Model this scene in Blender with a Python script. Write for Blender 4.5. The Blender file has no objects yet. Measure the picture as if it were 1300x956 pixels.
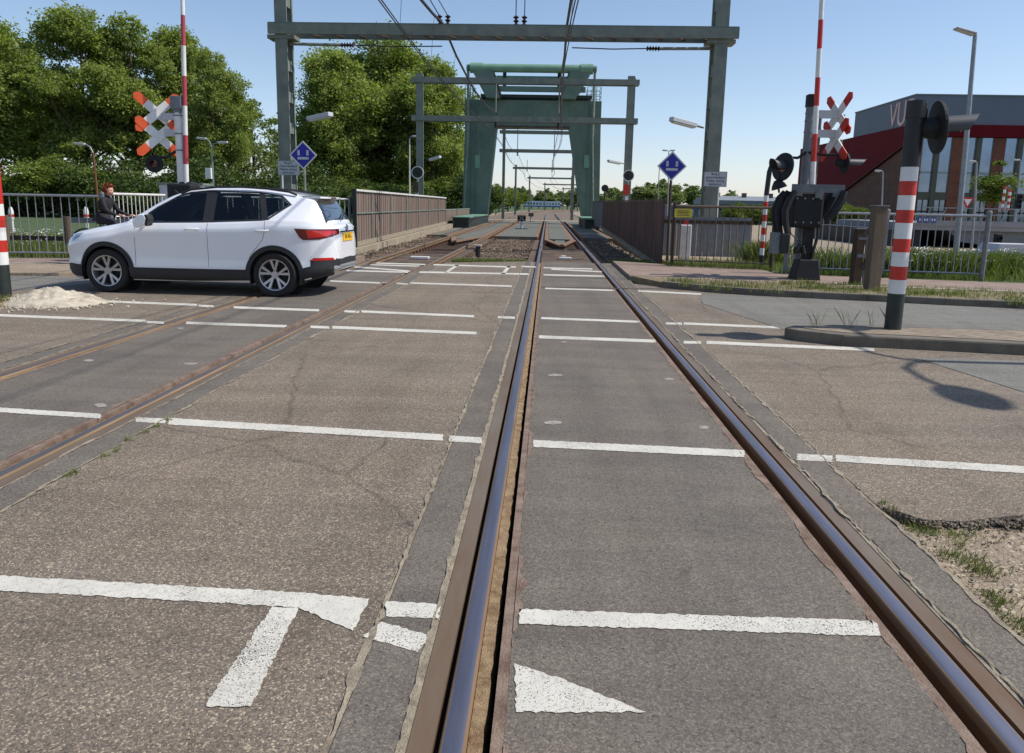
import bpy, bmesh, math, random
import numpy as np
from mathutils import Vector, Matrix
R = math.radians
D = bpy.data
C = bpy.context.scene.collection
scene = bpy.context.scene
random.seed(7)

# ---------------------------------------------------------------- camera
H_EYE = 1.40
cam_d = D.cameras.new('camera'); cam = D.objects.new('camera', cam_d); C.objects.link(cam)
cam_d.sensor_width = 36.0; cam_d.lens = 27.0; cam_d.shift_y = -44.5 / 1300.0
cam_d.clip_start = 0.05; cam_d.clip_end = 6000
CM = ((0.99875657, -0.02739573, 0.04165084), (0.04580147, 0.17432806, -0.98362186), (0.01968613, 0.98430646, 0.17536606))
cam.matrix_world = Matrix((CM[0] + (0,), CM[1] + (0,), CM[2] + (H_EYE,), (0, 0, 0, 1)))
scene.camera = cam
# ---------------------------------------------------------------- light
SUN_EL, SUN_AZ = R(51), R(90)          # azimuth from +Y (north) clockwise: the sun stands to the east (+X)
w = D.worlds.new('World'); scene.world = w; w.use_nodes = True
nt = w.node_tree; bg = nt.nodes['Background']
sky = nt.nodes.new('ShaderNodeTexSky'); sky.sky_type = 'NISHITA'; sky.sun_disc = False
sky.sun_elevation = SUN_EL; sky.sun_rotation = SUN_AZ; sky.air_density = 1.0; sky.dust_density = 0.5; sky.ozone_density = 1.6
tcw = nt.nodes.new('ShaderNodeTexCoord'); spw = nt.nodes.new('ShaderNodeSeparateXYZ'); nt.links.new(tcw.outputs['Generated'], spw.inputs[0])
rw_ = nt.nodes.new('ShaderNodeValToRGB'); nt.links.new(spw.outputs[2], rw_.inputs[0])
els = rw_.color_ramp.elements; els[1].position = 1.0; els.new(.16); els.new(.05)
for e_, (p_, c_) in zip(list(els), ((0.0, (.98, .99, 1.26)), (.05, (.97, .955, 1.09)), (.16, (.97, .95, .98)), (1.0, (.97, .96, .95)))):
    e_.color = tuple(v / 1.6 for v in c_) + (1,)
mw = nt.nodes.new('ShaderNodeMix'); mw.data_type = 'RGBA'; mw.blend_type = 'MULTIPLY'; mw.inputs[0].default_value = 1
nt.links.new(sky.outputs[0], mw.inputs[6]); nt.links.new(rw_.outputs[0], mw.inputs[7]); nt.links.new(mw.outputs[2], bg.inputs[0])
bg.inputs[1].default_value = 0.128 * 1.6
sun_d = D.lights.new('sun', 'SUN'); sun_d.energy = 3.9; sun_d.angle = R(0.53); sun_d.color = (1.0, 0.955, 0.89)
sun = D.objects.new('sun', sun_d); C.objects.link(sun)
sdir = Vector((math.cos(SUN_EL) * math.sin(SUN_AZ), math.cos(SUN_EL) * math.cos(SUN_AZ), math.sin(SUN_EL)))
sun.rotation_euler = sdir.to_track_quat('Z', 'Y').to_euler()
sun.location = (30, 0, 40)
vs = scene.view_settings
vs.view_transform = 'Standard'; vs.look = 'None'; vs.gamma = 1; vs.exposure = 0.22; vs.use_curve_mapping = False
scene.cycles.max_bounces = 6

# ---------------------------------------------------------------- measuring helpers: a sight line of the photograph -> metres
def _ray(x, y):
    a, b, c = x - 650.0, -(y - 433.5), -975.0
    return [CM[i][0] * a + CM[i][1] * b + CM[i][2] * c for i in range(3)]
def G(x, y, z=0.0):
    r = _ray(x, y); t = (z - H_EYE) / r[2]; return (r[0] * t, r[1] * t)
def P(x, y, Y):
    r = _ray(x, y); t = Y / r[1]; return (r[0] * t, Y, H_EYE + r[2] * t)

# ---------------------------------------------------------------- materials
def nodes(name):
    m = D.materials.new(name); m.use_nodes = True
    n = m.node_tree.nodes; l = m.node_tree.links
    return m, n, l, n['Principled BSDF']
def texco(n, l, scale=None):
    t = n.new('ShaderNodeTexCoord')
    if scale is None: return t.outputs['Object']
    mp = n.new('ShaderNodeMapping'); mp.inputs['Scale'].default_value = scale
    l.new(t.outputs['Object'], mp.inputs[0]); return mp.outputs[0]
def noise(n, l, co, scale, detail=4, rough=0.55):
    t = n.new('ShaderNodeTexNoise'); t.inputs['Scale'].default_value = scale; t.inputs['Detail'].default_value = detail
    t.inputs['Roughness'].default_value = rough; l.new(co, t.inputs['Vector']); return t
def ramp(n, l, fac, stops):
    r = n.new('ShaderNodeValToRGB'); e = r.color_ramp.elements
    while len(e) < len(stops): e.new(0.5)
    for k, (p, c) in enumerate(stops):
        e[k].position = p; e[k].color = tuple(c) + (1,) if len(c) == 3 else c
    l.new(fac, r.inputs[0]); return r.outputs[0]
def mixc(n, l, fac, a, b, mode='MIX'):
    m = n.new('ShaderNodeMix'); m.data_type = 'RGBA'; m.blend_type = mode
    for sock, v in ((m.inputs[0], fac), (m.inputs[6], a), (m.inputs[7], b)):
        if hasattr(v, 'is_linked'): l.new(v, sock)
        elif isinstance(v, (int, float)): sock.default_value = v
        else: sock.default_value = tuple(v) + (1,)
    return m.outputs[2]
def bump(n, l, bsdf, height, strength=0.3, dist=0.01):
    b = n.new('ShaderNodeBump'); b.inputs['Strength'].default_value = strength; b.inputs['Distance'].default_value = dist
    l.new(height, b.inputs['Height']); l.new(b.outputs[0], bsdf.inputs['Normal'])
def S(c): return tuple((v / 12.92 if v <= 0.04045 else ((v + 0.055) / 1.055) ** 2.4) for v in (k / 255 for k in c))
def W(k, c): return tuple(v * q for v, q in zip(S(c), k))
def mat(name, c, rough=0.6, metal=0.0, var=0.15, scale=6.0, c2=None, bstr=0.0, bscale=60, spec=None, coat=0, stretch=(1, 1, 1)):
    """plain surface with dirt and tone variation"""
    m, n, l, b = nodes(name)
    co = texco(n, l, stretch)
    ns = noise(n, l, co, scale, 6, 0.65)
    c2 = c2 or tuple(v * (1 - var * 2) for v in c)
    col = ramp(n, l, ns.outputs[0], [(0.3, c2), (0.62, c), (0.85, tuple(min(1, v * (1 + var)) for v in c))])
    l.new(col, b.inputs['Base Color'])
    b.inputs['Roughness'].default_value = rough; b.inputs['Metallic'].default_value = metal
    if spec is not None: b.inputs['Specular IOR Level'].default_value = spec
    if coat: b.inputs['Coat Weight'].default_value = coat; b.inputs['Coat Roughness'].default_value = 0.04
    if bstr:
        n2 = noise(n, l, co, bscale, 3); bump(n, l, b, n2.outputs[0], bstr, 0.01)
    return m
def aggregate(name, tones, cell, stain, stain_scale=0.7, bstr=0.6, dark=0.35, rough=0.85, gap=True, extra=None):
    """stones set in bitumen: coloured cells, dark joints, broad stains"""
    m, n, l, b = nodes(name)
    co = texco(n, l)
    v = n.new('ShaderNodeTexVoronoi'); v.inputs['Scale'].default_value = cell; l.new(co, v.inputs['Vector'])
    sep = n.new('ShaderNodeSeparateColor'); l.new(v.outputs['Color'], sep.inputs[0])
    k = len(tones); col = ramp(n, l, sep.outputs[0], [((i + 0.5) / k, t) for i, t in enumerate(tones)])
    v2 = n.new('ShaderNodeTexVoronoi'); v2.feature = 'DISTANCE_TO_EDGE'; v2.inputs['Scale'].default_value = cell; l.new(co, v2.inputs['Vector'])
    edge = ramp(n, l, v2.outputs[0], [(0.0, (0.3, 0.3, 0.3)), (0.10, (1, 1, 1))])
    col = mixc(n, l, edge, tuple(t * dark for t in tones[0]), col)
    fine = noise(n, l, co, cell * 0.35, 3, 0.6)
    pit = ramp(n, l, fine.outputs[0], [(0.30, (0.35, 0.35, 0.35)), (0.42, (1, 1, 1))])
    col = mixc(n, l, 0.8, col, pit, 'MULTIPLY')
    st = noise(n, l, co, stain_scale, 6, 0.6)
    sc_ = ramp(n, l, st.outputs[0], [(0.28, stain[0]), (0.5, (1, 1, 1)), (0.72, stain[1])])
    col = mixc(n, l, 1.0, col, sc_, 'MULTIPLY')
    st2 = noise(n, l, texco(n, l, (0.35, 3.2, 1)), 1.1, 5, 0.65)
    col = mixc(n, l, 1.0, col, ramp(n, l, st2.outputs[0], [(0.35, (0.84, 0.83, 0.82)), (0.6, (1.03, 1.03, 1.03))]), 'MULTIPLY')
    st3 = noise(n, l, texco(n, l, (2.6, 0.22, 1)), 1.3, 5, 0.6)
    col = mixc(n, l, 1.0, col, ramp(n, l, st3.outputs[0], [(0.34, (0.88, 0.86, 0.85)), (0.55, (1.02, 1.02, 1.02))]), 'MULTIPLY')
    bl = noise(n, l, co, 2.3, 4, 0.7)
    col = mixc(n, l, 1.0, col, ramp(n, l, bl.outputs[0], [(0.27, (0.72, 0.71, 0.70)), (0.36, (1, 1, 1)), (0.70, (1, 1, 1)), (0.78, (1.12, 1.09, 1.04))]), 'MULTIPLY')
    if extra: col = extra(n, l, co, col)
    l.new(col, b.inputs['Base Color']); b.inputs['Roughness'].default_value = rough
    hgt = n.new('ShaderNodeMath'); hgt.operation = 'MULTIPLY'; l.new(edge, hgt.inputs[0]); l.new(sep.outputs[1], hgt.inputs[1])
    bump(n, l, b, hgt.outputs[0], bstr, 0.006)
    return m
M = {}
def cracks(n, l, co, col):
    v = n.new('ShaderNodeTexVoronoi'); v.feature = 'DISTANCE_TO_EDGE'; v.inputs['Scale'].default_value = 0.35
    w_ = noise(n, l, co, 3.0, 5); wm = mixc(n, l, 0.18, co, w_.outputs['Color'], 'ADD'); l.new(wm, v.inputs['Vector'])
    cr = ramp(n, l, v.outputs[0], [(0.0, (0.45, 0.42, 0.4)), (0.006, (1, 1, 1))])
    return mixc(n, l, 0.6, col, cr, 'MULTIPLY')
M['chip'] = aggregate('coarse_chip_asphalt', [W((1.06, 1.01, .93), (104, 96, 87)), W((1.06, 1.01, .93), (132, 122, 110)), W((1.06, 1.01, .93), (120, 112, 103)), W((1.06, 1.01, .93), (150, 139, 124)), W((1.06, 1.01, .93), (95, 88, 82)), W((1.06, 1.01, .93), (176, 164, 146))], 150, ((0.82, 0.815, 0.81), (1.10, 1.06, 1.0)), 0.7, 0.7, 0.5, extra=cracks)
M['panel'] = aggregate('fine_crossing_panel', [W((.97, .95, .85), (98, 91, 86)), W((.97, .95, .85), (120, 112, 106)), W((.97, .95, .85), (108, 101, 96)), W((.97, .95, .85), (134, 126, 118))], 150, ((0.78, 0.79, 0.82), (1.12, 1.07, 1.02)), 0.9, 0.35, 0.5)
M['greyroad'] = aggregate('grey_road_asphalt', [W((.93, .89, .80), (112, 112, 110)), W((.93, .89, .80), (130, 130, 127)), W((.93, .89, .80), (122, 121, 118)), W((.93, .89, .80), (142, 141, 137))], 110, ((0.9, 0.9, 0.9), (1.06, 1.05, 1.03)), 0.6, 0.3, 0.6)
M['sand'] = aggregate('sandy_gravel', [S((150, 134, 112)), S((168, 150, 126)), S((140, 124, 104)), S((182, 166, 142))], 60, ((0.8, 0.79, 0.78), (1.1, 1.08, 1.05)), 2.0, 0.9, 0.6)
M['soil'] = aggregate('verge_soil', [S((128, 112, 84)), S((146, 130, 100)), S((104, 98, 66)), S((158, 144, 114))], 40, ((0.6, 0.72, 0.5), (1.1, 1.05, 1.0)), 2.4, 0.9, 0.6)
M['ballast'] = aggregate('ballast_stone', [W((1.2, 1.15, 1.05), (104, 96, 86)), W((1.2, 1.15, 1.05), (128, 116, 102)), W((1.2, 1.15, 1.05), (96, 84, 74)), W((1.2, 1.15, 1.05), (146, 134, 120)), W((1.2, 1.15, 1.05), (116, 92, 74))], 22, ((0.75, 0.72, 0.7), (1.1, 1.06, 1.0)), 1.0, 1.0, 0.25)
def grassmat(name, a, b_, c_, s=3.0):
    m, n, l, b = nodes(name); co = texco(n, l)
    n1 = noise(n, l, co, s, 8, 0.7); col = ramp(n, l, n1.outputs[0], [(0.3, a), (0.5, b_), (0.72, c_)])
    l.new(col, b.inputs['Base Color']); b.inputs['Roughness'].default_value = 0.9
    n2 = noise(n, l, co, s * 9, 4); bump(n, l, b, n2.outputs[0], 0.8, 0.05); return m
M['grass'] = grassmat('grass_ground', (0.035, 0.06, 0.018), (0.06, 0.10, 0.028), (0.12, 0.13, 0.06))
def brickmat(name, c1, c2, mort, scale, w_=0.2, h_=0.1, rot=0, vert=None, rough=0.85):
    m, n, l, b = nodes(name)
    t = n.new('ShaderNodeTexCoord'); mp = n.new('ShaderNodeMapping')
    l.new(t.outputs['Object'], mp.inputs[0])
    if vert == 'x': mp.inputs['Rotation'].default_value = (R(-90), 0, 0)
    elif vert == 'y': mp.inputs['Rotation'].default_value = (R(-90), 0, R(90))
    else: mp.inputs['Rotation'].default_value = (0, 0, rot)
    br = n.new('ShaderNodeTexBrick'); l.new(mp.outputs[0], br.inputs[0]); br.inputs['Scale'].default_value = scale
    br.inputs['Brick Width'].default_value = w_; br.inputs['Row Height'].default_value = h_; br.inputs['Mortar Size'].default_value = 0.007
    br.inputs['Color1'].default_value = c1 + (1,); br.inputs['Color2'].default_value = c2 + (1,); br.inputs['Mortar'].default_value = mort + (1,)
    n1 = noise(n, l, t.outputs['Object'], 1.3, 7, 0.7)
    col = mixc(n, l, 1.0, br.outputs[0], ramp(n, l, n1.outputs[0], [(0.3, (0.72, 0.72, 0.7)), (0.7, (1.1, 1.08, 1.05))]), 'MULTIPLY')
    l.new(col, b.inputs['Base Color']); b.inputs['Roughness'].default_value = rough
    bump(n, l, b, br.outputs['Fac'], -0.4, 0.01); return m
M['path'] = brickmat('red_path_pavers', S((138, 116, 104)), S((154, 132, 118)), S((124, 112, 100)), 1.0, 0.21, 0.105, R(45))
M['island_paver'] = brickmat('island_pavers', S((134, 120, 102)), S((154, 138, 118)), S((90, 80, 66)), 1.0, 0.30, 0.15, R(55))
M['kerb'] = mat('kerb_concrete', S((112, 104, 92)), 0.9, var=0.2, scale=4, bstr=0.4, bscale=90)
M['conc'] = mat('weathered_concrete', S((160, 148, 126)), 0.9, var=0.22, scale=2.5, bstr=0.4)
M['frame_edge'] = mat('panel_edge_concrete', S((138, 118, 102)), 0.9, var=0.25, scale=9, c2=S((96, 74, 60)), bstr=0.7, bscale=120)
M['joint'] = mat('sandy_joint', S((164, 152, 130)), 0.95, var=0.2, scale=14, c2=S((110, 98, 84)), bstr=0.8, bscale=160)
M['joint_dark'] = mat('open_joint_dirt', S((84, 74, 64)), 0.95, var=0.3, scale=10)
M['strip'] = mat('outer_rail_strip', S((128, 114, 96)), 0.45, 0.3, var=0.18, scale=5, c2=S((116, 86, 58)), stretch=(1, 0.15, 1))
M['rubber'] = mat('black_rubber', (0.02, 0.018, 0.02), 0.55, var=0.2)
M['channel'] = mat('flangeway_bottom', S((70, 58, 46)), 0.95, var=0.3, scale=12)
M['gold'] = mat('sandy_rust_filler', S((166, 142, 108)), 0.9, var=0.25, scale=22, c2=S((112, 82, 54)), bstr=1.0, bscale=220)
def railmat(name, top, rust, rough=0.25):
    m, n, l, b = nodes(name)
    co = texco(n, l, (1, 0.06, 1)); n1 = noise(n, l, co, 26, 5)
    g = n.new('ShaderNodeNewGeometry'); sp = n.new('ShaderNodeSeparateXYZ'); l.new(g.outputs['Normal'], sp.inputs[0])
    up = n.new('ShaderNodeMath'); up.operation = 'GREATER_THAN'; up.inputs[1].default_value = 0.955; l.new(sp.outputs[2], up.inputs[0])
    rc = ramp(n, l, n1.outputs[0], [(0.3, tuple(v * 0.6 for v in rust)), (0.6, rust), (0.8, tuple(min(1, v * 1.35) for v in rust))])
    tc = ramp(n, l, n1.outputs[0], [(0.3, tuple(v * 0.8 for v in top)), (0.7, tuple(min(1, v * 1.15) for v in top))])
    l.new(mixc(n, l, up.outputs[0], rc, tc), b.inputs['Base Color'])
    mm = n.new('ShaderNodeMath'); mm.operation = 'MULTIPLY'; mm.inputs[1].default_value = 0.9; l.new(up.outputs[0], mm.inputs[0]); l.new(mm.outputs[0], b.inputs['Metallic'])
    rr = n.new('ShaderNodeMath'); rr.operation = 'MULTIPLY_ADD'; rr.inputs[1].default_value = -(0.85 - rough); rr.inputs[2].default_value = 0.85
    l.new(up.outputs[0], rr.inputs[0]); l.new(rr.outputs[0], b.inputs['Roughness'])
    return m
M['rail_used'] = railmat('polished_rail_steel', S((146, 142, 150)), S((126, 98, 70)), 0.40)
M['rail_rust'] = railmat('tarnished_rail_steel', S((146, 134, 126)), S((134, 110, 82)), 0.5)
def paintmark(name, c):
    m, n, l, b = nodes(name); co = texco(n, l)
    n1 = noise(n, l, co, 5, 7, 0.7); n2 = noise(n, l, co, 60, 4, 0.7)
    col = ramp(n, l, n1.outputs[0], [(0.3, tuple(v * 0.82 for v in c)), (0.6, c)])
    col = mixc(n, l, 1.0, col, ramp(n, l, n2.outputs[0], [(0.30, (0.62, 0.6, 0.56)), (0.42, (1, 1, 1))]), 'MULTIPLY')
    v = n.new('ShaderNodeTexVoronoi'); v.feature = 'DISTANCE_TO_EDGE'; v.inputs['Scale'].default_value = 4; l.new(co, v.inputs['Vector'])
    wv_ = noise(n, l, co, 9, 3); l.new(mixc(n, l, 0.12, co, wv_.outputs['Color'], 'ADD'), v.inputs['Vector'])
    col = mixc(n, l, 0.35, col, ramp(n, l, v.outputs[0], [(0.0, (0.5, 0.48, 0.45)), (0.012, (1, 1, 1))]), 'MULTIPLY')
    n3 = noise(n, l, co, 130, 3, 0.6); n4 = noise(n, l, co, 3.0, 3); ad_ = n.new('ShaderNodeMath'); ad_.operation = 'MULTIPLY_ADD'; ad_.inputs[1].default_value = 0.35; l.new(n4.outputs[0], ad_.inputs[0]); l.new(n3.outputs[0], ad_.inputs[2])
    col = mixc(n, l, ramp(n, l, ad_.outputs[0], [(0.80, (0, 0, 0)), (0.87, (1, 1, 1))]), col, S((132, 122, 112)))
    l.new(col, b.inputs['Base Color']); b.inputs['Roughness'].default_value = 0.85
    bump(n, l, b, n3.outputs[0], 0.5, 0.004)
    n5 = noise(n, l, co, 210, 2, 0.5); n6 = noise(n, l, co, 1.7, 4, 0.6); ax = n.new('ShaderNodeMath'); ax.operation = 'MULTIPLY_ADD'; ax.inputs[1].default_value = 0.55; l.new(n6.outputs[0], ax.inputs[0]); l.new(n5.outputs[0], ax.inputs[2])
    l.new(ramp(n, l, ax.outputs[0], [(0.915, (1, 1, 1)), (0.93, (0, 0, 0))]), b.inputs['Alpha']); return m
M['mark'] = paintmark('white_road_paint', S((206, 201, 188)))
M['worn'] = mat('worn_pale_concrete', S((158, 150, 140)), 0.9, var=0.2, scale=20)
M['gstl'] = mat('green_grey_steel', S((126, 130, 118)), 0.55, 0.0, var=0.12, scale=2.5, c2=S((98, 106, 100)))
M['gflange'] = mat('weathered_green_flange', S((128, 140, 126)), 0.6, 0.0, var=0.2, scale=4)
M['bridge'] = mat('bridge_green_paint', S((104, 124, 110)), 0.6, 0.0, var=0.16, scale=.6, c2=S((80, 100, 88)))
M['bridge_l'] = mat('bridge_light_green', S((120, 158, 134)), 0.5, 0.0, var=0.12, scale=1.2)
M['rustbeam'] = mat('rust_stained_steel', S((92, 74, 60)), 0.8, 0.0, var=0.3, scale=5)
M['galv'] = mat('galvanised_steel', S((150, 154, 158)), 0.45, 0.55, var=0.12, scale=8)
M['galv_d'] = mat('dull_grey_rail_paint', S((122, 126, 130)), 0.55, 0.2, var=0.15, scale=8)
M['white'] = mat('white_paint', S((226, 224, 220)), 0.45, var=0.08, scale=5)
M['offwhite'] = mat('dirty_white_paint', S((220, 216, 210)), 0.5, var=0.12, scale=4)
M['red'] = mat('signal_red_paint', S((196, 40, 24)), 0.4, var=0.12, scale=6)
M['orange'] = mat('orange_red_reflective', S((232, 92, 44)), 0.45, var=0.10, scale=6)
M['fadedred'] = mat('faded_red_paint', S((176, 66, 76)), 0.5, var=0.12, scale=6)
M['black'] = mat('black_paint', (0.018, 0.018, 0.02), 0.5, var=0.3, scale=6)
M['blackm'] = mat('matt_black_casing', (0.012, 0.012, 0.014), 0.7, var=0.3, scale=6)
M['dkgreen'] = mat('very_dark_green_paint', S((38, 46, 42)), 0.5, var=0.2, scale=6)
M['blue'] = mat('sign_blue', S((20, 30, 150)), 0.4, var=0.05, scale=3)
M['signgrey'] = mat('grey_sign_plate', S((190, 190, 194)), 0.5, var=0.06)
M['yellow'] = mat('yellow_sign', S((216, 200, 60)), 0.5, var=0.15)
M['corr'] = mat('brown_corrugated_steel', S((104, 78, 68)), 0.65, 0.1, var=0.2, scale=1.2, c2=S((70, 50, 44)), stretch=(1, 1, 0.3))
M['mesh'] = mat('brown_screen_panel', S((128, 110, 98)), 0.8, var=0.15, scale=2.0, c2=S((104, 88, 78)), stretch=(1, 1, 0.2))
M['wood'] = mat('weathered_timber', S((112, 96, 80)), 0.85, var=0.25, scale=3, stretch=(1, 1, 0.15), bstr=0.4, bscale=40)
M['wood_d'] = mat('dark_timber', S((74, 58, 46)), 0.85, var=0.25, scale=3, stretch=(1, 1, 0.15))
M['sleeper'] = mat('brown_sleeper', S((96, 74, 58)), 0.9, var=0.3, scale=5, bstr=0.5)
M['plank'] = mat('crossing_planks', S((104, 86, 70)), 0.9, var=0.25, scale=2.5, stretch=(1, 0.2, 1), bstr=0.4)
M['deckplate'] = mat('grey_deck_plate', S((108, 108, 98)), 0.8, var=0.15, scale=3)
M['deckrust'] = mat('brown_deck_plate', S((138, 108, 84)), 0.8, var=0.2, scale=2)
M['rust'] = mat('rust', S((122, 76, 44)), 0.9, var=0.3, scale=20)
M['wire'] = mat('dark_wire', (0.03, 0.03, 0.035), 0.5, var=0.1)
M['insul'] = mat('brown_insulator', S((60, 40, 38)), 0.25, var=0.1)
M['bark'] = mat('bark', S((96, 84, 70)), 0.95, var=0.3, scale=5, stretch=(1, 1, 0.3))
M['dish'] = mat('lamp_glass_grey', S((200, 200, 190)), 0.3, var=0.05)

# ---------------------------------------------------------------- mesh builder
def frame(d):
    d = Vector(d).normalized(); a = Vector((0, 0, 1)) if abs(d.z) < 0.95 else Vector((1, 0, 0))
    u = d.cross(a).normalized(); return u, d.cross(u).normalized()
class MB:
    def __init__(s): s.v = []; s.f = []; s.m = []; s.cur = 0
    def use(s, i): s.cur = i; return s
    def face(s, idx): s.f.append(tuple(idx)); s.m.append(s.cur)
    def poly(s, pts): b = len(s.v); s.v += [tuple(p) for p in pts]; s.face(range(b, b + len(pts))); return s
    def box(s, c, size, rot=None):
        b = len(s.v); hx, hy, hz = (k / 2 for k in size)
        for z in (-hz, hz):
            for x, y in ((-hx, -hy), (hx, -hy), (hx, hy), (-hx, hy)):
                p = Vector((x, y, z))
                if rot is not None: p = rot @ p
                s.v.append((c[0] + p.x, c[1] + p.y, c[2] + p.z))
        for q in ((0, 3, 2, 1), (4, 5, 6, 7), (0, 1, 5, 4), (1, 2, 6, 5), (2, 3, 7, 6), (3, 0, 4, 7)): s.face([b + k for k in q])
        return s
    def bx(s, x0, x1, y0, y1, z0, z1): return s.box(((x0 + x1) / 2, (y0 + y1) / 2, (z0 + z1) / 2), (abs(x1 - x0), abs(y1 - y0), abs(z1 - z0)))
    def tube(s, pts, r, n=8, cap=True):
        pts = [Vector(p) for p in pts]; k = len(pts)
        rs = r if isinstance(r, (list, tuple)) else [r] * k
        u0 = None; rings = []
        for i, p in enumerate(pts):
            d = (pts[min(i + 1, k - 1)] - pts[max(i - 1, 0)])
            if d.length < 1e-9: d = Vector((0, 0, 1))
            if u0 is None: u, w_ = frame(d)
            else:
                d = d.normalized(); u = (u0 - d * u0.dot(d)).normalized(); w_ = d.cross(u)
            u0 = u; b = len(s.v); rings.append(b)
            for j in range(n):
                a = 2 * math.pi * j / n; q = p + (u * math.cos(a) + w_ * math.sin(a)) * rs[i]; s.v.append(tuple(q))
        for a, b in zip(rings, rings[1:]):
            for j in range(n): s.face((a + j, a + (j + 1) % n, b + (j + 1) % n, b + j))
        if cap: s.face([rings[0] + j for j in range(n)][::-1]); s.face([rings[-1] + j for j in range(n)])
        return s
    def cyl(s, p0, p1, r, r1=None, n=16): return s.tube([p0, p1], [r, r if r1 is None else r1], n)
    def beam(s, p0, p1, w_, h_):                      # rectangular bar, w across, h towards up
        p0 = Vector(p0); p1 = Vector(p1); d = (p1 - p0).normalized()
        a = Vector((0, 0, 1)) if abs(d.z) < 0.95 else Vector((0, 1, 0))
        u = d.cross(a).normalized(); v = u.cross(d).normalized(); b = len(s.v)
        for p in (p0, p1):
            for x, y in ((-1, -1), (1, -1), (1, 1), (-1, 1)): s.v.append(tuple(p + u * (x * w_ / 2) + v * (y * h_ / 2)))
        for q in ((0, 1, 2, 3), (7, 6, 5, 4), (0, 4, 5, 1), (1, 5, 6, 2), (2, 6, 7, 3), (3, 7, 4, 0)): s.face([b + k for k in q])
        return s
    def prism(s, poly, a, b_, axis='z'):
        """poly: list of 2D points, extruded along axis between a and b_"""
        def q(p, t):
            return {'z': (p[0], p[1], t), 'y': (p[0], t, p[1]), 'x': (t, p[0], p[1])}[axis]
        b = len(s.v); k = len(poly)
        s.v += [q(p, a) for p in poly] + [q(p, b_) for p in poly]
        s.face(list(range(b, b + k))[::-1]); s.face(range(b + k, b + 2 * k))
        for j in range(k): s.face((b + j, b + (j + 1) % k, b + k + (j + 1) % k, b + k + j))
        return s
    def lathe(s, prof, c=(0, 0, 0), axis=(0, 0, 1), n=24):
        """prof: (radius, height) pairs round an axis through c"""
        u, w_ = frame(axis); ax = Vector(axis).normalized(); c = Vector(c); rings = []
        for r, h_ in prof:
            b = len(s.v); rings.append(b)
            for j in range(n):
                a = 2 * math.pi * j / n; s.v.append(tuple(c + ax * h_ + (u * math.cos(a) + w_ * math.sin(a)) * r))
        for a, b in zip(rings, rings[1:]):
            for j in range(n): s.face((a + j, a + (j + 1) % n, b + (j + 1) % n, b + j))
        return s
    def build(s, name, mats, parent=None, smooth=False, recalc=True, bevel=0):
        me = D.meshes.new(name); me.from_pydata(s.v, [], s.f)
        if not isinstance(mats, (list, tuple)): mats = [mats]
        for m_ in mats: me.materials.append(m_)
        me.polygons.foreach_set('material_index', s.m)
        me.update()
        if recalc:
            bm = bmesh.new(); bm.from_mesh(me); bmesh.ops.recalc_face_normals(bm, faces=bm.faces); bm.to_mesh(me); bm.free()
        o = D.objects.new(name, me); C.objects.link(o)
        if parent is not None: o.parent = parent
        if smooth:
            me.polygons.foreach_set('use_smooth', [True] * len(me.polygons))
            try: me.set_sharp_from_angle(angle=R(40))
            except Exception: pass
        if bevel:
            b = o.modifiers.new('bevel', 'BEVEL'); b.width = bevel; b.segments = 2; b.limit_method = 'ANGLE'; b.angle_limit = R(50)
        return o
def tag(o, label, cat, group=None):
    o['label'] = label; o['category'] = cat
    if group: o['group'] = group
    return o
def thing(name, label, cat, loc=(0, 0, 0), rz=0, group=None):
    o = D.objects.new(name, None); C.objects.link(o); o.location = loc; o.rotation_euler = (0, 0, rz); o.empty_display_size = 0.3
    return tag(o, label, cat, group)
def struct(o, kind='structure'): o['kind'] = kind; return o
def copy_tree(o, parent=None):
    c = o.copy(); C.objects.link(c); c.parent = parent
    for ch in [k for k in D.objects if k.parent is o]: copy_tree(ch, c)
    return c
def text(name, s_, size, m_, parent, loc, rot, extrude=0.004, align='CENTER', sx=1.0):
    cu = D.curves.new(name, 'FONT'); cu.body = s_; cu.size = size; cu.extrude = extrude; cu.align_x = align; cu.align_y = 'CENTER'
    to = D.objects.new(name, cu); C.objects.link(to)
    bpy.context.view_layer.update()
    dg = bpy.context.evaluated_depsgraph_get(); me = D.meshes.new_from_object(to.evaluated_get(dg))
    D.objects.remove(to)
    me.materials.clear(); me.materials.append(m_)
    o = D.objects.new(name, me); C.objects.link(o); o.parent = parent; o.location = loc; o.rotation_euler = rot; o.scale = (sx, 1, 1)
    return o
def bend(Y): return max(0.0, Y - 130.0) ** 2 / 2000.0     # the line curves away far behind the bridge
# ================================================================ ground
from mathutils import noise as mn
TR, TL = 0.543, -3.495            # track centres
HW = 0.7535                       # rail centre from track centre
def sheet(name, poly, z, m_, zb=None, kind='structure'):
    b = MB()
    if zb is None: b.poly([(p[0], p[1], z) for p in poly])
    else: b.prism([(p[0], p[1]) for p in poly], zb, z)
    return struct(b.build(name, m_), kind)
def sheet_mb(b, poly, z, zb=None):
    if zb is None: b.poly([(p[0], p[1], z) for p in poly])
    else: b.prism([(p[0], p[1]) for p in poly], zb, z)
# terrain: one sheet to the horizon
b = MB(); b.poly([(-3000, -3000, -0.5), (3000, -3000, -0.5), (3000, 4000, -0.5), (-3000, 4000, -0.5)])
struct(b.build('ground', M['grass']))
# far edge of the asphalt (skewed road)
def farY(x): return 19.35 if x > -2.4 else 17.55
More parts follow.
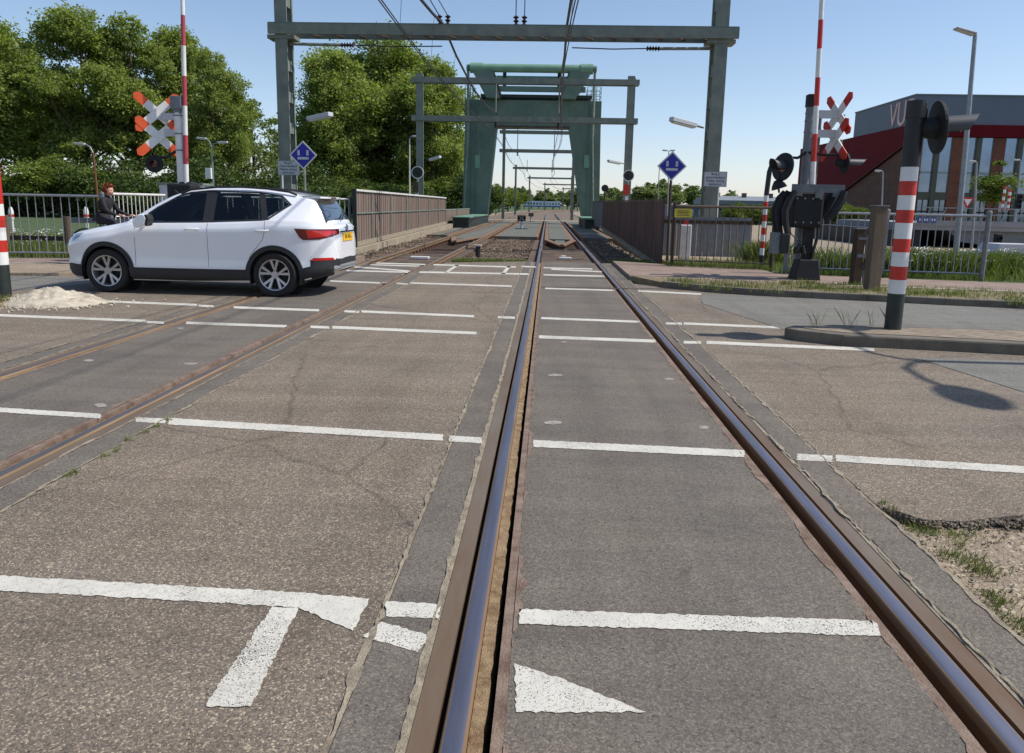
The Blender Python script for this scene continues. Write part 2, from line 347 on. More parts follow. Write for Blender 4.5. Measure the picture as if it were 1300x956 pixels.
# coarse asphalt: left field, strip between the tracks, right field
IN, OUT = 0.655, 1.085
b = MB()
sheet_mb(b, [(-40, -6), (TL - OUT - 0.005, -6), (TL - OUT - 0.005, 16.6), (-6.2, 15.6), (-8.62, 13.2), (-9.75, 12.95), (-40, 10.3)], 0.0, -0.45)
sheet_mb(b, [(TL + OUT + 0.005, -6), (TR - OUT - 0.005, -6), (TR - OUT - 0.005, 19.35), (TL + OUT + 0.005, 18.4)], 0.0, -0.45)
X0 = TR + OUT + 0.005
edge = [(X0, -6), (X0, 3.62), (1.78, 3.45), (1.95, 3.44), (2.12, 3.50), (2.3, 3.55), (2.6, 3.50), (3.0, 3.62), (3.6, 3.6), (5, 3.7), (9, 3.4), (40, 2.0)]
sheet_mb(b, edge[1:] + [(40, 5.0), (40, 12.3), (7.0, 11.84), (5.12, 12.36), (3.49, 12.75), (2.31, 13.46), (1.83, 14.05), (X0, 14.3), ], 0.0, -0.45)
struct(b.build('road', M['chip']))
# grey, smoother asphalt laid over both road arms
b = MB()
sheet_mb(b, [(2.9, 8.85), (40, 8.3), (40, 10.6), (7.25, 11.8), (5.12, 12.34), (3.49, 12.72), (2.6, 12.9), (2.35, 11.5)], 0.004)
sheet_mb(b, [(3.55, 7.55), (3.66, 7.42), (3.85, 6.17), (4.2, 5.0), (6, 4.4), (40, 3.2), (40, 7.2)], 0.004)
sheet_mb(b, [(-40, 9.2), (-7.9, 11.0), (-7.5, 11.6), (-7.3, 12.6), (-8.62, 13.17), (-9.75, 12.92), (-40, 10.2)], 0.004)
struct(b.build('road_resurfacing', M['greyroad']))
# level-crossing panels
def strips(b, tc, y0, y1, items):
    for x0, x1, zt, zb in items:
        for s in (-1, 1):
            a, c = sorted((tc + s * x0, tc + s * x1)); b.bx(a, c, y0, y1, zb, zt)
pan = MB(); fr = MB(); st = MB(); jt = MB(); ch = MB(); jd = MB()
for tc, y1 in ((TR, 19.35), (TL, 17.6)):
    pan.bx(tc - 0.62, tc + 0.62, -6, y1, -0.35, 0.0)
    strips(fr, tc, -6, y1, [(0.6202, IN, -0.001, -0.35)])
    strips(st, tc, -6, y1, [(0.806, 0.872, -0.006, -0.3)])
    strips(jt, tc, -6, y1, [(0.874, 0.90, -0.003, -0.3)])
    strips(pan, tc, -6, y1, [(0.9005, 1.068, 0.001, -0.35)])
    strips(jd, tc, -6, y1, [(1.0685, 1.0895, -0.004, -0.3)])
    ch.bx(tc - 1.1, tc + 1.1, -6, y1, -0.42, -0.16)
struct(pan.build('crossing_panels', M['panel'])); struct(fr.build('panel_edges', M['frame_edge'])); struct(st.build('rail_side_strips', M['strip']))
struct(jt.build('panel_joint_filling', M['joint'])); struct(ch.build('rail_channel', M['channel'])); struct(jd.build('panel_joint', M['joint']))
# sandy dirt lodged against the gauge side of the rails (rough golden strip)
b = MB(); rnd = random.Random(3)
for tc, y1 in ((TR, 19.3), (TL, 17.5)):
    for s in (-1, 1):
        if tc == TR and s == 1: continue
        y = -1.0
        prev = None
        while y < y1:
            wv = 0.040 + rnd.uniform(-0.004, 0.004); zt = -0.022 + rnd.uniform(-0.003, 0.003)
            x_a = tc + s * (HW - 0.037); x_b = x_a - s * wv
            ring = [(x_a, y, zt + 0.004), (x_b, y, zt), (x_b - s * 0.006, y, -0.12)]
            bi = len(b.v); b.v += ring
            if prev is not None:
                for k in (0, 1): b.face((prev + k, prev + k + 1, bi + k + 1, bi + k))
            prev = bi; y += 0.05
struct(b.build('flangeway_dirt', M['gold']))
# sand and grit spilling unevenly over the panel joints
def spill(b, x, y1, wmax, seed, z, one=0):
    prev = None; y = .9
    while y < y1:
        a = max(0, mn.noise(Vector((y * 2.1, seed, 0))) * .8 + mn.noise(Vector((y * 9, seed, 5))) * .5 + mn.noise(Vector((y * 31, seed, 9))) * .25 + .12) * wmax
        c = max(0, mn.noise(Vector((y * 1.7, seed + 40, 0))) * .8 + mn.noise(Vector((y * 11, seed + 40, 5))) * .5 + mn.noise(Vector((y * 29, seed, 19))) * .25 + .12) * wmax
        if one > 0: a = 0
        if one < 0: c = 0
        bi = len(b.v); b.v += [(x - a, y, z), (x + c, y, z)]
        if prev is not None and (a + c) > .002: b.face((prev, prev + 1, bi + 1, bi))
        prev = bi; y += .03 if y < 9 else .12
b = MB(); b2 = MB()
for k, (tc, y1) in enumerate(((TR, 19.2), (TL, 17.4))):
    for s in (-1, 1):
        spill(b, tc + s * 1.079, y1, .045, 3.0 + k * 7 + s, .0042)
        spill(b, tc + s * .892, y1, .035, 23.0 + k * 7 + s, .0042)
        spill(b2, tc + s * .62, y1, .05, 53.0 + k * 7 + s, .0030, -s)
struct(b.build('joint_grit', M['joint'], recalc=False), 'stuff'); struct(b2.build('rust_stained_grit', M['frame_edge'], recalc=False), 'stuff')
# rails: real profile with rounded head
def rail_profile():
    hw = 0.036
    pr = [(-0.075, -0.172), (0.075, -0.172), (0.075, -0.160), (0.012, -0.142), (0.009, -0.05), (0.034, -0.038), (hw, -0.012)]
    for a in (0, 25, 50, 70): pr.append((hw - 0.012 + 0.012 * math.cos(R(a)), -0.012 + 0.011 * math.sin(R(a))))
    pr += [(0.014, 0.0005)]
    return pr + [(-x, z) for x, z in reversed(pr[2:])]
prof = rail_profile()
def make_rail(x, m_, label, z0=0.002):
    b = MB(); ys = [-6, 5, 20, 60, 100, 130, 150, 175, 200, 230, 260, 300, 350]
    prev = None; k = len(prof)
    for y in ys:
        bi = len(b.v); b.v += [(x + bend(y) + px, y, pz + z0) for px, pz in prof]
        if prev is not None:
            for j in range(k): b.face((prev + j, prev + (j + 1) % k, bi + (j + 1) % k, bi + j))
        prev = bi
    return tag(b.build('rail', m_, smooth=True), label, 'rail', 'rails of the two tracks')
make_rail(TR - HW, M['rail_used'], 'blue-grey polished rail running up the middle of the photo with golden dirt along it')
make_rail(TR + HW, M['rail_used'], 'blue-grey polished rail with wide black groove, rightmost rail of all')
make_rail(TL + HW, M['rail_rust'], 'rusty orange rail running from lower left, in front of the white car')
make_rail(TL - HW, M['rail_rust'], 'rusty rail passing under the rear wheel of the white car')
# markings: ragged painted lines from measured corners
rm = random.Random(11)
marks = MB()
def mark(pts, z=0.003, rag=0.005):
    """pts: closed polygon of photo sight points on the road, outline subdivided and slightly torn"""
    w_ = [Vector(G(*p)) for p in pts]; out = []
    for a, c in zip(w_, w_[1:] + w_[:1]):
        d = (c - a); n_ = max(1, int(d.length / 0.014)); nrm = Vector((-d.y, d.x)).normalized() if d.length else Vector((0, 0))
        for i in range(n_):
            q = a + d * (i / n_) + nrm * (rm.uniform(-rag, rag) if i else 0); out.append((q.x, q.y, z))
    marks.poly(out)
def line(p, q, t0, t1=None, **k):                      # upper edge p->q, thickness in px at each end
    t1 = t1 or t0; mark([p, q, (q[0], q[1] + t1), (p[0], p[1] + t0)], **k)
line((-60, 728), (386, 753.3), 19, 19); 
mark([(380, 753), (469, 761), (448, 802), (380, 773)], z=.0033)
mark([(346, 771), (379, 773), (333, 867), (318, 898), (262, 898), (280, 867)], z=.0036)
mark([(489, 764), (560, 768), (556, 786), (490, 783)])
mark([(484, 790), (548, 808), (530, 829), (461, 809)])
line((659, 774), (1108, 789), 19, 19); mark([(1108, 789.5), (1114, 793), (1118, 808), (1108, 808)], z=.0033, rag=0)
mark([(653, 843), (728, 868), (820, 905), (655, 905)])
line((-60, 514), (128, 526), 6, 6); line((172, 530), (210, 532), 6, 6); line((214, 531), (562, 552), 8.5, 8); line((570, 553.5), (615, 556), 7.5, 7.5)
line((677, 559), (945, 572), 9, 9); line((1012, 576.5), (1057, 579), 8, 8); line((1061, 578), (1360, 596), 8.5, 9)
for (p, q, t) in [((-40, 397.5), (185, 406.3), 3), ((186, 407.5), (208, 408.5), 3), ((236, 408.5), (364, 413), 3.2), ((394, 413.5), (418, 414.5), 3.2), ((422, 414), (605, 421.5), 3.5), ((684, 426), (832, 431.5), 3.8), ((868, 433), (890, 433.5), 3.5), ((897, 433), (1110, 442.5), 3.8),
                  ((105, 380.5), (250, 386), 2.6), ((252, 386.8), (271, 388), 2.6), ((297, 389), (405, 392.8), 2.8), ((437, 394), (456, 395), 2.6), ((459, 394.2), (602, 400.5), 2.8), ((632, 401.5), (654, 402.3), 2.8), ((687, 402.8), (812, 407.5), 2.6), ((845, 409.5), (866, 410), 2.6), ((868, 409.5), (998, 415), 2.8),
                  ((419, 356), (484, 358.5), 1.9), ((503, 358.8), (518, 360), 1.9), ((521, 358.5), (650, 362.6), 1.9), ((692, 365.4), (780, 368), 1.7), ((810, 368.6), (960, 376.2), 1.9),
                  ((440, 342.8), (518, 344.8), 1.8), ((532, 344.6), (672, 347.2), 2.0), ((690, 348.2), (767, 350), 1.7),
                  ((478, 333.4), (540, 335.2), 1.4), ((450, 338), (520, 343.5), 1.7), ((470, 335.5), (532, 337.4), 1.4), ((550, 335.3), (655, 338.4), 1.7), ((662, 337.6), (680, 338.4), 1.6), ((690, 339.3), (752, 341), 1.4), ((700, 341), (764, 344.5), 1.6)]:
    line(p, q, t, rag=0.006)
for (x0, y0, x1, y1, w_) in [(578, 336.5, 564, 346, 5), (644, 338, 636, 348, 5)]:
    mark([(x0, y0), (x0 + w_, y0), (x1 + w_, y1), (x1, y1)])
struct(marks.build('road_markings', M['mark'])); marks = MB()
# small worn paint marks over the panel anchors
for (x, y, w_, h_) in [(705, 476.5, 20, 3), (702, 537, 22, 5), (850, 481.5, 12, 3), (893, 543, 14, 4.5), (716, 434.5, 7, 2), (113, 458, 13, 3), (128, 515, 18, 5), (242, 462, 18, 3), (229, 417, 8, 2), (487, 359, 9, 1.8)]:
    mark([(x + w_ / 2 * math.cos(a), y + h_ / 2 * math.sin(a)) for a in [k * .7 for k in range(9)]], rag=0.012)
struct(marks.build('worn_anchor_spots', M['worn']))
b = MB(); q_ = [G(*p) for p in ((688, 364.2), (860, 366.6), (860, 367.6), (688, 365.4))]; b.poly([(x, y, .003) for x, y in q_]); struct(b.build('road_seam', M['joint_dark']))
# faint worn remains of a line on the outer panel, lower right
# ---- sand and gravel beside the crossing, lower right
b = MB(); n_ = 60; rg = random.Random(5)
xs = [X0 + 0.0 + (5.5 - X0) * i / n_ for i in range(n_ + 1)]; ys = [1.2 + (3.75 - 1.2) * i / n_ for i in range(n_ + 1)]
from mathutils import noise as mn
for y in ys:
    for x in xs: b.v.append((x, y, -0.045 + 0.025 * mn.noise(Vector((x * 2.2, y * 2.2, 0))) + 0.012 * mn.noise(Vector((x * 9, y * 9, 3)))))
for j in range(n_):
    for i in range(n_): b.face((j * (n_ + 1) + i, j * (n_ + 1) + i + 1, (j + 1) * (n_ + 1) + i + 1, (j + 1) * (n_ + 1) + i))
struct(b.build('gravel_patch', M['sand'], smooth=True))
sheet('bare_ground', [(X0, -6), (40, -6), (40, 2.2), (5.4, 3.6), (5.4, 1.3), (X0, 1.3)], -0.05, M['sand'], -0.4)
# broken, stony edge of the asphalt: lumps of stone and bitumen
def stones(name, pts, m_, smin, smax, seed, zfun, label=None):
    r_ = random.Random(seed); b = MB()
    for (x, y) in pts:
        s_ = r_.uniform(smin, smax); z = zfun(x, y) if callable(zfun) else zfun
        base = [(1, 0, 0), (-1, 0, 0), (0, 1, 0), (0, -1, 0), (0, 0, 1), (0, 0, -1)]
        rot = Matrix.Rotation(r_.uniform(0, 6.28), 3, 'Z') @ Matrix.Rotation(r_.uniform(0, 6.28), 3, 'X')
        bi = len(b.v)
        for p in base:
            q = rot @ (Vector(p) * s_ * r_.uniform(0.6, 1.1)); b.v.append((x + q.x, y + q.y, z + q.z * 0.8))
        for f in ((0, 2, 4), (2, 1, 4), (1, 3, 4), (3, 0, 4), (2, 0, 5), (1, 2, 5), (3, 1, 5), (0, 3, 5)): b.face([bi + k for k in f])
    o = b.build(name, m_, recalc=False); return struct(o, 'stuff')
pts = []
el = [(X0 + .01, 3.95)] + edge[1:10]
for a, c in zip(el, el[1:]):
    L_ = math.hypot(c[0] - a[0], c[1] - a[1])
    for i in range(int(L_ * 1500)):
        t = rg.random(); off = abs(rg.gauss(0, 0.045)) * min(1, max(0.25, (a[0] - 1.5) / 0.7)); pts.append((a[0] + (c[0] - a[0]) * t, a[1] + (c[1] - a[1]) * t - off + 0.015))
stones('broken_asphalt_edge', pts, M['chip'], 0.006, 0.017, 2, lambda x, y: -0.006 - rg.random() * 0.035)
pts = [(X0 + 3.4 * rg.random() ** 1.3, rg.uniform(1.3, 3.5)) for _ in range(5200)]
stones('loose_gravel', pts, M['sand'], 0.0025, 0.010, 4, lambda x, y: -0.04 + 0.02 * mn.noise(Vector((x * 2.2, y * 2.2, 0))))
# ---- far right: kerb, verge, brick path
def strip_along(b, pts, wdt, z0, z1, side=1):
    """a kerb: ribbon of given width along a polyline, to its left (side=1)"""
    P2 = [Vector(p) for p in pts]; outer = []
    for i, p in enumerate(P2):
        d = (P2[min(i + 1, len(P2) - 1)] - P2[max(i - 1, 0)]).normalized(); outer.append(p + Vector((-d.y, d.x)) * wdt * side)
    for i in range(len(P2) - 1):
        q = [P2[i], P2[i + 1], outer[i + 1], outer[i]]; b.prism([(k.x, k.y) for k in q], z0, z1)
    return outer
kp = [(1.64, 14.6), (1.84, 14.08), (2.05, 13.75), (2.31, 13.5), (2.8, 13.12), (3.49, 12.78), (4.3, 12.55), (5.12, 12.38), (6.16, 12.06), (7.1, 11.88), (9, 11.6), (40, 9.0)]
b = MB(); strip_along(b, kp[2:], 0.13, -0.3, 0.11); struct(b.build('kerb', M['kerb'], bevel=0.012))
sheet('verge', [(k[0] + 0.02, k[1] + 0.1) for k in kp[2:]] + [(40, 11.0), (9.5, 13.6), (8.3, 13.75), (4.6, 14.2), (2.6, 14.7), (1.66, 15.0)], 0.085, M['soil'], -0.3)
sheet('brick_path', [(1.655, 15.01), (2.6, 14.71), (4.6, 14.21), (8.3, 13.76), (9.5, 13.61), (40, 11.1), (40, 14.5), (9.3, 15.6), (6.0, 16.2), (4.9, 16.6), (4.8, 17.9), (2.75, 18.6), (1.655, 19.3)], 0.07, M['path'], -0.3)
b = MB(); sheet_mb(b, [(5.4, 13.98), (9.5, 13.5), (40, 11.0), (40, 11.1), (9.5, 13.6), (5.4, 14.08)], 0.092); struct(b.build('path_edge_line', M['mark']))
# ---- traffic island with kerb, right
ip = [(40, 6.7), (4.92, 7.85), (3.85, 8.03), (3.15, 8.12), (2.75, 8.38), (2.66, 8.55), (2.80, 8.72), (3.3, 8.86), (40, 8.35)]
b = MB(); b.prism(ip, -0.3, 0.12); struct(b.build('island_kerb', M['kerb'], bevel=0.02))
inner = [(40, 6.85), (4.93, 8.00), (3.9, 8.17), (3.25, 8.25), (2.92, 8.45), (2.84, 8.55), (2.92, 8.62), (3.35, 8.74), (40, 8.22)]
sheet('island_paving', inner, 0.125, M['island_paver'])
# ---- left: verge strip, reddish path, far bank
sheet('verge', [(-40, 10.35), (-9.75, 12.97), (-8.62, 13.22), (-6.2, 15.62), (-4.65, 16.6), (-4.65, 18.2), (-9.2, 15.6), (-11.0, 14.75), (-40, 12.1)], 0.05, M['sand'], -0.3)
sheet('brick_path', [(-40, 12.2), (-11.0, 14.85), (-9.2, 15.7), (-4.65, 18.3), (-4.65, 19.6), (-9.4, 17.1), (-11.9, 16.2), (-40, 13.6)], 0.045, M['path'], -0.3)
b = MB(); sheet_mb(b, [(-40, 12.15), (-11.0, 14.76), (-9.2, 15.6), (-9.2, 15.7), (-11.0, 14.86), (-40, 12.25)], 0.056); struct(b.build('path_edge_line', M['mark']))
# ---- railway formation beyond the crossing
def ribbon(b, x0, x1, y0, y1, z, step=20.0):
    ys = [y0]; 
    while ys[-1] < y1: ys.append(min(y1, ys[-1] + step))
    for a, c in zip(ys, ys[1:]): b.poly([(x0 + bend(a), a, z), (x1 + bend(a), a, z), (x1 + bend(c), c, z), (x0 + bend(c), c, z)])
b = MB(); ribbon(b, -5.6, 2.9, 17.3, 76, -0.19, 60); ribbon(b, -7.5, 4.6, 76, 520, -0.17)
struct(b.build('ballast_bed', M['ballast']))
b = MB(); ribbon(b, 4.6, 16, 78, 520, -0.12); ribbon(b, -9.5, -7.5, 78, 520, -0.15); struct(b.build('trackside_gravel', M['sand']))
# ballast stones you can see one by one
pts = []
for _ in range(5200):
    x = rg.choice([rg.uniform(-2.45, -0.5), rg.uniform(-5.5, -4.4), rg.uniform(1.45, 2.85), rg.uniform(-2.45, -0.5)]); y = 19.3 + 15 * rg.random() ** 1.5
    if x < -2.4: y = 17.8 + 18 * rg.random() ** 1.4
    pts.append((x, y))
stones('ballast_stones', pts, M['ballast'], 0.022, 0.05, 8, lambda x, y: -0.15 + 0.05 * mn.noise(Vector((x * 1.3, y * 1.3, 0))) + (0.04 if x < -4.4 else 0))
# sleepers and fastenings as one mass each (hundreds of them down the line)
sl = MB(); cl = MB()
for tc, ya in ((TR, 19.6), (TL, 17.9)):
    y = ya
    while y < 130:
        sl.bx(tc - 1.25, tc + 1.25, y, y + 0.26, -0.30, -0.172)
        if y < 70:
            for s in (-1, 1):
                for q in (-1, 1): cl.bx(tc + s * HW + q * 0.10 - 0.035, tc + s * HW + q * 0.10 + 0.035, y + 0.06, y + 0.2, -0.172, -0.11)
        y += 0.6
struct(sl.build('sleepers', M['sleeper']), 'stuff'); struct(cl.build('rail_fastenings', M['rust']), 'stuff')
# ================================================================ the white car
M['carpaint'] = mat('white_car_paint', S((236, 236, 238)), 0.28, var=0.015, scale=2, coat=1.0)
M['glass'] = mat('tinted_car_glass', (0.016, 0.02, 0.022), 0.04, var=0.1, spec=0.8, coat=1.0)
M['glass'].node_tree.nodes['Principled BSDF'].inputs['Transmission Weight'].default_value = 0.0
M['clad'] = mat('black_plastic_cladding', (0.02, 0.02, 0.022), 0.6, var=0.1)
M['alu'] = mat('silver_alloy', S((190, 188, 190)), 0.3, 0.75, var=0.06)
M['tyre'] = mat('tyre_rubber', (0.016, 0.015, 0.015), 0.8, var=0.2)
M['redlens'] = mat('red_lamp_lens', S((205, 20, 18)), 0.12, var=0.1, coat=1.0)
M['dredlens'] = mat('dark_red_lens', S((96, 10, 14)), 0.12, var=0.1, coat=1.0)
M['lens'] = mat('headlamp_lens', S((150, 158, 170)), 0.1, 0.3, var=0.2, coat=1.0)
M['plate'] = mat('yellow_number_plate', S((240, 186, 40)), 0.4, var=0.03)
M['silver'] = mat('silver_skid_plate', S((176, 180, 184)), 0.35, 0.5, var=0.05)
M['seat'] = mat('dark_seat_cloth', (0.02, 0.02, 0.022), 0.9)

def lerp_tab(tab, x):
    if x <= tab[0][0]: return tab[0][1]
    for (a, va), (c, vc) in zip(tab, tab[1:]):
        if x <= c:
            t = (x - a) / (c - a); return va + (vc - va) * t
    return tab[-1][1]
def smooth_tab(tab, n_=400):
    xs = np.array([t[0] for t in tab]); ys = np.array([t[1] for t in tab])
    m = np.zeros(len(xs)); d = np.diff(ys) / np.diff(xs)
    m[1:-1] = np.where(d[:-1] * d[1:] > 0, 2 * d[:-1] * d[1:] / (d[:-1] + d[1:] + 1e-12), 0); m[0] = d[0]; m[-1] = d[-1]
    def f(x):
        if x <= xs[0]: return float(ys[0])
        if x >= xs[-1]: return float(ys[-1])
        i = int(np.searchsorted(xs, x) - 1); h_ = xs[i + 1] - xs[i]; t = (x - xs[i]) / h_
        return float((2 * t ** 3 - 3 * t * t + 1) * ys[i] + (t ** 3 - 2 * t * t + t) * h_ * m[i] + (-2 * t ** 3 + 3 * t * t) * ys[i + 1] + (t ** 3 - t * t) * h_ * m[i + 1])
    return f
f_top = smooth_tab([(0, .60), (.02, .72), (.07, .82), (.18, .89), (.5, .97), (.9, 1.045), (1.12, 1.10), (1.3, 1.215), (1.6, 1.40), (1.85, 1.52), (2.1, 1.585), (2.5, 1.625), (2.9, 1.63), (3.3, 1.605), (3.7, 1.555), (3.98, 1.50), (4.02, 1.475), (4.10, 1.37), (4.20, 1.19), (4.25, 1.12), (4.32, 1.07), (4.352, .95), (4.358, .70), (4.36, .58)])
f_w = smooth_tab([(0, .34), (.03, .50), (.08, .62), (.18, .73), (.33, .82), (.55, .885), (.86, .915), (1.5, .918), (3.0, .92), (3.5, .922), (3.8, .90), (4.0, .86), (4.15, .79), (4.26, .69), (4.33, .57), (4.36, .44)])
f_bot = smooth_tab([(0, .36), (.1, .26), (.4, .19), (1.2, .20), (3.2, .20), (3.8, .24), (4.1, .30), (4.36, .40)])
f_belt = smooth_tab([(0, .56), (.03, .66), (.1, .76), (.3, .85), (.6, .91), (1.0, .985), (1.3, 1.06), (2.2, 1.09), (3.0, 1.115), (3.5, 1.16), (3.9, 1.16), (4.15, 1.11), (4.3, .98), (4.345, .82), (4.36, .56)])
f_roofy = smooth_tab([(0, .26), (.1, .50), (.3, .68), (.9, .76), (1.15, .74), (1.5, .66), (1.9, .60), (2.5, .585), (3.3, .575), (3.8, .555), (4.05, .57), (4.2, .62), (4.3, .56), (4.36, .38)])
CW = {0: (0.86, 0.335), 1: (3.48, 0.335)}
NS = 64
def section(u):
    top, W, zb, zs, ry = f_top(u), f_w(u), f_bot(u), f_belt(u), f_roofy(u)
    zs = min(zs, top - 0.02); ze = top - 0.045 if 1.2 < u < 4.1 else top - 0.03
    ze = max(ze, zs + 0.01); ry = min(ry, W - 0.05)
    pts = [(W - 0.07, zb), (W - 0.015, zb + 0.05), (W - .004, min(.42, zs - .05)), (W - .014, min(0.56, zs - .04)), (W + .006, min(zs - .11, max(zs - .11, .60)) if zs > .75 else zs - .03), (W - 0.040, zs - 0.012), (W - 0.055, zs), (ry, ze), (ry - 0.07, top - 0.012), (ry * 0.5, top - 0.001), (0, top)]
    # distribution: 34 samples on the side below the belt, 16 on glass, rest on top
    out = []
    segs = [(0, 1, 3), (1, 2, 9), (2, 3, 8), (3, 4, 9), (4, 5, 7), (5, 6, 3), (6, 7, 22), (7, 8, 5), (8, 9, 8), (9, 10, 8)]
    for a, c, k in segs:
        for i in range(k): t = i / k; out.append((pts[a][0] + (pts[c][0] - pts[a][0]) * t, pts[a][1] + (pts[c][1] - pts[a][1]) * t))
    out.append(pts[-1]); out = np.array(out)
    for _ in range(2): out[1:-1] = out[1:-1] * 0.5 + (out[:-2] + out[2:]) * 0.25
    return out
def stations():
    us = [0.0]; 
    while us[-1] < 4.36:
        u = us[-1]; du = 0.016
        slope = abs(f_top(min(4.36, u + 0.004)) - f_top(u)) / 0.004
        sw = abs(f_w(min(4.36, u + 0.004)) - f_w(u)) / 0.004
        du = 0.018 / math.sqrt(1 + max(slope, sw) ** 2); us.append(u + max(du, 0.0012))
    us[-1] = 4.36; return us
def in_poly(x, y, poly):
    c = False; j = len(poly) - 1
    for i in range(len(poly)):
        xi, yi = poly[i]; xj, yj = poly[j]
        if (yi > y) != (yj > y) and x < (xj - xi) * (y - yi) / (yj - yi) + xi: c = not c
        j = i
    return c
W_front = [(1.36, 1.085), (1.62, 1.30), (1.90, 1.455), (2.12, 1.525), (2.40, 1.555), (2.44, 1.12), (1.5, 1.085)]
W_rear = [(2.50, 1.56), (3.20, 1.545), (3.33, 1.175), (3.30, 1.15), (2.53, 1.12)]
W_quart = [(3.25, 1.54), (3.50, 1.50), (3.66, 1.385), (3.38, 1.185)]
W_black = [(1.28, 1.07), (1.60, 1.31), (1.88, 1.475), (2.10, 1.545), (2.40, 1.575), (3.20, 1.565), (3.53, 1.52), (3.72, 1.375), (3.38, 1.155), (2.5, 1.10)]
L_head = [(.0, .66), (.03, .80), (.20, .885), (.52, .90), (.42, .80), (.16, .69)]
L_tail = [(3.86, 1.035), (4.40, 1.05), (4.40, .86), (4.06, .84)]
L_refl = [(4.18, .60), (4.5, .60), (4.5, .53), (4.12, .53)]
def shrink(poly, k=0.012):
    cx = sum(p[0] for p in poly) / len(poly); cz = sum(p[1] for p in poly) / len(poly)
    return [(cx + (x - cx) * (1 - k * 2.2), cz + (z - cz) * (1 - k * 3.5)) for x, z in poly]
holes = [shrink(W_front), shrink(W_rear), shrink(W_quart)]
def region(u, y, z, k):
    """k: sample index round the half section (0 sill .. roof centre)"""
    if k < 61:
        for i in CW:
            if math.hypot(u - CW[i][0], z - CW[i][1]) < 0.405 and y > 0.45: return None
        if 30 < k and any(in_poly(u, z, h_) for h_ in holes): return None
    if u > 4.02 and z < 0.575 and (z > 0.47 or y > .60): return 'bumper_trim'
    if u > 4.02 and z < 0.575: return 'skid'
    if 1.16 < u < 1.83 and k >= 62 and y < f_roofy(u) - 0.06: return 'windscreen'
    if u < 0.05 and .45 < z < .62 and y < .45: return 'grille'
    return 'body'
def side_y(u, z):
    s_ = section(u); m_ = 60
    zz = s_[:m_, 1]; yy = s_[:m_, 0]
    return float(np.interp(z, zz, yy))
def top_z(u, y):
    s_ = section(u)[50:][::-1]
    return float(np.interp(abs(y), s_[:, 0], s_[:, 1]))
def overlay(polys, off=0.004, sides=(1, -1), step=0.03, holes_=(), fn=None, arc=None):
    """exact outline laid on the body side: cut into small pieces, then pushed out to the curved surface"""
    bm = bmesh.new()
    for poly in polys:
        vs_ = [bm.verts.new((p[0], 0, p[1])) for p in poly]; bm.faces.new(vs_)
    us_ = [p[0] for poly in polys for p in poly]; zs_ = [p[1] for poly in polys for p in poly]
    for lo, hi, n_ in ((min(us_), max(us_), Vector((1, 0, 0))), (min(zs_), max(zs_), Vector((0, 0, 1)))):
        t = lo + step
        while t < hi:
            bmesh.ops.bisect_plane(bm, geom=bm.verts[:] + bm.edges[:] + bm.faces[:], plane_co=n_ * t, plane_no=n_); t += step
    bm.verts.index_update(); out = MB()
    for sd in sides:
        b0 = len(out.v)
        for v in bm.verts:
            if fn: out.v.append(fn(v.co.x, v.co.z, sd, off))
            else: out.v.append((v.co.x, sd * (side_y(v.co.x, v.co.z) + off), v.co.z))
        for f in bm.faces:
            q = [b0 + v.index for v in f.verts]; a_, b_, c_ = (Vector(out.v[k]) for k in q[:3])
            if not fn and (b_ - a_).cross(c_ - a_).y * sd < 0: q = q[::-1]
            out.face(q)
    bm.free(); return out
def ring_polys(i, r0, r1, z0):
    x, z = CW[i]; out = []; n_ = 40
    a0 = math.asin(max(-1, (z0 - z) / r1))
    for j in range(n_):
        t0, t1 = a0 + (math.pi - 2 * a0) * j / n_, a0 + (math.pi - 2 * a0) * (j + 1) / n_
        out.append([(x + r0 * math.cos(t0), z + r0 * math.sin(t0)), (x + r1 * math.cos(t0), z + r1 * math.sin(t0)), (x + r1 * math.cos(t1), z + r1 * math.sin(t1)), (x + r0 * math.cos(t1), z + r0 * math.sin(t1))])
    return out
car = thing('car', 'white five-door SUV with tinted windows and yellow number plate crossing the tracks', 'car')
us = stations(); secs = [section(u) for u in us]
NSEC = len(secs[0])
def yz(i, k): return secs[i][k]
regs = {}
vid = {}
for i in range(len(us) - 1):
    for k in range(NSEC - 1):
        uc = (us[i] + us[i + 1]) / 2; yc = (secs[i][k][0] + secs[i + 1][k + 1][0]) / 2; zc = (secs[i][k][1] + secs[i + 1][k + 1][1]) / 2
        r_ = region(uc, yc, zc, k)
        if r_: regs.setdefault(r_, []).append((i, k))
def region_mesh(cells, sides=(1, -1), inset=0.0):
    b = MB(); idx = {}
    for sd in sides:
        for i, k in cells:
            q = []
            for (a, c) in ((i, k), (i + 1, k), (i + 1, k + 1), (i, k + 1)):
                key = (sd, a, c)
                if key not in idx:
                    y, z = secs[a][c]; idx[key] = len(b.v); b.v.append((us[a], sd * (y - inset), z))
                q.append(idx[key])
            b.face(q if sd > 0 else q[::-1])
    return b
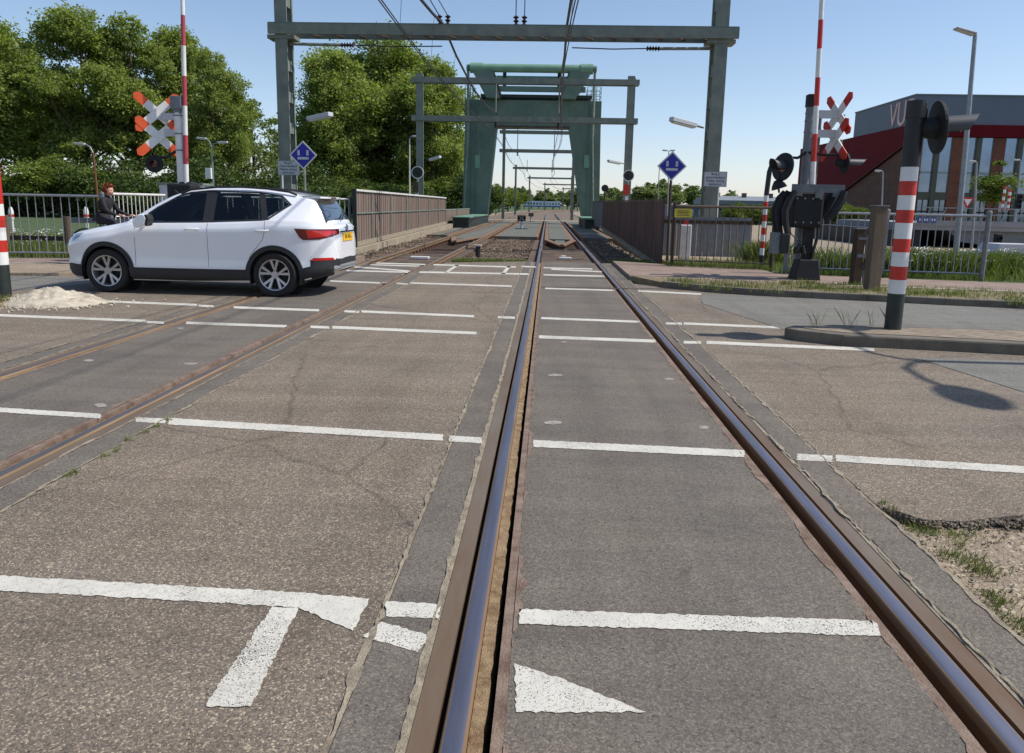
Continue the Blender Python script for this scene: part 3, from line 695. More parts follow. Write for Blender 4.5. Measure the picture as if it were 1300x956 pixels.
# end caps
def endcap(b, i):
    n0 = len(b.v); y_z = secs[i]
    for sd in (1, -1):
        for k in range(NSEC): b.v.append((us[i], sd * y_z[k][0], y_z[k][1]))
    for k in range(NSEC - 1): b.face((n0 + k, n0 + k + 1, n0 + NSEC + k + 1, n0 + NSEC + k))
def cpart(name, b, m_, parent=None, smooth=True, label=None, recalc=False):
    o = b.build(name, m_, parent or car, smooth=smooth, recalc=recalc)
    if label: o['label'] = label
    return o
bb = region_mesh(regs['body']); endcap(bb, 0); endcap(bb, len(us) - 1)
body = cpart('body', bb, M['carpaint'])
g_, gn, gl, gb = nodes('tinted_see_through_glass')
tr_ = gn.new('ShaderNodeBsdfTransparent'); tr_.inputs[0].default_value = (0.48, 0.54, 0.54, 1)
go_ = gn.new('ShaderNodeBsdfGlossy'); go_.inputs['Roughness'].default_value = 0.02; go_.inputs[0].default_value = (0.9, 0.95, 1, 1)
fr_ = gn.new('ShaderNodeFresnel'); fr_.inputs[0].default_value = 1.55
mx_ = gn.new('ShaderNodeMixShader'); gl.new(fr_.outputs[0], mx_.inputs[0]); gl.new(tr_.outputs[0], mx_.inputs[1]); gl.new(go_.outputs[0], mx_.inputs[2])
gl.new(mx_.outputs[0], gn['Material Output'].inputs[0]); M['cglass'] = g_
# black trim: sills, arches, bumpers, window surround
sill = [(1.16, .10), (1.26, .415), (2.2, .405), (3.04, .415), (3.14, .10)]
sill = [(1.245, .215), (1.21, .40), (2.2, .40), (3.10, .405), (3.085, .24), (2.2, .21)]
frontb = [(.01, .40), (.01, .36), (.1, .285), (.3, .235), (.44, .225), (.47, .415), (.2, .43)]
rearb = [(3.90, .27), (4.05, .31), (4.3, .38), (4.355, .42), (4.355, .575), (4.2, .50), (4.0, .47), (3.89, .44)]
for nm, ps in (('sill_cladding', [sill]), ('bumper_cladding', [frontb]), ('bumper_cladding', [rearb])):
    for sd in (1, -1): cpart(nm, overlay(ps, .006, (sd,), .05), M['clad'])
for i in CW:
    for sd in (1, -1): cpart('wheel_arch_trim', overlay(ring_polys(i, .375, .445, .25), .009, (sd,), 1.0), M['clad'])
for sd in (1, -1):
    # window surround as strips between the glass outlines and the outer outline
    c_ = cpart('window_surround', overlay([[(2.385, 1.10), (2.36, 1.57), (2.53, 1.575), (2.55, 1.10)], [(3.17, 1.555), (3.30, 1.155), (3.385, 1.165), (3.26, 1.555)],
        [(1.28, 1.065), (1.60, 1.315), (1.89, 1.475), (2.11, 1.548), (2.42, 1.578), (3.20, 1.565), (3.53, 1.52), (3.70, 1.385), (3.67, 1.385), (3.505, 1.498), (3.2, 1.543), (2.42, 1.556), (2.12, 1.524), (1.90, 1.452), (1.62, 1.295), (1.36, 1.083)],
        [(1.28, 1.065), (1.36, 1.09), (1.52, 1.215), (1.46, 1.09), (2.4, 1.118), (3.3, 1.165), (3.4, 1.19), (3.66, 1.392), (3.70, 1.385), (3.40, 1.155), (3.3, 1.14), (2.4, 1.095)]], .004, (sd,), .04), M['clad'])
    for wp in (W_front, W_rear, W_quart): cpart('window', overlay([wp], .002, (sd,), .05), M['cglass'])
    cpart('headlight', overlay([[(.035, .70), (.05, .785), (.20, .872), (.46, .90), (.40, .83), (.18, .73)]], .004, (sd,), .02), M['lens'])
    tl = cpart('tail_light', overlay([[(3.80, 1.035), (4.0, 1.03), (4.20, 1.03), (4.345, 1.03), (4.35, .955), (4.30, .915), (4.15, .875), (3.93, .865), (3.88, .90)]], .006, (sd,), .02), M['dredlens'])
    cpart('lamp_lens', overlay([[(3.97, 1.01), (4.12, 1.01), (4.33, 1.0), (4.33, .96), (4.2, .915), (4.0, .90)]], .009, (sd,), .02), M['redlens'], tl)
    cpart('reflector', overlay([[(4.06, .60), (4.30, .60), (4.32, .565), (4.02, .555)]], .005, (sd,), .02), M['redlens'])
cpart('windscreen', region_mesh(regs['windscreen']), M['glass'])
def topfn(u, y, sd, off): return (u + off, y, top_z(u, y) + off)
rw = overlay([[(4.03, -.53), (4.13, -.60), (4.215, -.655), (4.222, 0), (4.215, .655), (4.13, .60), (4.03, .53), (4.025, 0)]], .006, (1,), .03, fn=topfn)
cpart('rear_windscreen', rw, M['glass'])
for sd in (1, -1): cpart('rear_bumper_trim', region_mesh(regs['bumper_trim'], (sd,), -.001), M['clad'])
cpart('skid_plate', region_mesh(regs['skid'], inset=-.001), M['silver'])
if 'grille' in regs: cpart('grille', region_mesh(regs['grille']), M['clad'])
# dark cabin with seats
b = MB(); b.bx(1.25, 3.95, -.80, .80, .42, .98); b.bx(2.0, 3.9, -.52, .52, 1.50, 1.52); b.bx(1.25, 1.7, -.6, .6, .98, 1.06); cpart('cabin_trim', b, M['seat'], smooth=False, recalc=True)
for x_ in (2.25, 3.1):
    for y_ in (-.37, .37):
        b = MB(); b.prism([(x_, .9), (x_ + .12, .9), (x_ + .22, 1.30), (x_ + .12, 1.32)], y_ - .24, y_ + .24, 'y'); b.box((x_ + .19, y_, 1.40), (.09, .24, .16)); b.tube([(x_ + .17, y_, 1.28), (x_ + .19, y_, 1.36)], .012, 6); cpart('seat', b, M['seat'], smooth=False, recalc=True)
b = MB(); cc = Vector((1.86, .37, 1.08)); b.tube([cc + Vector((math.sin(R(35)) * .18 * math.cos(a), .18 * math.sin(a), math.cos(R(35)) * .18 * math.cos(a))) for a in [2 * math.pi * k / 20 for k in range(21)]], .014, 6, False); cpart('steering_wheel', b, M['seat'])
# rear face details on the tailgate
b = MB(); b.box((4.362, 0, .90), (0.012, 0.54, 0.125)); 
pl = cpart('number_plate', b, M['plate'], smooth=False, recalc=True)
text('plate_text', 'NF-445-L', 0.105, M['black'], pl, (4.3695, 0, .90), (R(90), 0, R(90)), 0.001, sx=0.95)
b = MB(); b.box((4.362, 0, .985), (0.02, 0.74, 0.02)); cpart('plate_trim', b, M['clad'], smooth=False, recalc=True)
b = MB()
for z in (1.00, 1.035, 1.07): b.box((4.352, 0, z), (0.012, 0.10, 0.022), Matrix.Rotation(R(-20), 3, 'X'))
cpart('badge', b, M['silver'], smooth=False, recalc=True)
b = MB(); b.prism([(3.84, -.54), (4.10, -.54), (4.14, -.3), (4.14, .3), (4.10, .54), (3.84, .54)], 1.485, 1.513); cpart('spoiler', b, M['carpaint'], smooth=False, recalc=True)
b = MB(); b.box((4.142, 0, 1.499), (0.01, 0.26, 0.016)); cpart('brake_light', b, M['dredlens'], smooth=False, recalc=True)
b = MB(); b.tube([(4.27, 0, 1.16), (4.25, 0.1, 1.19), (4.20, .42, 1.27)], 0.011, 6); cpart('rear_wiper', b, M['black'], recalc=True)
for sd in (1, -1):
    b = MB(); b.tube([(1.95, sd * .60, 1.52), (2.1, sd * .595, 1.58), (2.5, sd * .585, 1.625), (2.9, sd * .58, 1.635), (3.3, sd * .57, 1.615), (3.62, sd * .56, 1.575), (3.74, sd * .555, 1.53)], 0.016, 8)
    cpart('roof_rail', b, M['black'], recalc=True)
    # mirror
    b = MB(); b.prism([(1.44, 1.02), (1.50, 1.0), (1.62, 1.05), (1.65, 1.14), (1.62, 1.21), (1.52, 1.20), (1.43, 1.10)], sd * .95, sd * 1.12, 'y'); b.beam((1.52, sd * .86, 1.07), (1.53, sd * .97, 1.08), .05, .04)
    mr = cpart('wing_mirror', b, M['carpaint'], smooth=False, recalc=True); mr.modifiers.new('b', 'BEVEL').width = 0.015
    b = MB(); b.prism([(1.625, 1.03), (1.655, 1.05), (1.68, 1.14), (1.65, 1.205), (1.625, 1.2)], sd * .955, sd * 1.115, 'y'); cpart('mirror_glass', b, M['clad'], mr, smooth=False, recalc=True)
    for u in (2.24, 3.32):
        b = MB(); b.tube([(u - .10, sd * .918, .985), (u - .07, sd * .945, .99), (u + .07, sd * .945, .995), (u + .10, sd * .918, 1.0)], .014, 8); cpart('door_handle', b, M['carpaint'], recalc=True)
    for pts in ([(1.33, .93, .43), (1.34, .93, .98), (1.36, .90, 1.07)], [(2.47, .93, .43), (2.47, .93, .98), (2.47, .905, 1.09)], [(3.05, .93, .43), (3.12, .935, .62), (3.32, .93, .86), (3.36, .922, 1.0), (3.35, .89, 1.14)]):
        b = MB(); b.tube([(p[0], sd * side_y(p[0], p[2]), p[2]) for p in [tuple(Vector(a_).lerp(Vector(c_), t / 4)) for a_, c_ in zip(pts, pts[1:]) for t in range(5)]], 0.003, 5); cpart('door_seam', b, M['clad'], recalc=True)
# dark underbody and wheel wells
b = MB(); b.bx(.35, 3.9, -.78, .78, .22, .32); b.bx(1.3, 3.1, -.84, .84, .19, .42); cpart('underbody', b, M['clad'], smooth=False, recalc=True)
for i in CW:
    for sd in (1, -1):
        b = MB(); x, z = CW[i]; n_ = 28
        for j in range(n_):
            a0, a1 = math.pi * (-0.12 + 1.24 * j / n_), math.pi * (-0.12 + 1.24 * (j + 1) / n_)
            q = [(x + .40 * math.cos(a), y, z + .40 * math.sin(a)) for a, y in ((a0, sd * .90), (a1, sd * .90), (a1, sd * .5), (a0, sd * .5))]; b.poly(q)
        b.lathe([(0.40, 0), (0.0, 0)], (x, sd * .52, z), (0, 1, 0), 24)
        cpart('wheel_housing', b, M['blackm'], recalc=False)
def wheel(x, sd):
    c = (x, sd * .80, .335)
    b = MB(); b.lathe([(.225, -.10), (.31, -.115), (.33, -.095), (.3385, -.06), (.3385, .06), (.33, .095), (.31, .115), (.235, .105), (.225, .08), (.225, -.10)], c, (0, sd, 0), 48)
    wh = cpart('wheel', b, M['tyre'], recalc=True)
    r_ = MB(); r_.lathe([(.237, .104), (.237, .112), (.222, .108), (.214, .07), (.205, .0)], c, (0, sd, 0), 48)
    r_.lathe([(.0, .088), (.055, .088), (.062, .075), (.062, .04)], c, (0, sd, 0), 24)
    for k in range(5):
        for e in (-1, 1):
            a = 2 * math.pi * k / 5 + R(90); a1 = a + e * R(13)
            yo = lambda d: c[1] + sd * d
            p0 = (c[0] + .05 * math.cos(a), yo(.082), c[2] + .05 * math.sin(a)); p1 = (c[0] + .228 * math.cos(a1), yo(.102), c[2] + .228 * math.sin(a1))
            d = Vector(p1) - Vector(p0); nrm = Vector((0, 1, 0)).cross(d).normalized()
            w0, w1 = .014, .021
            q = [Vector(p0) - nrm * w0, Vector(p0) + nrm * w0, Vector(p1) + nrm * w1, Vector(p1) - nrm * w1]
            back = [v - Vector((0, sd * .03, 0)) for v in q]; bi = len(r_.v); r_.v += [tuple(v) for v in q + back]
            for f in ((0, 1, 2, 3), (7, 6, 5, 4), (0, 4, 5, 1), (1, 5, 6, 2), (2, 6, 7, 3), (3, 7, 4, 0)): r_.face([bi + j for j in f])
    cpart('rim', r_, M['alu'], wh, recalc=True)
    k_ = MB(); k_.lathe([(.215, .0), (.15, .01), (.0, .01)], c, (0, sd, 0), 32); cpart('spoke_gap_shade', k_, M['blackm'], wh, recalc=True)  # plain black disc: the shade behind the spokes, put into its colour
for i in CW:
    for sd in (1, -1): wheel(CW[i][0], sd)
# car local x runs from nose (0) to tail; local +y faces away from the camera
SC = 0.965
car.scale = (SC, SC, SC); car.rotation_euler = (0, 0, R(-1.2))
car.location = (-6.455 - 0.86 * SC, 11.08 + 0.90 * SC, 0.0)
# rear cap of the car in its own colours
b = MB(); i_ = len(us) - 1; sc_ = secs[i_]
for k in range(NSEC - 1):
    (y0, z0), (y1, z1) = sc_[k], sc_[k + 1]
    b.use(0 if (z0 + z1) / 2 < 0.485 else 1)
    b.poly([(4.3625, y0, z0), (4.3625, y1, z1), (4.3625, -y1, z1), (4.3625, -y0, z0)])
b.build('rear_bumper', [M['silver'], M['clad']], car, recalc=False)

# ================================================================ railway: bridge approach, plates, guards
def PX(x, y, X):                                  # sight line to the plane X = const
    r = _ray(x, y); t = X / r[0]; return (X, r[1] * t, H_EYE + r[2] * t)
b = MB()
for k in range(17):
    y = 19.45 + k * 0.42
    if y < 26.4: b.bx(TR - .68, TR + .68, y, y + .405, -.16, -.075 + 0.004 * (k % 3))
struct(b.build('track_planks', M['plank']))
b = MB()
for k in range(12):
    y = 17.7 + k * 0.42; b.bx(TL - .66, TL + .66, y, y + .40, -.17, -.10 + 0.004 * (k % 3))
struct(b.build('track_planks', M['plank']))
b = MB()
for tc in (TR, TL):
    for s in (-1, 1): b.bx(tc + s * .78 + (0 if s > 0 else -.28), tc + s * .78 + (.28 if s > 0 else 0), 19.5 if tc == TR else 17.7, 34, -.17, -.11)
struct(b.build('trackside_boards', M['plank']))
# bridge deck plates
b = MB(); c_ = MB(); g_b = MB()
for (x0, x1) in ((-2.42, -0.42), (1.62, 3.0), (-5.5, -4.55)):
    b.bx(x0 + .12, x1 - .12, 35.5, 71, -.2, -.035)
b.bx(TR - .45, TR + .45, 33.4, 71, -.2, -.03); b.bx(TL - .45, TL + .45, 32, 71, -.2, -.03)
struct(b.build('bridge_deck_plates', M['deckplate']))
for (x0, x1) in ((-2.42, -0.42), (1.62, 3.0), (-5.5, -4.55)):
    c_.bx(x0, x0 + .11, 35.4, 71, -.2, -.03); c_.bx(x1 - .11, x1, 35.4, 71, -.2, -.03)
for tc in (TR, TL):
    for s in (-1, 1): c_.bx(tc + s * .46, tc + s * .64, 33, 71, -.2, -.045)
struct(c_.build('bridge_deck_edges', M['deckrust']))
b = MB(); b.bx(-8, 6, 71.1, 75.5, -.3, -.02); struct(b.build('bridge_abutment', M['conc']))
# wedge-shaped guard frames between the rails
for tc, yt, lab in ((TR, 27.6, 'wedge-shaped brown guard frame between the polished rails'), (TL, 29.0, 'wedge-shaped brown guard frame between the rusty rails')):
    t = thing('rail_guard', lab, 'rail guard', (tc, yt, 0))
    for s in (-1, 1):
        g1 = MB(); g1.beam((0, 0, -.02), (s * .56, 4.6, -.02), .20, .05); g1.build('guard_bar', M['deckrust'], t)
        g2 = MB(); g2.beam((0, .06, -.12), (s * .54, 4.6, -.12), .06, .16); g2.build('guard_face', M['wood_d'], t)
    g3 = MB(); g3.bx(-.2, .2, 1.9, 5.2, -.10, -.05); g3.build('cover_plate', M['deckplate'], t)
t = thing('track_device', 'small white device lying between the polished rails just past the crossing', 'track device', (TR - 0.02, 21.4, -.075))
b = MB(); b.box((0, 0, .04), (.34, .22, .06)); b.box((-.05, .05, .09), (.12, .1, .05)); b.build('housing', M['offwhite'], t, bevel=.01)
b = MB(); b.tube([(.17, 0, .03), (.3, .1, .02), (.5, .3, .02)], .012, 6); b.build('cable', M['black'], t)
t = thing('track_device', 'flat white device lying between the rusty rails just past the crossing', 'track device', (TL + 0.1, 20.6, -.095))
b = MB(); b.box((0, 0, .04), (.5, .26, .07)); b.build('housing', M['offwhite'], t, bevel=.01)
b = MB(); b.tube([(.25, 0, .03), (.5, .2, .02), (.6, .8, .02)], .014, 6); b.build('cable', M['black'], t)
t = thing('marker_stub', 'short black stub standing in the ballast beside the left track', 'marker stub', (-2.05, 23.0, -.15))
b = MB(); b.cyl((0, 0, 0), (0, 0, .32), .07); b.build('post', M['black'], t); b = MB(); b.box((0, 0, .33), (.2, .2, .04)); b.build('cap', M['offwhite'], t)
# dwarf signals between the tracks
def dwarf(x, y, lab, s=1.0):
    t = thing('dwarf_signal', lab, 'railway signal', (x, y, -.05), group='dwarf signals between the tracks')
    b = MB(); b.box((0, 0, .03), (.75 * s, .4, .05)); b.build('foot', M['black'], t)
    b = MB(); b.cyl((0, 0, .05), (0, 0, .5 * s), .07); b.build('post', M['signgrey'], t)
    b = MB(); b.box((0, 0, .66 * s), (.50 * s, .25, .34 * s)); b.build('housing', M['black'], t, bevel=.02)
    for sx in (-1, 1):
        b = MB(); b.lathe([(.075 * s, 0), (.08 * s, -.12)], (sx * .13 * s, -.125, .68 * s), (0, 1, 0), 14); b.build('lamp_hood', M['black'], t)
    for e in (-1, 1):
        b = MB(); b.box((-.0, -.131, .66 * s), (.36 * s, .008, .03), Matrix.Rotation(R(40 * e), 3, 'Y')); b.build('white_bar', M['offwhite'], t)
q = G(662, 290); dwarf(q[0], q[1], 'black dwarf signal with white cross standing between the tracks, nearer one')
q = G(674, 280.5); dwarf(q[0], q[1], 'small dark dwarf signal between the tracks, farther one near the white bridge edge', .9)

# ================================================================ electrification portals
def channel(b, x0, x1, y, z, h_=.38, t_=.16, hole=None):
    b.bx(x0, x1, y - t_ / 2, y + t_ / 2, z - h_ / 2, z + h_ / 2)
def lattice_mast(name, t, x, y, zb, zt, w_, d_, mats, side):
    """box mast: solid front and back flange plates, battened sides with dark openings"""
    b = MB(); b.bx(x - w_ / 2, x + w_ / 2, y - d_ / 2, y - d_ / 2 + .05, zb, zt); b.bx(x - w_ / 2, x + w_ / 2, y + d_ / 2 - .05, y + d_ / 2, zb, zt)
    for s in (-1, 1):
        z = zb
        while z < zt:
            b.bx(x + s * (w_ / 2 - .02) - .012, x + s * (w_ / 2 - .02) + .012, y - d_ / 2 + .051, y + d_ / 2 - .051, z, min(zt, z + .34)); z += 1.0
    m = b.build('mast', mats[0], t)
    e = MB(); e.bx(x + side * (w_ / 2 + .004), x + side * (w_ / 2 + .03), y + d_ / 2 - .09, y + d_ / 2 + .02, zb, zt); e.build('mast_flange', mats[1], t)
    return m
def lamp_fitting(lab, p, q, group='tube lamps on the catenary masts'):
    """a trough lamp from p (mast end) out to q"""
    p, q = Vector(p), Vector(q); d = (q - p); t = thing('trough_lamp', lab, 'lamp', tuple(p), group=group)
    b = MB(); b.tube([(0, 0, 0), tuple(d * .3)], .035, 6); b.build('bracket', M['black'], t)
    b = MB(); b.beam(tuple(d * .25), tuple(d), .24, .14); b.build('housing', M['signgrey'], t, bevel=.02)
    b = MB(); b.beam(tuple(d * .3 + Vector((0, 0, -.085))), tuple(d * .95 + Vector((0, 0, -.085))), .18, .04); b.build('diffuser', M['dish'], t)
    return t
def insulator(name, t, p, q, m_=None, r=.055, n_=5):
    p, q = Vector(p), Vector(q); b = MB(); L = (q - p).length; prof_ = []
    for k in range(n_): prof_ += [(.4 * r, L * k / n_), (r, L * (k + .4) / n_), (.4 * r, L * (k + .8) / n_)]
    b.lathe([(0.0, 0)] + prof_ + [(0.0, L)], p, (q - p), 10); return b.build(name, m_ or M['insul'], t, smooth=True)
def near_portal():
    Yp = 26.3; xl, xr = P(366, 235, Yp)[0], P(902, 235, Yp)[0]
    zt = P(650, 33, Yp - .3)[2]; zb_ = P(650, 46.5, Yp - .3)[2]; zm = (zt + zb_) / 2; h_ = zt - zb_
    t = thing('catenary_portal', 'nearest tall green-grey portal, its beam right across the top of the photo', 'catenary portal', (0, Yp, 0), group='steel portals over the tracks')
    lattice_mast('mast', t, xl, 0, -.4, 11.2, .40, .55, (M['gstl'], M['gflange']), 1)
    lattice_mast('mast', t, xr, 0, -.4, 11.2, .42, .55, (M['gstl'], M['gflange']), -1)
    x0, x1 = P(345, 36, Yp)[0], P(935, 43, Yp)[0]
    for yy in (-.36, .36):
        b = MB(); channel(b, x0, x1, yy, zm, h_, .10); b.build('beam', M['gstl'], t)
        b = MB(); b.bx(x0 + 0.01, x1 - .01, yy - .055, yy + .055, zm + h_ / 2 + .002, zm + h_ / 2 + .03); b.build('beam_flange', M['bridge'], t)
        b = MB(); channel(b, x0 + .3, x1 - .3, yy, 10.1, .36, .10); b.build('upper_beam', M['gstl'], t)
    k = 0; x = xl + .7
    while x < xr - .4:
        b = MB(); b.beam((x, -.305, zm - h_ / 2 + .06), (x + .45, .305, zm - h_ / 2 + .06), .09, .03); b.build('brace', M['rustbeam'], t); x += .75; k += 1
    for xx in (xl, xr):
        b = MB(); b.bx(xx - .45, xx + .45, -.30, .30, zm - h_ / 2 - .13, zm - h_ / 2 - .01); b.build('bracket', M['gstl'], t)
    # hangers from the upper beam with insulators standing on the lower beam
    for xc in (TL - .05, (TR + TL) / 2 + .42):
        for dx in (-.14, .14):
            b = MB(); b.tube([(xc + dx, 0, zm + h_ / 2 + .35), (xc + dx - (0.0 if xc > -2 else 1.6), 0, 9.95)], .018, 6); b.build('hanger', M['wire'], t)
            insulator('insulator', t, (xc + dx * .9, 0, zm + h_ / 2 + .05), (xc + dx, 0, zm + h_ / 2 + .40), r=.10, n_=3)
    # registration arms to the two contact lines
    for xm, xw, s in ((xl, TL, 1), (xr, TR, -1)):
        z_ = zm - h_ / 2 - .26
        b = MB(); b.tube([(xm + s * .2, 0, z_ + .02), (xm + s * 1.9, 0, z_)], .05, 8); b.build('register_arm', M['gstl'], t)
        insulator('insulator', t, (xm + s * 1.9, 0, z_), (xm + s * 2.35, 0, z_), r=.09)
        b = MB(); b.tube([(xm + s * 2.35, 0, z_), ((xm + xw) / 2 + s * 1.0, 0, z_ - .03), (xw - s * .1, 0, z_ - .0)], .02, 6); b.build('steady_wire', M['wire'], t)
    return t, xl, xr, Yp
port, mxl, mxr, mY = near_portal()
lamp_fitting('grey trough lamp on the left mast of the nearest portal, above the blue diamond', P(383, 153, mY - .3), P(420, 145, mY - .9))
lamp_fitting('grey trough lamp on the right mast of the nearest portal', P(893, 162, mY - .3), P(852, 151, mY - .9))
def small_portal(Yp, xl, xr, zl, zu, lab, w_=.34, zt=None, drop=True):
    bx_ = bend(Yp)
    t = thing('catenary_portal', lab, 'catenary portal', (bx_, Yp, 0), group='steel portals over the tracks')
    zt = zt or (zu or zl) + .5
    for x in (xl, xr):
        b = MB(); b.bx(x - w_ / 2, x + w_ / 2, -.2, .2, -.4, zt); b.build('mast', M['gstl'], t)
        if Yp < 60:
            b = MB(); b.bx(x + w_ / 2 + .002, x + w_ / 2 + .05, -.22, -.1, -.4, zt - .1); b.build('mast_flange', M['gflange'], t)
    for z, e in ((zl, .5), (zu, .5)):
        if z:
            b = MB(); b.bx(xl - e, xr + e, -.34, -.21, z - .17, z + .17); b.build('beam', M['gstl'], t)
            b = MB(); b.bx(xl - e, xr + e, .21, .34, z - .17, z + .17); b.build('beam', M['gstl'], t)
    if drop:
        for xc in (TR, TL):
            b = MB(); b.tube([(xc, 0, zl - .15), (xc, 0, (zu or zl + 1) + .3)], .05, 6); b.build('hanger', M['gstl'], t)
            insulator('insulator', t, (xc, 0, zl - .05), (xc, 0, zl - .55), r=.12, n_=4)
    return t
Y2 = 51.0; a2, b2 = P(533, 180, Y2)[0], P(798, 180, Y2)[0]
small_portal(Y2, a2, b2, P(650, 152, Y2)[2], P(650, 103.5, Y2)[2], 'second steel portal with two beams, standing just in front of the green bridge', .42, P(800, 97, Y2)[2])
lamp_fitting('small trough lamp on the left mast of the second portal', P(541, 204, Y2 - .3), P(559, 199, Y2 - 1))
lamp_fitting('small trough lamp on the right mast of the second portal', P(793, 208, Y2 - .3), P(772, 204, Y2 - 1))
for Yp, xl_, xr_, lab in ((87, P(639, 240, 87)[0], P(727, 240, 87)[0], 'third steel portal, seen through the opening of the green bridge'), (127, -5.3, 3.9, 'fourth portal along the line, behind the bridge'),
                     (172, -5.0, 4.2, 'fifth portal along the line, where the tracks begin to curve'), (222, -5.2, 4.2, 'sixth portal, far down the curving tracks'), (275, -5.2, 4.2, 'seventh and farthest portal, tiny above the distant track')):
    small_portal(Yp, xl_, xr_, 7.25, 9.25 if Yp < 100 else None, lab, .30, drop=Yp < 130)
# ---- contact lines (messenger, contact wire, droppers), one thing per track
def catenary(tc, lab):
    t = thing('overhead_line', lab, 'overhead line', (0, 0, 0), group='overhead contact lines')
    sup = [-24, 1, 26.3, 51, 87, 127, 172, 222, 275]
    def zm(y):
        for a, c in zip(sup, sup[1:]):
            if a <= y <= c: u = (y - a) / (c - a); return 7.15 - 4 * .62 * u * (1 - u)
        return 7.0
    def zig(y):
        k = 0.2 * math.cos(math.pi * (y - 1) / 25.3) ; return k
    ys = [-20 + 1.5 * k for k in range(0, 64)] + [80 + 6 * k for k in range(33)]
    b = MB(); b.tube([(tc + bend(y) + zig(y) * .4, y, zm(y)) for y in ys], [.009 if y < 11 else .022 for y in ys], 5); b.build('messenger_wire', M['wire'], t)
    for off in (-.03, .03):
        b = MB(); b.tube([(tc + bend(y) + zig(y) + off, y, 5.5) for y in ys], [.007 if y < 11 else .015 for y in ys], 5); b.build('contact_wire', M['wire'], t)
    y = -18
    while y < 120:
        b = MB(); b.tube([(tc + zig(y) * .4, y, zm(y)), (tc + zig(y), y, 5.5)], .006, 4); b.build('dropper', M['wire'], t); y += 5.3
    # long insulated sleeve near the portals
    b = MB(); b.tube([(tc + zig(y) * .4, y, zm(y)) for y in (16, 18, 20, 22, 24, 26.3, 30, 36, 42, 51)], .042, 8); b.build('insulated_sleeve', M['wire'], t)
catenary(TR, 'dark overhead wires above the polished right-hand track'); catenary(TL, 'dark overhead wires above the rusty left-hand track')

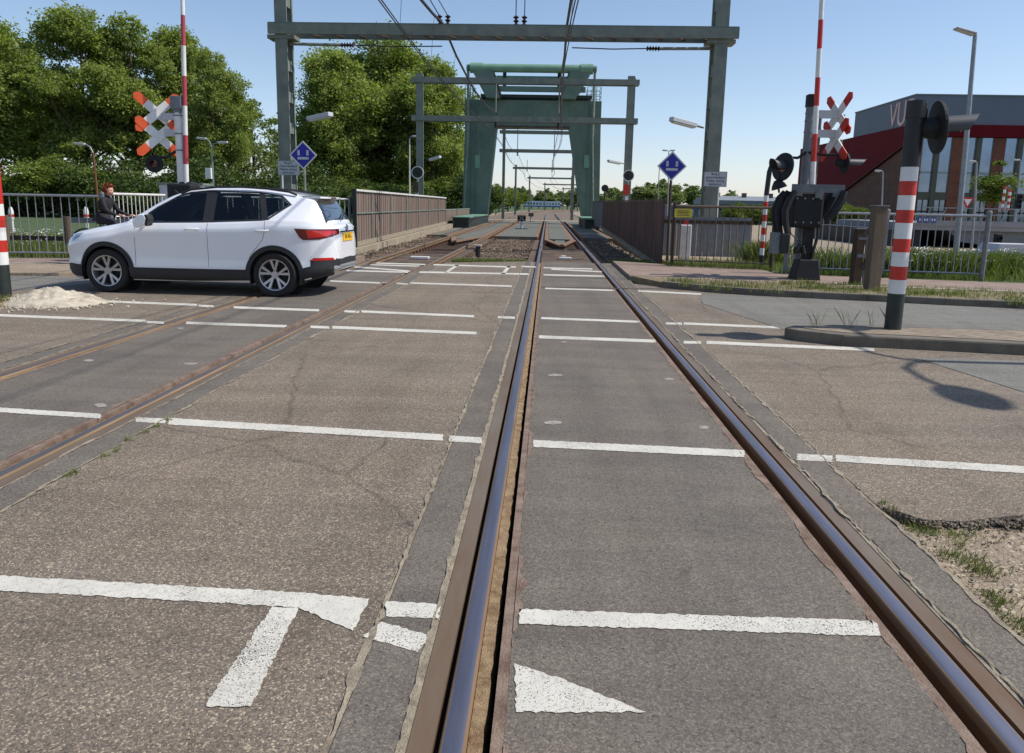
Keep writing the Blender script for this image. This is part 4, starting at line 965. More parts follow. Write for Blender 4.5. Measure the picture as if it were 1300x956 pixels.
# ================================================================ the drawbridge frame
def bridge():
    Yb = 62.0
    def q(x, y, Y=Yb): p = P(x, y, Y); return (p[0], p[2])
    t = thing('drawbridge_frame', 'large green steel portal of a railway drawbridge with a round tube on top', 'drawbridge', (0, Yb, 0))
    zlow = -1.5
    xlo, zt = q(592, 128); xro, zt2 = q(763, 128); xli, zi = q(631, 162.5); xri, _ = q(722, 162.5)
    bl = P(619, 262, Yb)[0]; br = P(739, 264, Yb)[0]; bo = P(587.5, 262, Yb)[0]; bro = P(761, 264, Yb)[0]
    b = MB(); b.prism([(bo, zlow), (bl, zlow), (bl, .2), (xli, zi), (xli, zt), (xlo, zt), (xlo, zi)], -.9, .9, 'y'); b.build('tower', M['bridge'], t)
    b = MB(); b.prism([(bro, zlow), (xro, zi), (xro, zt), (xri, zt), (xri, zi), (br, .2), (br, zlow)], -.9, .9, 'y'); b.build('tower', M['bridge'], t)
    b = MB(); b.prism([(xli + .002, zi), (xri - .002, zi), (xri - .002, zt), (xli + .002, zt)], -.88, .88, 'y'); b.build('cross_beam', M['bridge'], t)
    b = MB(); b.prism([(xli + .004, zi - .03), (xri - .004, zi - .03), (xri - .004, zi + .10), (xli + .004, zi + .10)], -.95, -.885, 'y'); b.build('beam_edge', M['rustbeam'], t)
    for s, xx in ((1, xlo + .5), (-1, xro - .9)):                     # stiffening ribs on the towers
        for dx in (0, .34):
            b = MB(); b.prism([(xx + dx, -.5), (xx + dx + .05, -.5), (xx + dx + .05, zt - .3), (xx + dx, zt - .3)], -.96, -.902, 'y'); b.build('rib', M['bridge'], t)
    # small hatch on each tower
    for x_ in (607.5, 744): 
        p0 = q(x_ - 3, 198); p1 = q(x_ + 3, 214); b = MB(); b.prism([(p0[0], p1[1]), (p1[0], p1[1]), (p1[0], p0[1]), (p0[0], p0[1])], -1.0, -.903, 'y'); b.build('hatch', M['bridge_l'], t)
    # counterweight tube on top and the balance arms behind it
    Yc = -1.6
    xl, z1 = q(597, 86, Yb + Yc); xr, _ = q(753, 86, Yb + Yc); r = (q(650, 80.5, Yb + Yc)[1] - q(650, 91.5, Yb + Yc)[1]) / 2
    b = MB(); b.cyl((xl + .8, Yc, z1), (xr - .8, Yc, z1), r, n=28); b.build('counterweight_tube', M['bridge_l'], t, smooth=True)
    for xa, xb in ((xl, xl + .95), (xr - .95, xr)):
        b = MB(); b.cyl((xa, Yc, z1), (xb, Yc, z1), r * 1.22, n=28); b.build('tube_collar', M['bridge_l'], t, smooth=True)
    for xx in (xl - .15, xr + .15):
        b = MB(); b.lathe([(0, -.12), (r * .75, -.12), (r * .8, 0), (r * .75, .12), (0, .12)], (xx, Yc, z1), (1, 0, 0), 20); b.build('pivot_disc', M['bridge'], t, smooth=True)
        b = MB(); zb_ = .6; b.cyl((xx, Yc, z1 - r * .5), (xx + (.0 if xx < 0 else .0), Yc + .2, zb_ + 6.0), .10, n=8); b.cyl((xx, Yc + .2, zb_ + 6.0), (xx - (.3 if xx < 0 else -.3), Yc + .3, 0.2), .07, n=8); b.build('tie_rod', M['gflange'], t, smooth=True)
    # balance arms: tapering plates from the tube down to the cross beam
    for s, xo in ((1, xl + .1), (-1, xr - .1)):
        zA = z1 - r * .4; zB = zt + .02
        b = MB(); b.prism([(xo, zA), (xo + s * 1.6, zA), (xo + s * 2.2, zB), (xo + s * 1.15, zB)], -1.9, 0.6, 'y'); b.build('balance_arm', M['bridge'], t)
        b = MB(); b.prism([(xo + s * 1.62, zA - .2), (xo + s * 1.75, zA - .2), (xo + s * 2.35, zB + .02), (xo + s * 2.22, zB + .02)], -1.8, 0.5, 'y'); b.build('arm_flange', M['rustbeam'], t)
    def bar(x0, y0, x1, y1, Y0, Y1, m_, nm):
        p0 = q(x0, y0); p1 = q(x1, y1); b = MB(); b.prism([(p0[0], p1[1]), (p1[0], p1[1]), (p1[0], p0[1]), (p0[0], p0[1])], Y0, Y1, 'y'); b.build(nm, m_, t)
    bar(628, 94, 722, 99, .7, 1.0, M['bridge_l'], 'rear_panel'); bar(628, 99.5, 722, 104, .6, .9, M['bridge'], 'rear_panel')
    bar(622, 113, 742, 121, -1.7, -1.3, M['bridge'], 'lower_girder'); bar(612, 122, 750, 128, -1.2, .4, M['dkgreen'], 'machinery_housing')
    bar(640, 104.5, 730, 106.5, .3, .5, M['dkgreen'], 'cross_tie')
    for x_ in (639, 708): bar(x_, 90, x_ + 4, 114, -.5, -.3, M['dkgreen'], 'strut')
    # maintenance railing at both ends of the cross beam
    for xa, xb in ((745, 762), (592, 602)):
        p0 = q(xa, 128)[0]; p1 = q(xb, 128)[0]; b = MB()
        for k in range(4):
            xk = p0 + (p1 - p0) * k / 3
            for yy in (-.85, .85): b.tube([(xk, yy, zt), (xk, yy, zt + 1.05)], .025, 5)
        for z in (.35, .7, 1.05):
            for yy in (-.85, .85): b.tube([(p0, yy, zt + z), (p1, yy, zt + z)], .02, 5)
            b.tube([(p1, -.85, zt + z), (p1, .85, zt + z)], .02, 5)
        b.build('railing', M['bridge_l'], t)
    return t
bridge()
# leading edges of the bridge: low green fenders left and right
def fender(lab, x0, x1, y0, y1, zt):
    t = thing('bridge_fender', lab, 'bridge edge', ((x0 + x1) / 2, y0, 0))
    hx = (x1 - x0) / 2; L = y1 - y0
    b = MB(); b.bx(-hx + .12, hx - .12, .1, L, -.15, zt - .06); b.build('side_plates', M['dkgreen'], t)
    b = MB(); b.bx(-hx, hx, 0, L, zt - .06, zt); b.build('top_plate', M['bridge_l'], t)
    for k in range(3):
        b = MB(); b.bx(-hx + .06, -hx + .118, .1 + k * L / 3, .22 + k * L / 3, -.15, zt - .062); b.build('bracket', M['bridge'], t)
q0 = P(573, 273, 46.5); fender('low green box with pale top beside the left track, near the screen fence end', q0[0], q0[0] + 1.15, 46.5, 60.4, .62)
q0 = P(741, 271, 50); fender('low dark green box right of the tracks, next to the corrugated fence', q0[0], q0[0] + 1.2, 50, 60.4, .62)
# signals: round black discs with white rim
def disc_signal(lab, p, r, hpost, rim=True, red=None):
    t = thing('disc_signal', lab, 'railway signal', (p[0], p[1], p[2]))
    b = MB(); b.lathe([(0, -.03), (r * .86, -.03), (r * .86, .05), (0, .05)], (0, 0, 0), (0, 1, 0), 28); b.build('disc', M['black'], t)
    if rim: b = MB(); b.lathe([(r * .87, -.035), (r, -.035), (r, .045), (r * .87, .045), (r * .87, -.035)], (0, 0, 0), (0, 1, 0), 28); b.build('rim', M['white'], t)
    b = MB(); b.lathe([(0, -.06), (r * .3, -.05), (r * .3, -.03)], (0, 0, 0), (0, 1, 0), 14); b.build('lens', M['blackm'], t)
    b = MB(); b.cyl((0, .12, -hpost), (0, .12, .1), .05, n=8); b.build('post', M['gflange'] if rim else M['black'], t)
    if red: b = MB(); b.box((-.1, .02, -r - .5), (.34, .12, .62)); b.build('red_marker', M['rustbeam'] if red == 1 else M['red'], t); b = MB(); b.box((-.06, -.06, -r - 1.15), (.18, .04, .5)); b.build('number_plate', M['white'], t)
disc_signal('round black signal with white rim left of the tracks, on the second portal', P(530, 219, 48), .38, 3.0, True, 1)
disc_signal('round black signal with white rim right of the tracks, above the corrugated fence', P(798, 223, 48), .34, 3.0, True, 2)
disc_signal('round plain black signal just right of the bridge tower', P(768, 239, 57), .30, 2.6, False)
# ================================================================ fences
def bar_fence(lab, pts, zt, zb, posts, sp, m_, mp, group=None, bottom=.12, post_r=.045, top_r=.028, cat='railing', post_top=.06, flat=False):
    t = thing('bar_fence', lab, cat, (pts[0][0], pts[0][1], zb), group=group)
    o = Vector((pts[0][0], pts[0][1], 0)); P2 = [Vector((p[0], p[1], 0)) - o for p in pts]; h_ = zt - zb
    bars = MB()
    for a, c in zip(P2, P2[1:]):
        L = (c - a).length; k = int(L / sp); d = (c - a) / L
        for i in range(1, k):
            p = a + d * (L * i / k); bars.tube([(p.x, p.y, bottom), (p.x, p.y, h_ - .01)], .0105, 5, False)
        b = MB(); b.tube([a + Vector((0, 0, h_)), c + Vector((0, 0, h_))], top_r, 8); b.build('top_rail', m_, t, smooth=True)
        b = MB(); b.tube([a + Vector((0, 0, bottom)), c + Vector((0, 0, bottom))], .02, 6); b.build('bottom_rail', m_, t)
        kp_ = max(1, round(L / posts))
        for i in range(kp_ + (1 if c is P2[-1] or c == P2[-1] else 0)):
            p = a + d * (L * i / kp_); b = MB(); b.tube([(p.x, p.y, -.3), (p.x, p.y, h_ + post_top)], post_r, 10); b.lathe([(post_r * 1.15, 0), (post_r * .9, .04), (0, .055)], (p.x, p.y, h_ + post_top), (0, 0, 1), 10); b.build('post', mp, t, smooth=True)
    bars.build('bars', m_, t); return t
bar_fence('grey vertical-bar railing along the far path on the left, in front of the flowers', [(-17.7, 15.6), (-13.7, 16.0), (-11.7, 16.2), (-9.7, 16.6)], 1.40, .05, 2.0, .165, M['galv'], M['galv_d'], 'bar railings')
bar_fence('grey railing turning back from the path behind the cyclist and the white car', [(-9.62, 16.75), (-9.35, 18.9), (-9.0, 21.2), (-7.4, 22.4), (-5.95, 23.2)], 1.46, .03, 2.0, .14, M['offwhite'], M['galv_d'], 'bar railings')
fa = bar_fence('thin brown-grey railing with a yellow sign beside the corrugated fence', [(2.93, 18.15), (5.05, 17.55)], 1.44, .08, 2.2, .148, M['wood'], M['wood_d'], 'bar railings', post_r=.04)
bar_fence('grey railing behind the barrier machine and the foreground post, ending in a thick post', [(5.1, 16.65), (8.86, 16.05)], 1.36, .08, 1.9, .135, M['galv'], M['galv_d'], 'bar railings', post_r=.05)
t = thing('yellow_notice', 'small yellow notice fixed to the thin railing right of the blue diamond sign', 'sign', P(867.5, 270.5, 18.0))
b = MB(); b.box((0, 0, 0), (.40, .012, .20)); b.build('plate', M['yellow'], t)
b = MB()
for k, (w_, z) in enumerate(((.28, .05), (.30, .015), (.22, -.02), (.27, -.055))): b.box((0, -.009, z), (w_, .004, .014))
struct(b.build('lettering', M['wood'], t), 'structure') if False else b.build('lettering', M['wood'], t)
# left screen fence on a concrete kerb
def screen_fence():
    Xf = -5.8; px_ = [449, 471, 495, 515, 531, 544, 556, 565]
    Ys = [PX(x, 270, Xf)[1] for x in px_]
    t = thing('screen_fence', 'brown boarded screen fence with pale top rail on a concrete kerb, left of the tracks', 'fence', (Xf, Ys[0], 0))
    Yl = [y - Ys[0] for y in Ys]
    def zb(y): return .12 + y * .009
    def ztp(y): return 1.74 - y * .002
    for i, y in enumerate(Yl):
        b = MB(); w_ = .09 if i == 0 else .05; b.bx(-.03, w_, y - .04, y + .04, -.3, ztp(y) + .03); b.build('post', M['gflange'] if i else M['dkgreen'], t)
    for a, c in zip(Yl, Yl[1:]):
        b = MB(); y = a + .06; k = 0
        while y < c - .06:                       # narrow upright boards, each a touch different in depth
            b.bx(-.02 + .012 * (k % 2), .012 + .012 * (k % 2), y, min(c - .045, y + .16), zb(a) + .08, ztp(a) - .05); y += .165; k += 1
        b.build('boards', M['mesh'], t)
        b = MB(); b.beam((.045, a, ztp(a)), (.045, c, ztp(c)), .07, .06); b.build('top_rail', M['offwhite'], t)
        b = MB(); b.beam((.045, a, 1.05), (.045, c, 1.05), .03, .035); b.build('middle_rail', M['gflange'], t)
        b = MB(); b.beam((.045, a, zb(a)), (.045, c, zb(c)), .06, .14); b.build('bottom_rail', M['joint'], t)
    k0, k1 = Yl[0] - .9, Yl[-1] + 1.5
    b = MB(); b.prism([(k0, -.4), (k1, -.4), (k1, zb(k1) - .09), (k0, zb(0) - .09)], .07, .26, 'x'); b.build('concrete_kerb', M['conc'], t)
screen_fence()
t = thing('boarded_fence', 'low dark boarded fence behind the end of the screen fence, left of the bridge', 'fence', (-6.0, 44.5, 0))
b = MB(); 
for k in range(60): b.bx(-.03, .02, k * .25, k * .25 + .22, -.2, 1.0)
b.build('boards', M['mesh'], t); b = MB(); b.bx(-.04, .04, -.1, 15.1, 1.0, 1.06); b.build('top_rail', M['gflange'], t)
# right corrugated fence
def corrugated(lab, pts, zb, zt, m_):
    t = thing('corrugated_fence', lab, 'fence', (pts[0][0], pts[0][1], 0)); o = Vector((pts[0][0], pts[0][1]))
    for a, c in zip(pts, pts[1:]):
        a = Vector(a) - o; c = Vector(c) - o; L = (c - a).length; d = (c - a) / L; nrm = Vector((-d.y, d.x)); b = MB(); s_ = 0; prof_ = []
        while s_ < L:
            for ds, off in ((0, 0), (.11, 0), (.14, .045), (.25, .045), (.28, 0)):
                if s_ + ds <= L: prof_.append((s_ + ds, off))
            s_ += .28
        last = None; r_ = random.Random(4)
        for s0, off in prof_:
            p = a + d * s0 + nrm * off; u = s0 / L; z0 = zb[0] + (zb[1] - zb[0]) * u; z1 = zt[0] + (zt[1] - zt[0]) * u; bi = len(b.v)
            p2 = p + nrm * .01; b.v += [(p.x, p.y, z0), (p.x, p.y, z1), (p2.x, p2.y, z1), (p2.x, p2.y, z0)]
            if last is not None:
                for f in ((0, 1), (1, 2), (2, 3)): b.face((last + f[0], last + f[1], bi + f[1], bi + f[0]))
            last = bi
        b.build('sheet', m_, t)
        b = MB(); e = Vector((d.x, d.y, 0)); b.beam(Vector((a.x, a.y, zt[0] + .03)), Vector((c.x, c.y, zt[1] + .03)), .10, .04); b.build('capping', M['corr'], t)
        b = MB(); b.beam(Vector((a.x - nrm.x * -.1, a.y, zb[0] - .06)), Vector((c.x + nrm.x * .1, c.y, zb[1] - .06)), .10, .12); b.build('base_rail', M['conc'], t)
corrugated('tall dark brown corrugated steel fence right of the tracks', [(2.92, 19.6), (2.96, 41.5)], (-.02, .36), (1.56, 1.64), M['corr'])
t = thing('corrugated_fence', 'grey-brown stretch of steel fence closest to the bridge on the right', 'fence', (3.0, 41.7, 0))
b = MB()
for k in range(40): b.bx(-.02 + .03 * (k % 2), .02 + .03 * (k % 2), k * .28, k * .28 + .275, .2, 1.66)
b.build('sheet', M['galv_d'], t)
b = MB(); b.bx(-.06, .08, 0, 11.2, 1.665, 1.72); b.build('capping', M['corr'], t)
t = thing('board_gate', 'grey upright-board gate behind the thin railing with the yellow sign', 'gate', (4.2, 23.5, 0))
b = MB()
for k in range(14): b.bx(-.9 + k * .2, -.9 + k * .2 + .185, -.02, .02, -.2, 1.15)
b.build('boards', M['galv_d'], t); b = MB(); b.bx(-.95, 1.95, -.06, -.022, .95, 1.05); b.build('rail', M['wood_d'], t)
t = thing('utility_cabinet', 'slim white-capped cabinet standing behind the thin railing', 'cabinet', P(868, 330, 21.5)[:2] + (0,))
b = MB(); b.box((0, 0, .45), (.30, .25, 1.0)); b.build('body', M['offwhite'], t, bevel=.02); b = MB(); b.box((0, 0, 1.0), (.12, .12, .14)); b.build('cap', M['red'], t)

# ================================================================ signs
def diamond(lab, c, half, base, mp, group='blue diamond signs'):
    t = thing('diamond_sign', lab, 'sign', (c[0], c[1], 0), group=group); z = c[2]; h_ = half
    b = MB(); b.prism([(0, z - h_), (h_, z), (0, z + h_), (-h_, z)], -.012, .012, 'y'); b.build('rim', M['offwhite'], t)
    k = h_ * .87; b = MB(); b.prism([(0, z - k), (k, z), (0, z + k), (-k, z)], -.018, -.0125, 'y'); b.build('face', M['blue'], t)
    b = MB()
    for s in (-1, 1): b.box((s * .32 * h_, -.0205, z + .16 * h_), (.16 * h_, .004, .36 * h_))
    b.box((0, -.0205, z - .22 * h_), (.80 * h_, .004, .17 * h_)); b.build('symbol', M['signgrey'], t)
    b = MB(); b.tube([(.02, .05, base), (.0, .05, z + h_ * .5)], .032, 8); b.build('post', mp, t)
    return t
pc = P(853, 211, 18.4); diamond('blue diamond sign with white bars on a dark post, right of the tracks', pc, 18 / 975 * 18.4, -.1, M['wood_d'])
pc = P(385, 197, 19.6); diamond('blue diamond sign with white bars above the white car, left of the tracks', pc, 17.5 / 975 * 19.6, -.1, M['gflange'])
def notice(lab, c, wd, hg, xp):
    t = thing('notice_board', lab, 'sign', (c[0], c[1], 0), group='grey notice boards'); z = c[2]
    b = MB(); b.box((0, 0, z), (wd, .02, hg)); b.build('plate', M['signgrey'], t)
    b = MB()
    for x0, x1, z0, z1 in ((-wd / 2, wd / 2, hg / 2 - .012, hg / 2), (-wd / 2, wd / 2, -hg / 2, -hg / 2 + .012), (-wd / 2, -wd / 2 + .012, -hg / 2, hg / 2), (wd / 2 - .012, wd / 2, -hg / 2, hg / 2)): b.bx(x0, x1, -.022, -.0105, z + z0, z + z1)
    b.build('border', M['galv_d'], t)
    for k, s_ in enumerate(('Brug is', 'afstand bediend', 'Melden storing', 'telefonisch')):
        text('lettering', s_, hg * .215, M['black'], t, (0, -.012, z + hg * (.33 - .22 * k)), (R(90), 0, 0), .002, sx=.92)
    b = MB(); b.tube([(xp, .04, -.2), (xp, .04, z + hg * .4)], .028, 8); b.build('post', M['offwhite'], t)
notice('grey notice board with four lines of black text against the right portal mast', P(908, 227.5, 25.2), 28 / 975 * 25.2, 18.5 / 975 * 25.2, .14)
notice('grey notice board with four lines of black text against the left portal mast', P(366, 213, 25.2), 27 / 975 * 25.2, 18 / 975 * 25.2, -.22)

# ================================================================ red and white posts
def banded(t, h_, r, bands, zb=0, cap=True):
    """bands: (z0, z1, material) from the ground up"""
    for z0, z1, m_ in bands:
        b = MB(); b.lathe([(0, z0), (r, z0), (r, z1), (0, z1)], (0, 0, 0), (0, 0, 1), 24); b.build('band', m_, t, smooth=True)
g0 = G(1133, 418, .12); X_, Y_ = g0
def zpx(y): return P(1145, y, Y_)[2] - .12
t = thing('banded_post', 'thick red and white banded post with black top and dark foot on the traffic island', 'post', (X_, Y_, .12), group='banded posts at the crossing')
ys_ = [418, 372.5, 355, 338, 320, 303, 283, 266.5, 248, 230, 212]
cols = [M['dkgreen'], M['white'], M['red'], M['white'], M['red'], M['white'], M['red'], M['white'], M['red'], M['white']]
zz_ = [0 if k == 0 else zpx(y) for k, y in enumerate(ys_)]
banded(t, 2.6, .088, [(zz_[k], zz_[k + 1], cols[k]) for k in range(10)])
b = MB(); b.lathe([(0, zz_[-1]), (.089, zz_[-1]), (.089, zpx(150)), (.098, zpx(150)), (.098, zpx(128)), (0, zpx(127))], (0, 0, 0), (0, 0, 1), 24); b.build('black_top', M['black'], t, smooth=True)
M['visor'] = mat('grey_black_visor', S((72, 74, 76)), .5, var=.1)
def flasher(lab, p, r, nrm, arm_from, visor=.26, dome=True, group='flashing light heads of the crossing', face=False, bits=True):
    """a level-crossing light: round black backing board, lamp housing behind, visor in front; nrm = facing direction"""
    t = thing('crossing_light', lab, 'warning light', tuple(p), group=group); n_ = Vector(nrm).normalized()
    b = MB(); b.lathe([(0, -.012), (r, -.012), (r, .012), (r * .97, .02), (.0, .02)], (0, 0, 0), n_, 32); b.build('backing_board', M['blackm'], t)
    b = MB(); b.lathe([(r * .42, -.012), (r * .40, -.10), (r * .30, -.17), (0, -.19)], (0, 0, 0), n_, 20); b.build('lamp_housing', M['blackm'], t, smooth=True)
    u = Vector((0, 0, 1)); s_ = n_.cross(u).normalized(); u = s_.cross(n_)
    b = MB(); k = 18
    for inner in (0, 1):
        for j in range(k + 1):
            a = R(-30 + 240 * j / k); rr = r * (.40 - .02 * inner)
            for dd in (0.02, visor * (1.0 - .35 * abs(j / k - .5) * 2)): b.v.append(tuple(n_ * dd + (s_ * math.cos(a) + u * math.sin(a)) * rr))
    for inner in (0, 1):
        o = inner * 2 * (k + 1)
        for j in range(k): b.face((o + 2 * j, o + 2 * j + 1, o + 2 * j + 3, o + 2 * j + 2))
    b.build('visor', M['visor'], t, smooth=True)
    b = MB(); b.lathe([(0, .03), (r * .32, .025), (r * .38, .02)], (0, 0, 0), n_, 18); b.build('lens', M['dredlens'], t)
    a0 = Vector(arm_from) - Vector(p)
    b = MB(); back = -n_ * .14; b.tube([tuple(back), tuple(back + Vector((0, 0, r * .75))), tuple(Vector((a0.x, a0.y, back.z + r * .75)) * .5 + back * .5 + Vector((0, 0, r * .375))), tuple(a0)], .028, 7); b.build('arm', M['blackm'], t)
    return t
p_ = P(1190, 162, Y_); flasher('round black crossing light seen from behind on the foreground banded post, with visor pointing right', (p_[0], p_[1], p_[2]), .275, (1, -.12, .08), (X_ + .06, Y_, p_[2] + .20), .42)
# left edge post
g1 = G(4, 374, .1)
t = thing('banded_post', 'red and white banded post with dark foot at the left edge of the photo', 'post', (g1[0], g1[1], .05), group='banded posts at the crossing')
def zq(y): return P(4, y, g1[1])[2] - .05
banded(t, 2.6, .10, [(0, zq(336), M['dkgreen']), (zq(336), zq(320), M['white']), (zq(320), zq(305), M['red']), (zq(305), zq(289), M['white']), (zq(289), zq(274), M['red']), (zq(274), zq(259), M['white']), (zq(259), 2.0, M['red']), (2.0, 2.6, M['black'])])
# thin banded post beside the machine
g2 = G(966, 338, .05)
t = thing('banded_post', 'thin red and white banded post with curved black top left of the barrier machine', 'post', (g2[0], g2[1], .05), group='banded posts at the crossing')
def zr(y): return P(970, y, g2[1])[2] - .05
ys3 = [338, 324, 315, 306.5, 298, 289, 281, 272.5, 264, 256, 248]
banded(t, 1.7, .055, [(max(0, zr(ys3[k])) if k else 0, zr(ys3[k + 1]), [M['black'], M['white'], M['red']][0 if k == 0 else (1 if k % 2 else 2)]) for k in range(10)])
b = MB(); z_ = zr(248); b.tube([(0, 0, z_), (.03, 0, z_ + .55), (.06, 0, zr(212)), (.12, -.02, zr(209)), (.30, -.05, zr(212))], [.06, .06, .06, .055, .05], 12); b.build('black_top', M['black'], t, smooth=True)
# distant pair by the quay
for k, (x, y0, y1) in enumerate(((1275, 236, 268), (1282, 240, 268))):
    p0 = P(x - 3, y1, 40)
    t = thing('banded_post', ['thin distant banded pole in front of the building, left one of a pair', 'thin distant banded pole in front of the building, right one of a pair'][k], 'post', p0, group='banded posts at the crossing')
    h_ = P(x, y0, 40)[2] - p0[2]; banded(t, h_, .06, [(h_ * j / 7, h_ * (j + 1) / 7, M['white'] if j % 2 else M['red']) for j in range(7)])

# ================================================================ crossbucks and barrier machines
def crossbuck(lab, c, ang, size, m_end, group='double St Andrew crosses'):
    """two X signs one above the other, blades white with red ends; ang turns it about Z"""
    t = thing('st_andrews_cross', lab, 'crossing sign', tuple(c), ang, group)
    for k in (0, 1):
        zc = -k * size * .50
        for s in (-1, 1):
            L = size * 1.16 / 2; th = R(42) * s; yy = (-.012 if s > 0 else .012) - .03 * k
            rot = Matrix.Rotation(-th, 3, 'Y'); wb = size * .175
            def seg(a, e, y_): 
                b = MB(); v0 = len(b.v)
                pts = [(a, -wb / 2), (e, -wb / 2), (e, wb / 2), (a, wb / 2)]
                if abs(e) >= L - 1e-6:
                    sg = 1 if e > 0 else -1; pts = [(a, -wb / 2), (e - sg * wb * .35, -wb / 2), (e, 0), (e - sg * wb * .35, wb / 2), (a, wb / 2)]
                v = []
                for yv in (y_ - .01, y_ + .01):
                    for p in pts: q = rot @ Vector((p[0], 0, p[1])); v.append((q.x, yv, q.z + zc))
                b.v = v; n_ = len(pts); b.face(list(range(n_))[::-1]); b.face(range(n_, 2 * n_))
                for j in range(n_): b.face((j, (j + 1) % n_, n_ + (j + 1) % n_, n_ + j))
                return b
            seg(-L * .50, L * .50, yy).build('blade', M['white'], t)
            for sg in (-1, 1): seg(sg * L * .501, sg * L, yy).build('blade_end', m_end, t)
        b = MB(); b.box((.0, .07, zc - size * .06), (.10, .10, .14)); b.build('clamp', M['galv_d'], t)
    return t
def boom(lab, base, top, r0, r1, bands, group='raised barrier booms'):
    base, top = Vector(base), Vector(top); t = thing('barrier_boom', lab, 'barrier boom', tuple(base), group=group); d = top - base
    for k in range(bands):
        a, e = k / bands, (k + 1) / bands; b = MB(); ra = r0 + (r1 - r0) * a; re = r0 + (r1 - r0) * e
        b.tube([tuple(d * a), tuple(d * e)], [ra, re], 12); b.build('band', [M['white'], M['fadedred'] if 'left' in lab else M['red']][k % 2], t, smooth=True)
    return t
# --- left side
YL = 15.2; pL = P(231.5, 235, YL)
t = thing('signal_pole', 'white round signal pole with dark box near its top, rising behind the white car', 'pole', (pL[0], YL, .05))
zc_ = P(231, 128, YL)[2]
b = MB(); b.cyl((0, 0, 0), (0, 0, zc_ - .28), .085, n=20); b.build('pole', M['white'], t, smooth=True)
b = MB(); b.box((0, 0, zc_ - .09), (.22, .22, .24)); b.box((0, 0, zc_ - .25), (.15, .15, .10)); b.build('top_box', M['galv_d'], t, bevel=.01)
for z in (P(231, 147, YL)[2], P(231, 170, YL)[2], P(231, 191, YL)[2]):
    b = MB(); b.lathe([(.086, -.012), (.094, -.012), (.094, .012), (.086, .012)], (0, 0, z - .05), (0, 0, 1), 20); b.build('clamp_band', M['galv_d'], t)
for y_ in (148, 169):
    z = P(231, y_, YL)[2] - .05; b = MB(); b.beam((-.08, 0, z), (-.40, .05, z), .03, .13); b.build('bracket', M['signgrey'], t)
crossbuck('white double cross sign with orange ends on the left signal pole', (P(199, 141, YL)[0], YL + .02, P(199, 143, YL)[2]), R(28), .92, M['orange'])
boom('raised red and white barrier boom left, above the white car', (pL[0] + .10, YL - .05, 1.5), P(230.5, -60, YL - .05), .050, .036, 8)
p_ = P(196, 208, YL); flasher('dark crossing light below the left double cross', tuple(p_), .17, (.2, -1, 0), (pL[0] - .08, YL, P(196, 191, YL)[2]), .18)
t = thing('barrier_machine', 'black barrier drive casing just above the roof of the white car', 'barrier machine', (pL[0], YL, .05))
b = MB(); b.box((0, .05, 1.42), (.50, .42, .42)); b.box((.1, .05, 1.62), (.28, .3, .10)); b.build('casing', M['blackm'], t, bevel=.04)
b = MB(); b.box((0, .05, .6), (.26, .26, 1.2)); b.build('column', M['blackm'], t)
b = MB(); b.box((0, .05, .1), (.5, .5, .22)); b.build('foot', M['blackm'], t)
for s in (-1, 1):
    b = MB(); b.prism([(-.1, 1.1), (.5, .9), (.55, 1.05), (.0, 1.5)], s * .32 - .03, s * .32 + .03, 'y'); b.build('counterweight', M['blackm'], t)
t = thing('relay_cabinet', 'light grey cabinet top behind the left signal pole', 'cabinet', P(235, 233, 19)[:2] + (0,))
b = MB(); b.box((0, 0, .85), (1.08, .5, 1.75)); b.build('body', M['signgrey'], t, bevel=.02); b = MB(); b.box((0, 0, 1.74), (1.14, .56, .05)); b.build('roof', M['gflange'], t)
# --- right side machine
YM = 15.3
def MP(x, y, Y=YM): return Vector(P(x, y, Y))
m0 = Vector((MP(1022, 340)[0], YM, .06))
def rel(x, y, dY=0.0): return tuple(MP(x, y, YM + dY) - m0)
t = thing('barrier_machine', 'tall black barrier machine with hoses and grey crossbar behind the right kerb', 'barrier machine', tuple(m0))
b = MB(); w_ = .225; z1 = rel(1024, 329)[2]
b.v = [(-w_ - .03, -.2, 0), (w_ + .03, -.2, 0), (w_ + .03, .25, 0), (-w_ - .03, .25, 0), (-w_ + .06, -.15, z1), (w_ - .02, -.15, z1), (w_ - .02, .2, z1), (-w_ + .06, .2, z1)]
for f in ((0, 3, 2, 1), (4, 5, 6, 7), (0, 1, 5, 4), (1, 2, 6, 5), (2, 3, 7, 6), (3, 0, 4, 7)): b.face(f)
b.build('foot', M['blackm'], t, bevel=.02)
b = MB(); b.bx(-.4, .35, -.35, .4, -.08, 0.0); b.build('plinth', M['conc'], t)
zc0, zc1 = z1, rel(1022, 288)[2]
b = MB(); b.bx(-.085, .085, -.08, .08, zc0 - .02, zc1); b.bx(-.16, .10, -.1, .1, zc0 + .12, zc0 + .24); b.build('column', M['blackm'], t, bevel=.01)
bx0, bx1 = rel(1001, 265)[0], rel(1041, 265)[0]; bz0, bz1 = rel(1022, 289)[2], rel(1022, 243)[2]
b = MB(); b.bx(bx0, bx1, -.22, .25, bz0, bz1); b.build('casing', M['blackm'], t, bevel=.05)
for k in range(8):
    b = MB(); x_ = bx0 + .08 + (k % 4) * (bx1 - bx0 - .16) / 3; z_ = bz0 + .1 if k < 4 else bz1 - .14; b.lathe([(0, 0), (.018, 0), (.018, .015), (0, .02)], (x_, -.22, z_), (0, -1, 0), 8); b.build('bolt', M['galv_d'], t)
M['cbar'] = mat('weathered_grey_bar', S((112, 114, 114)), .6, var=.2)
gx0, gx1 = rel(1000, 240)[0], rel(1065, 240)[0]; gz = rel(1030, 240)[2]
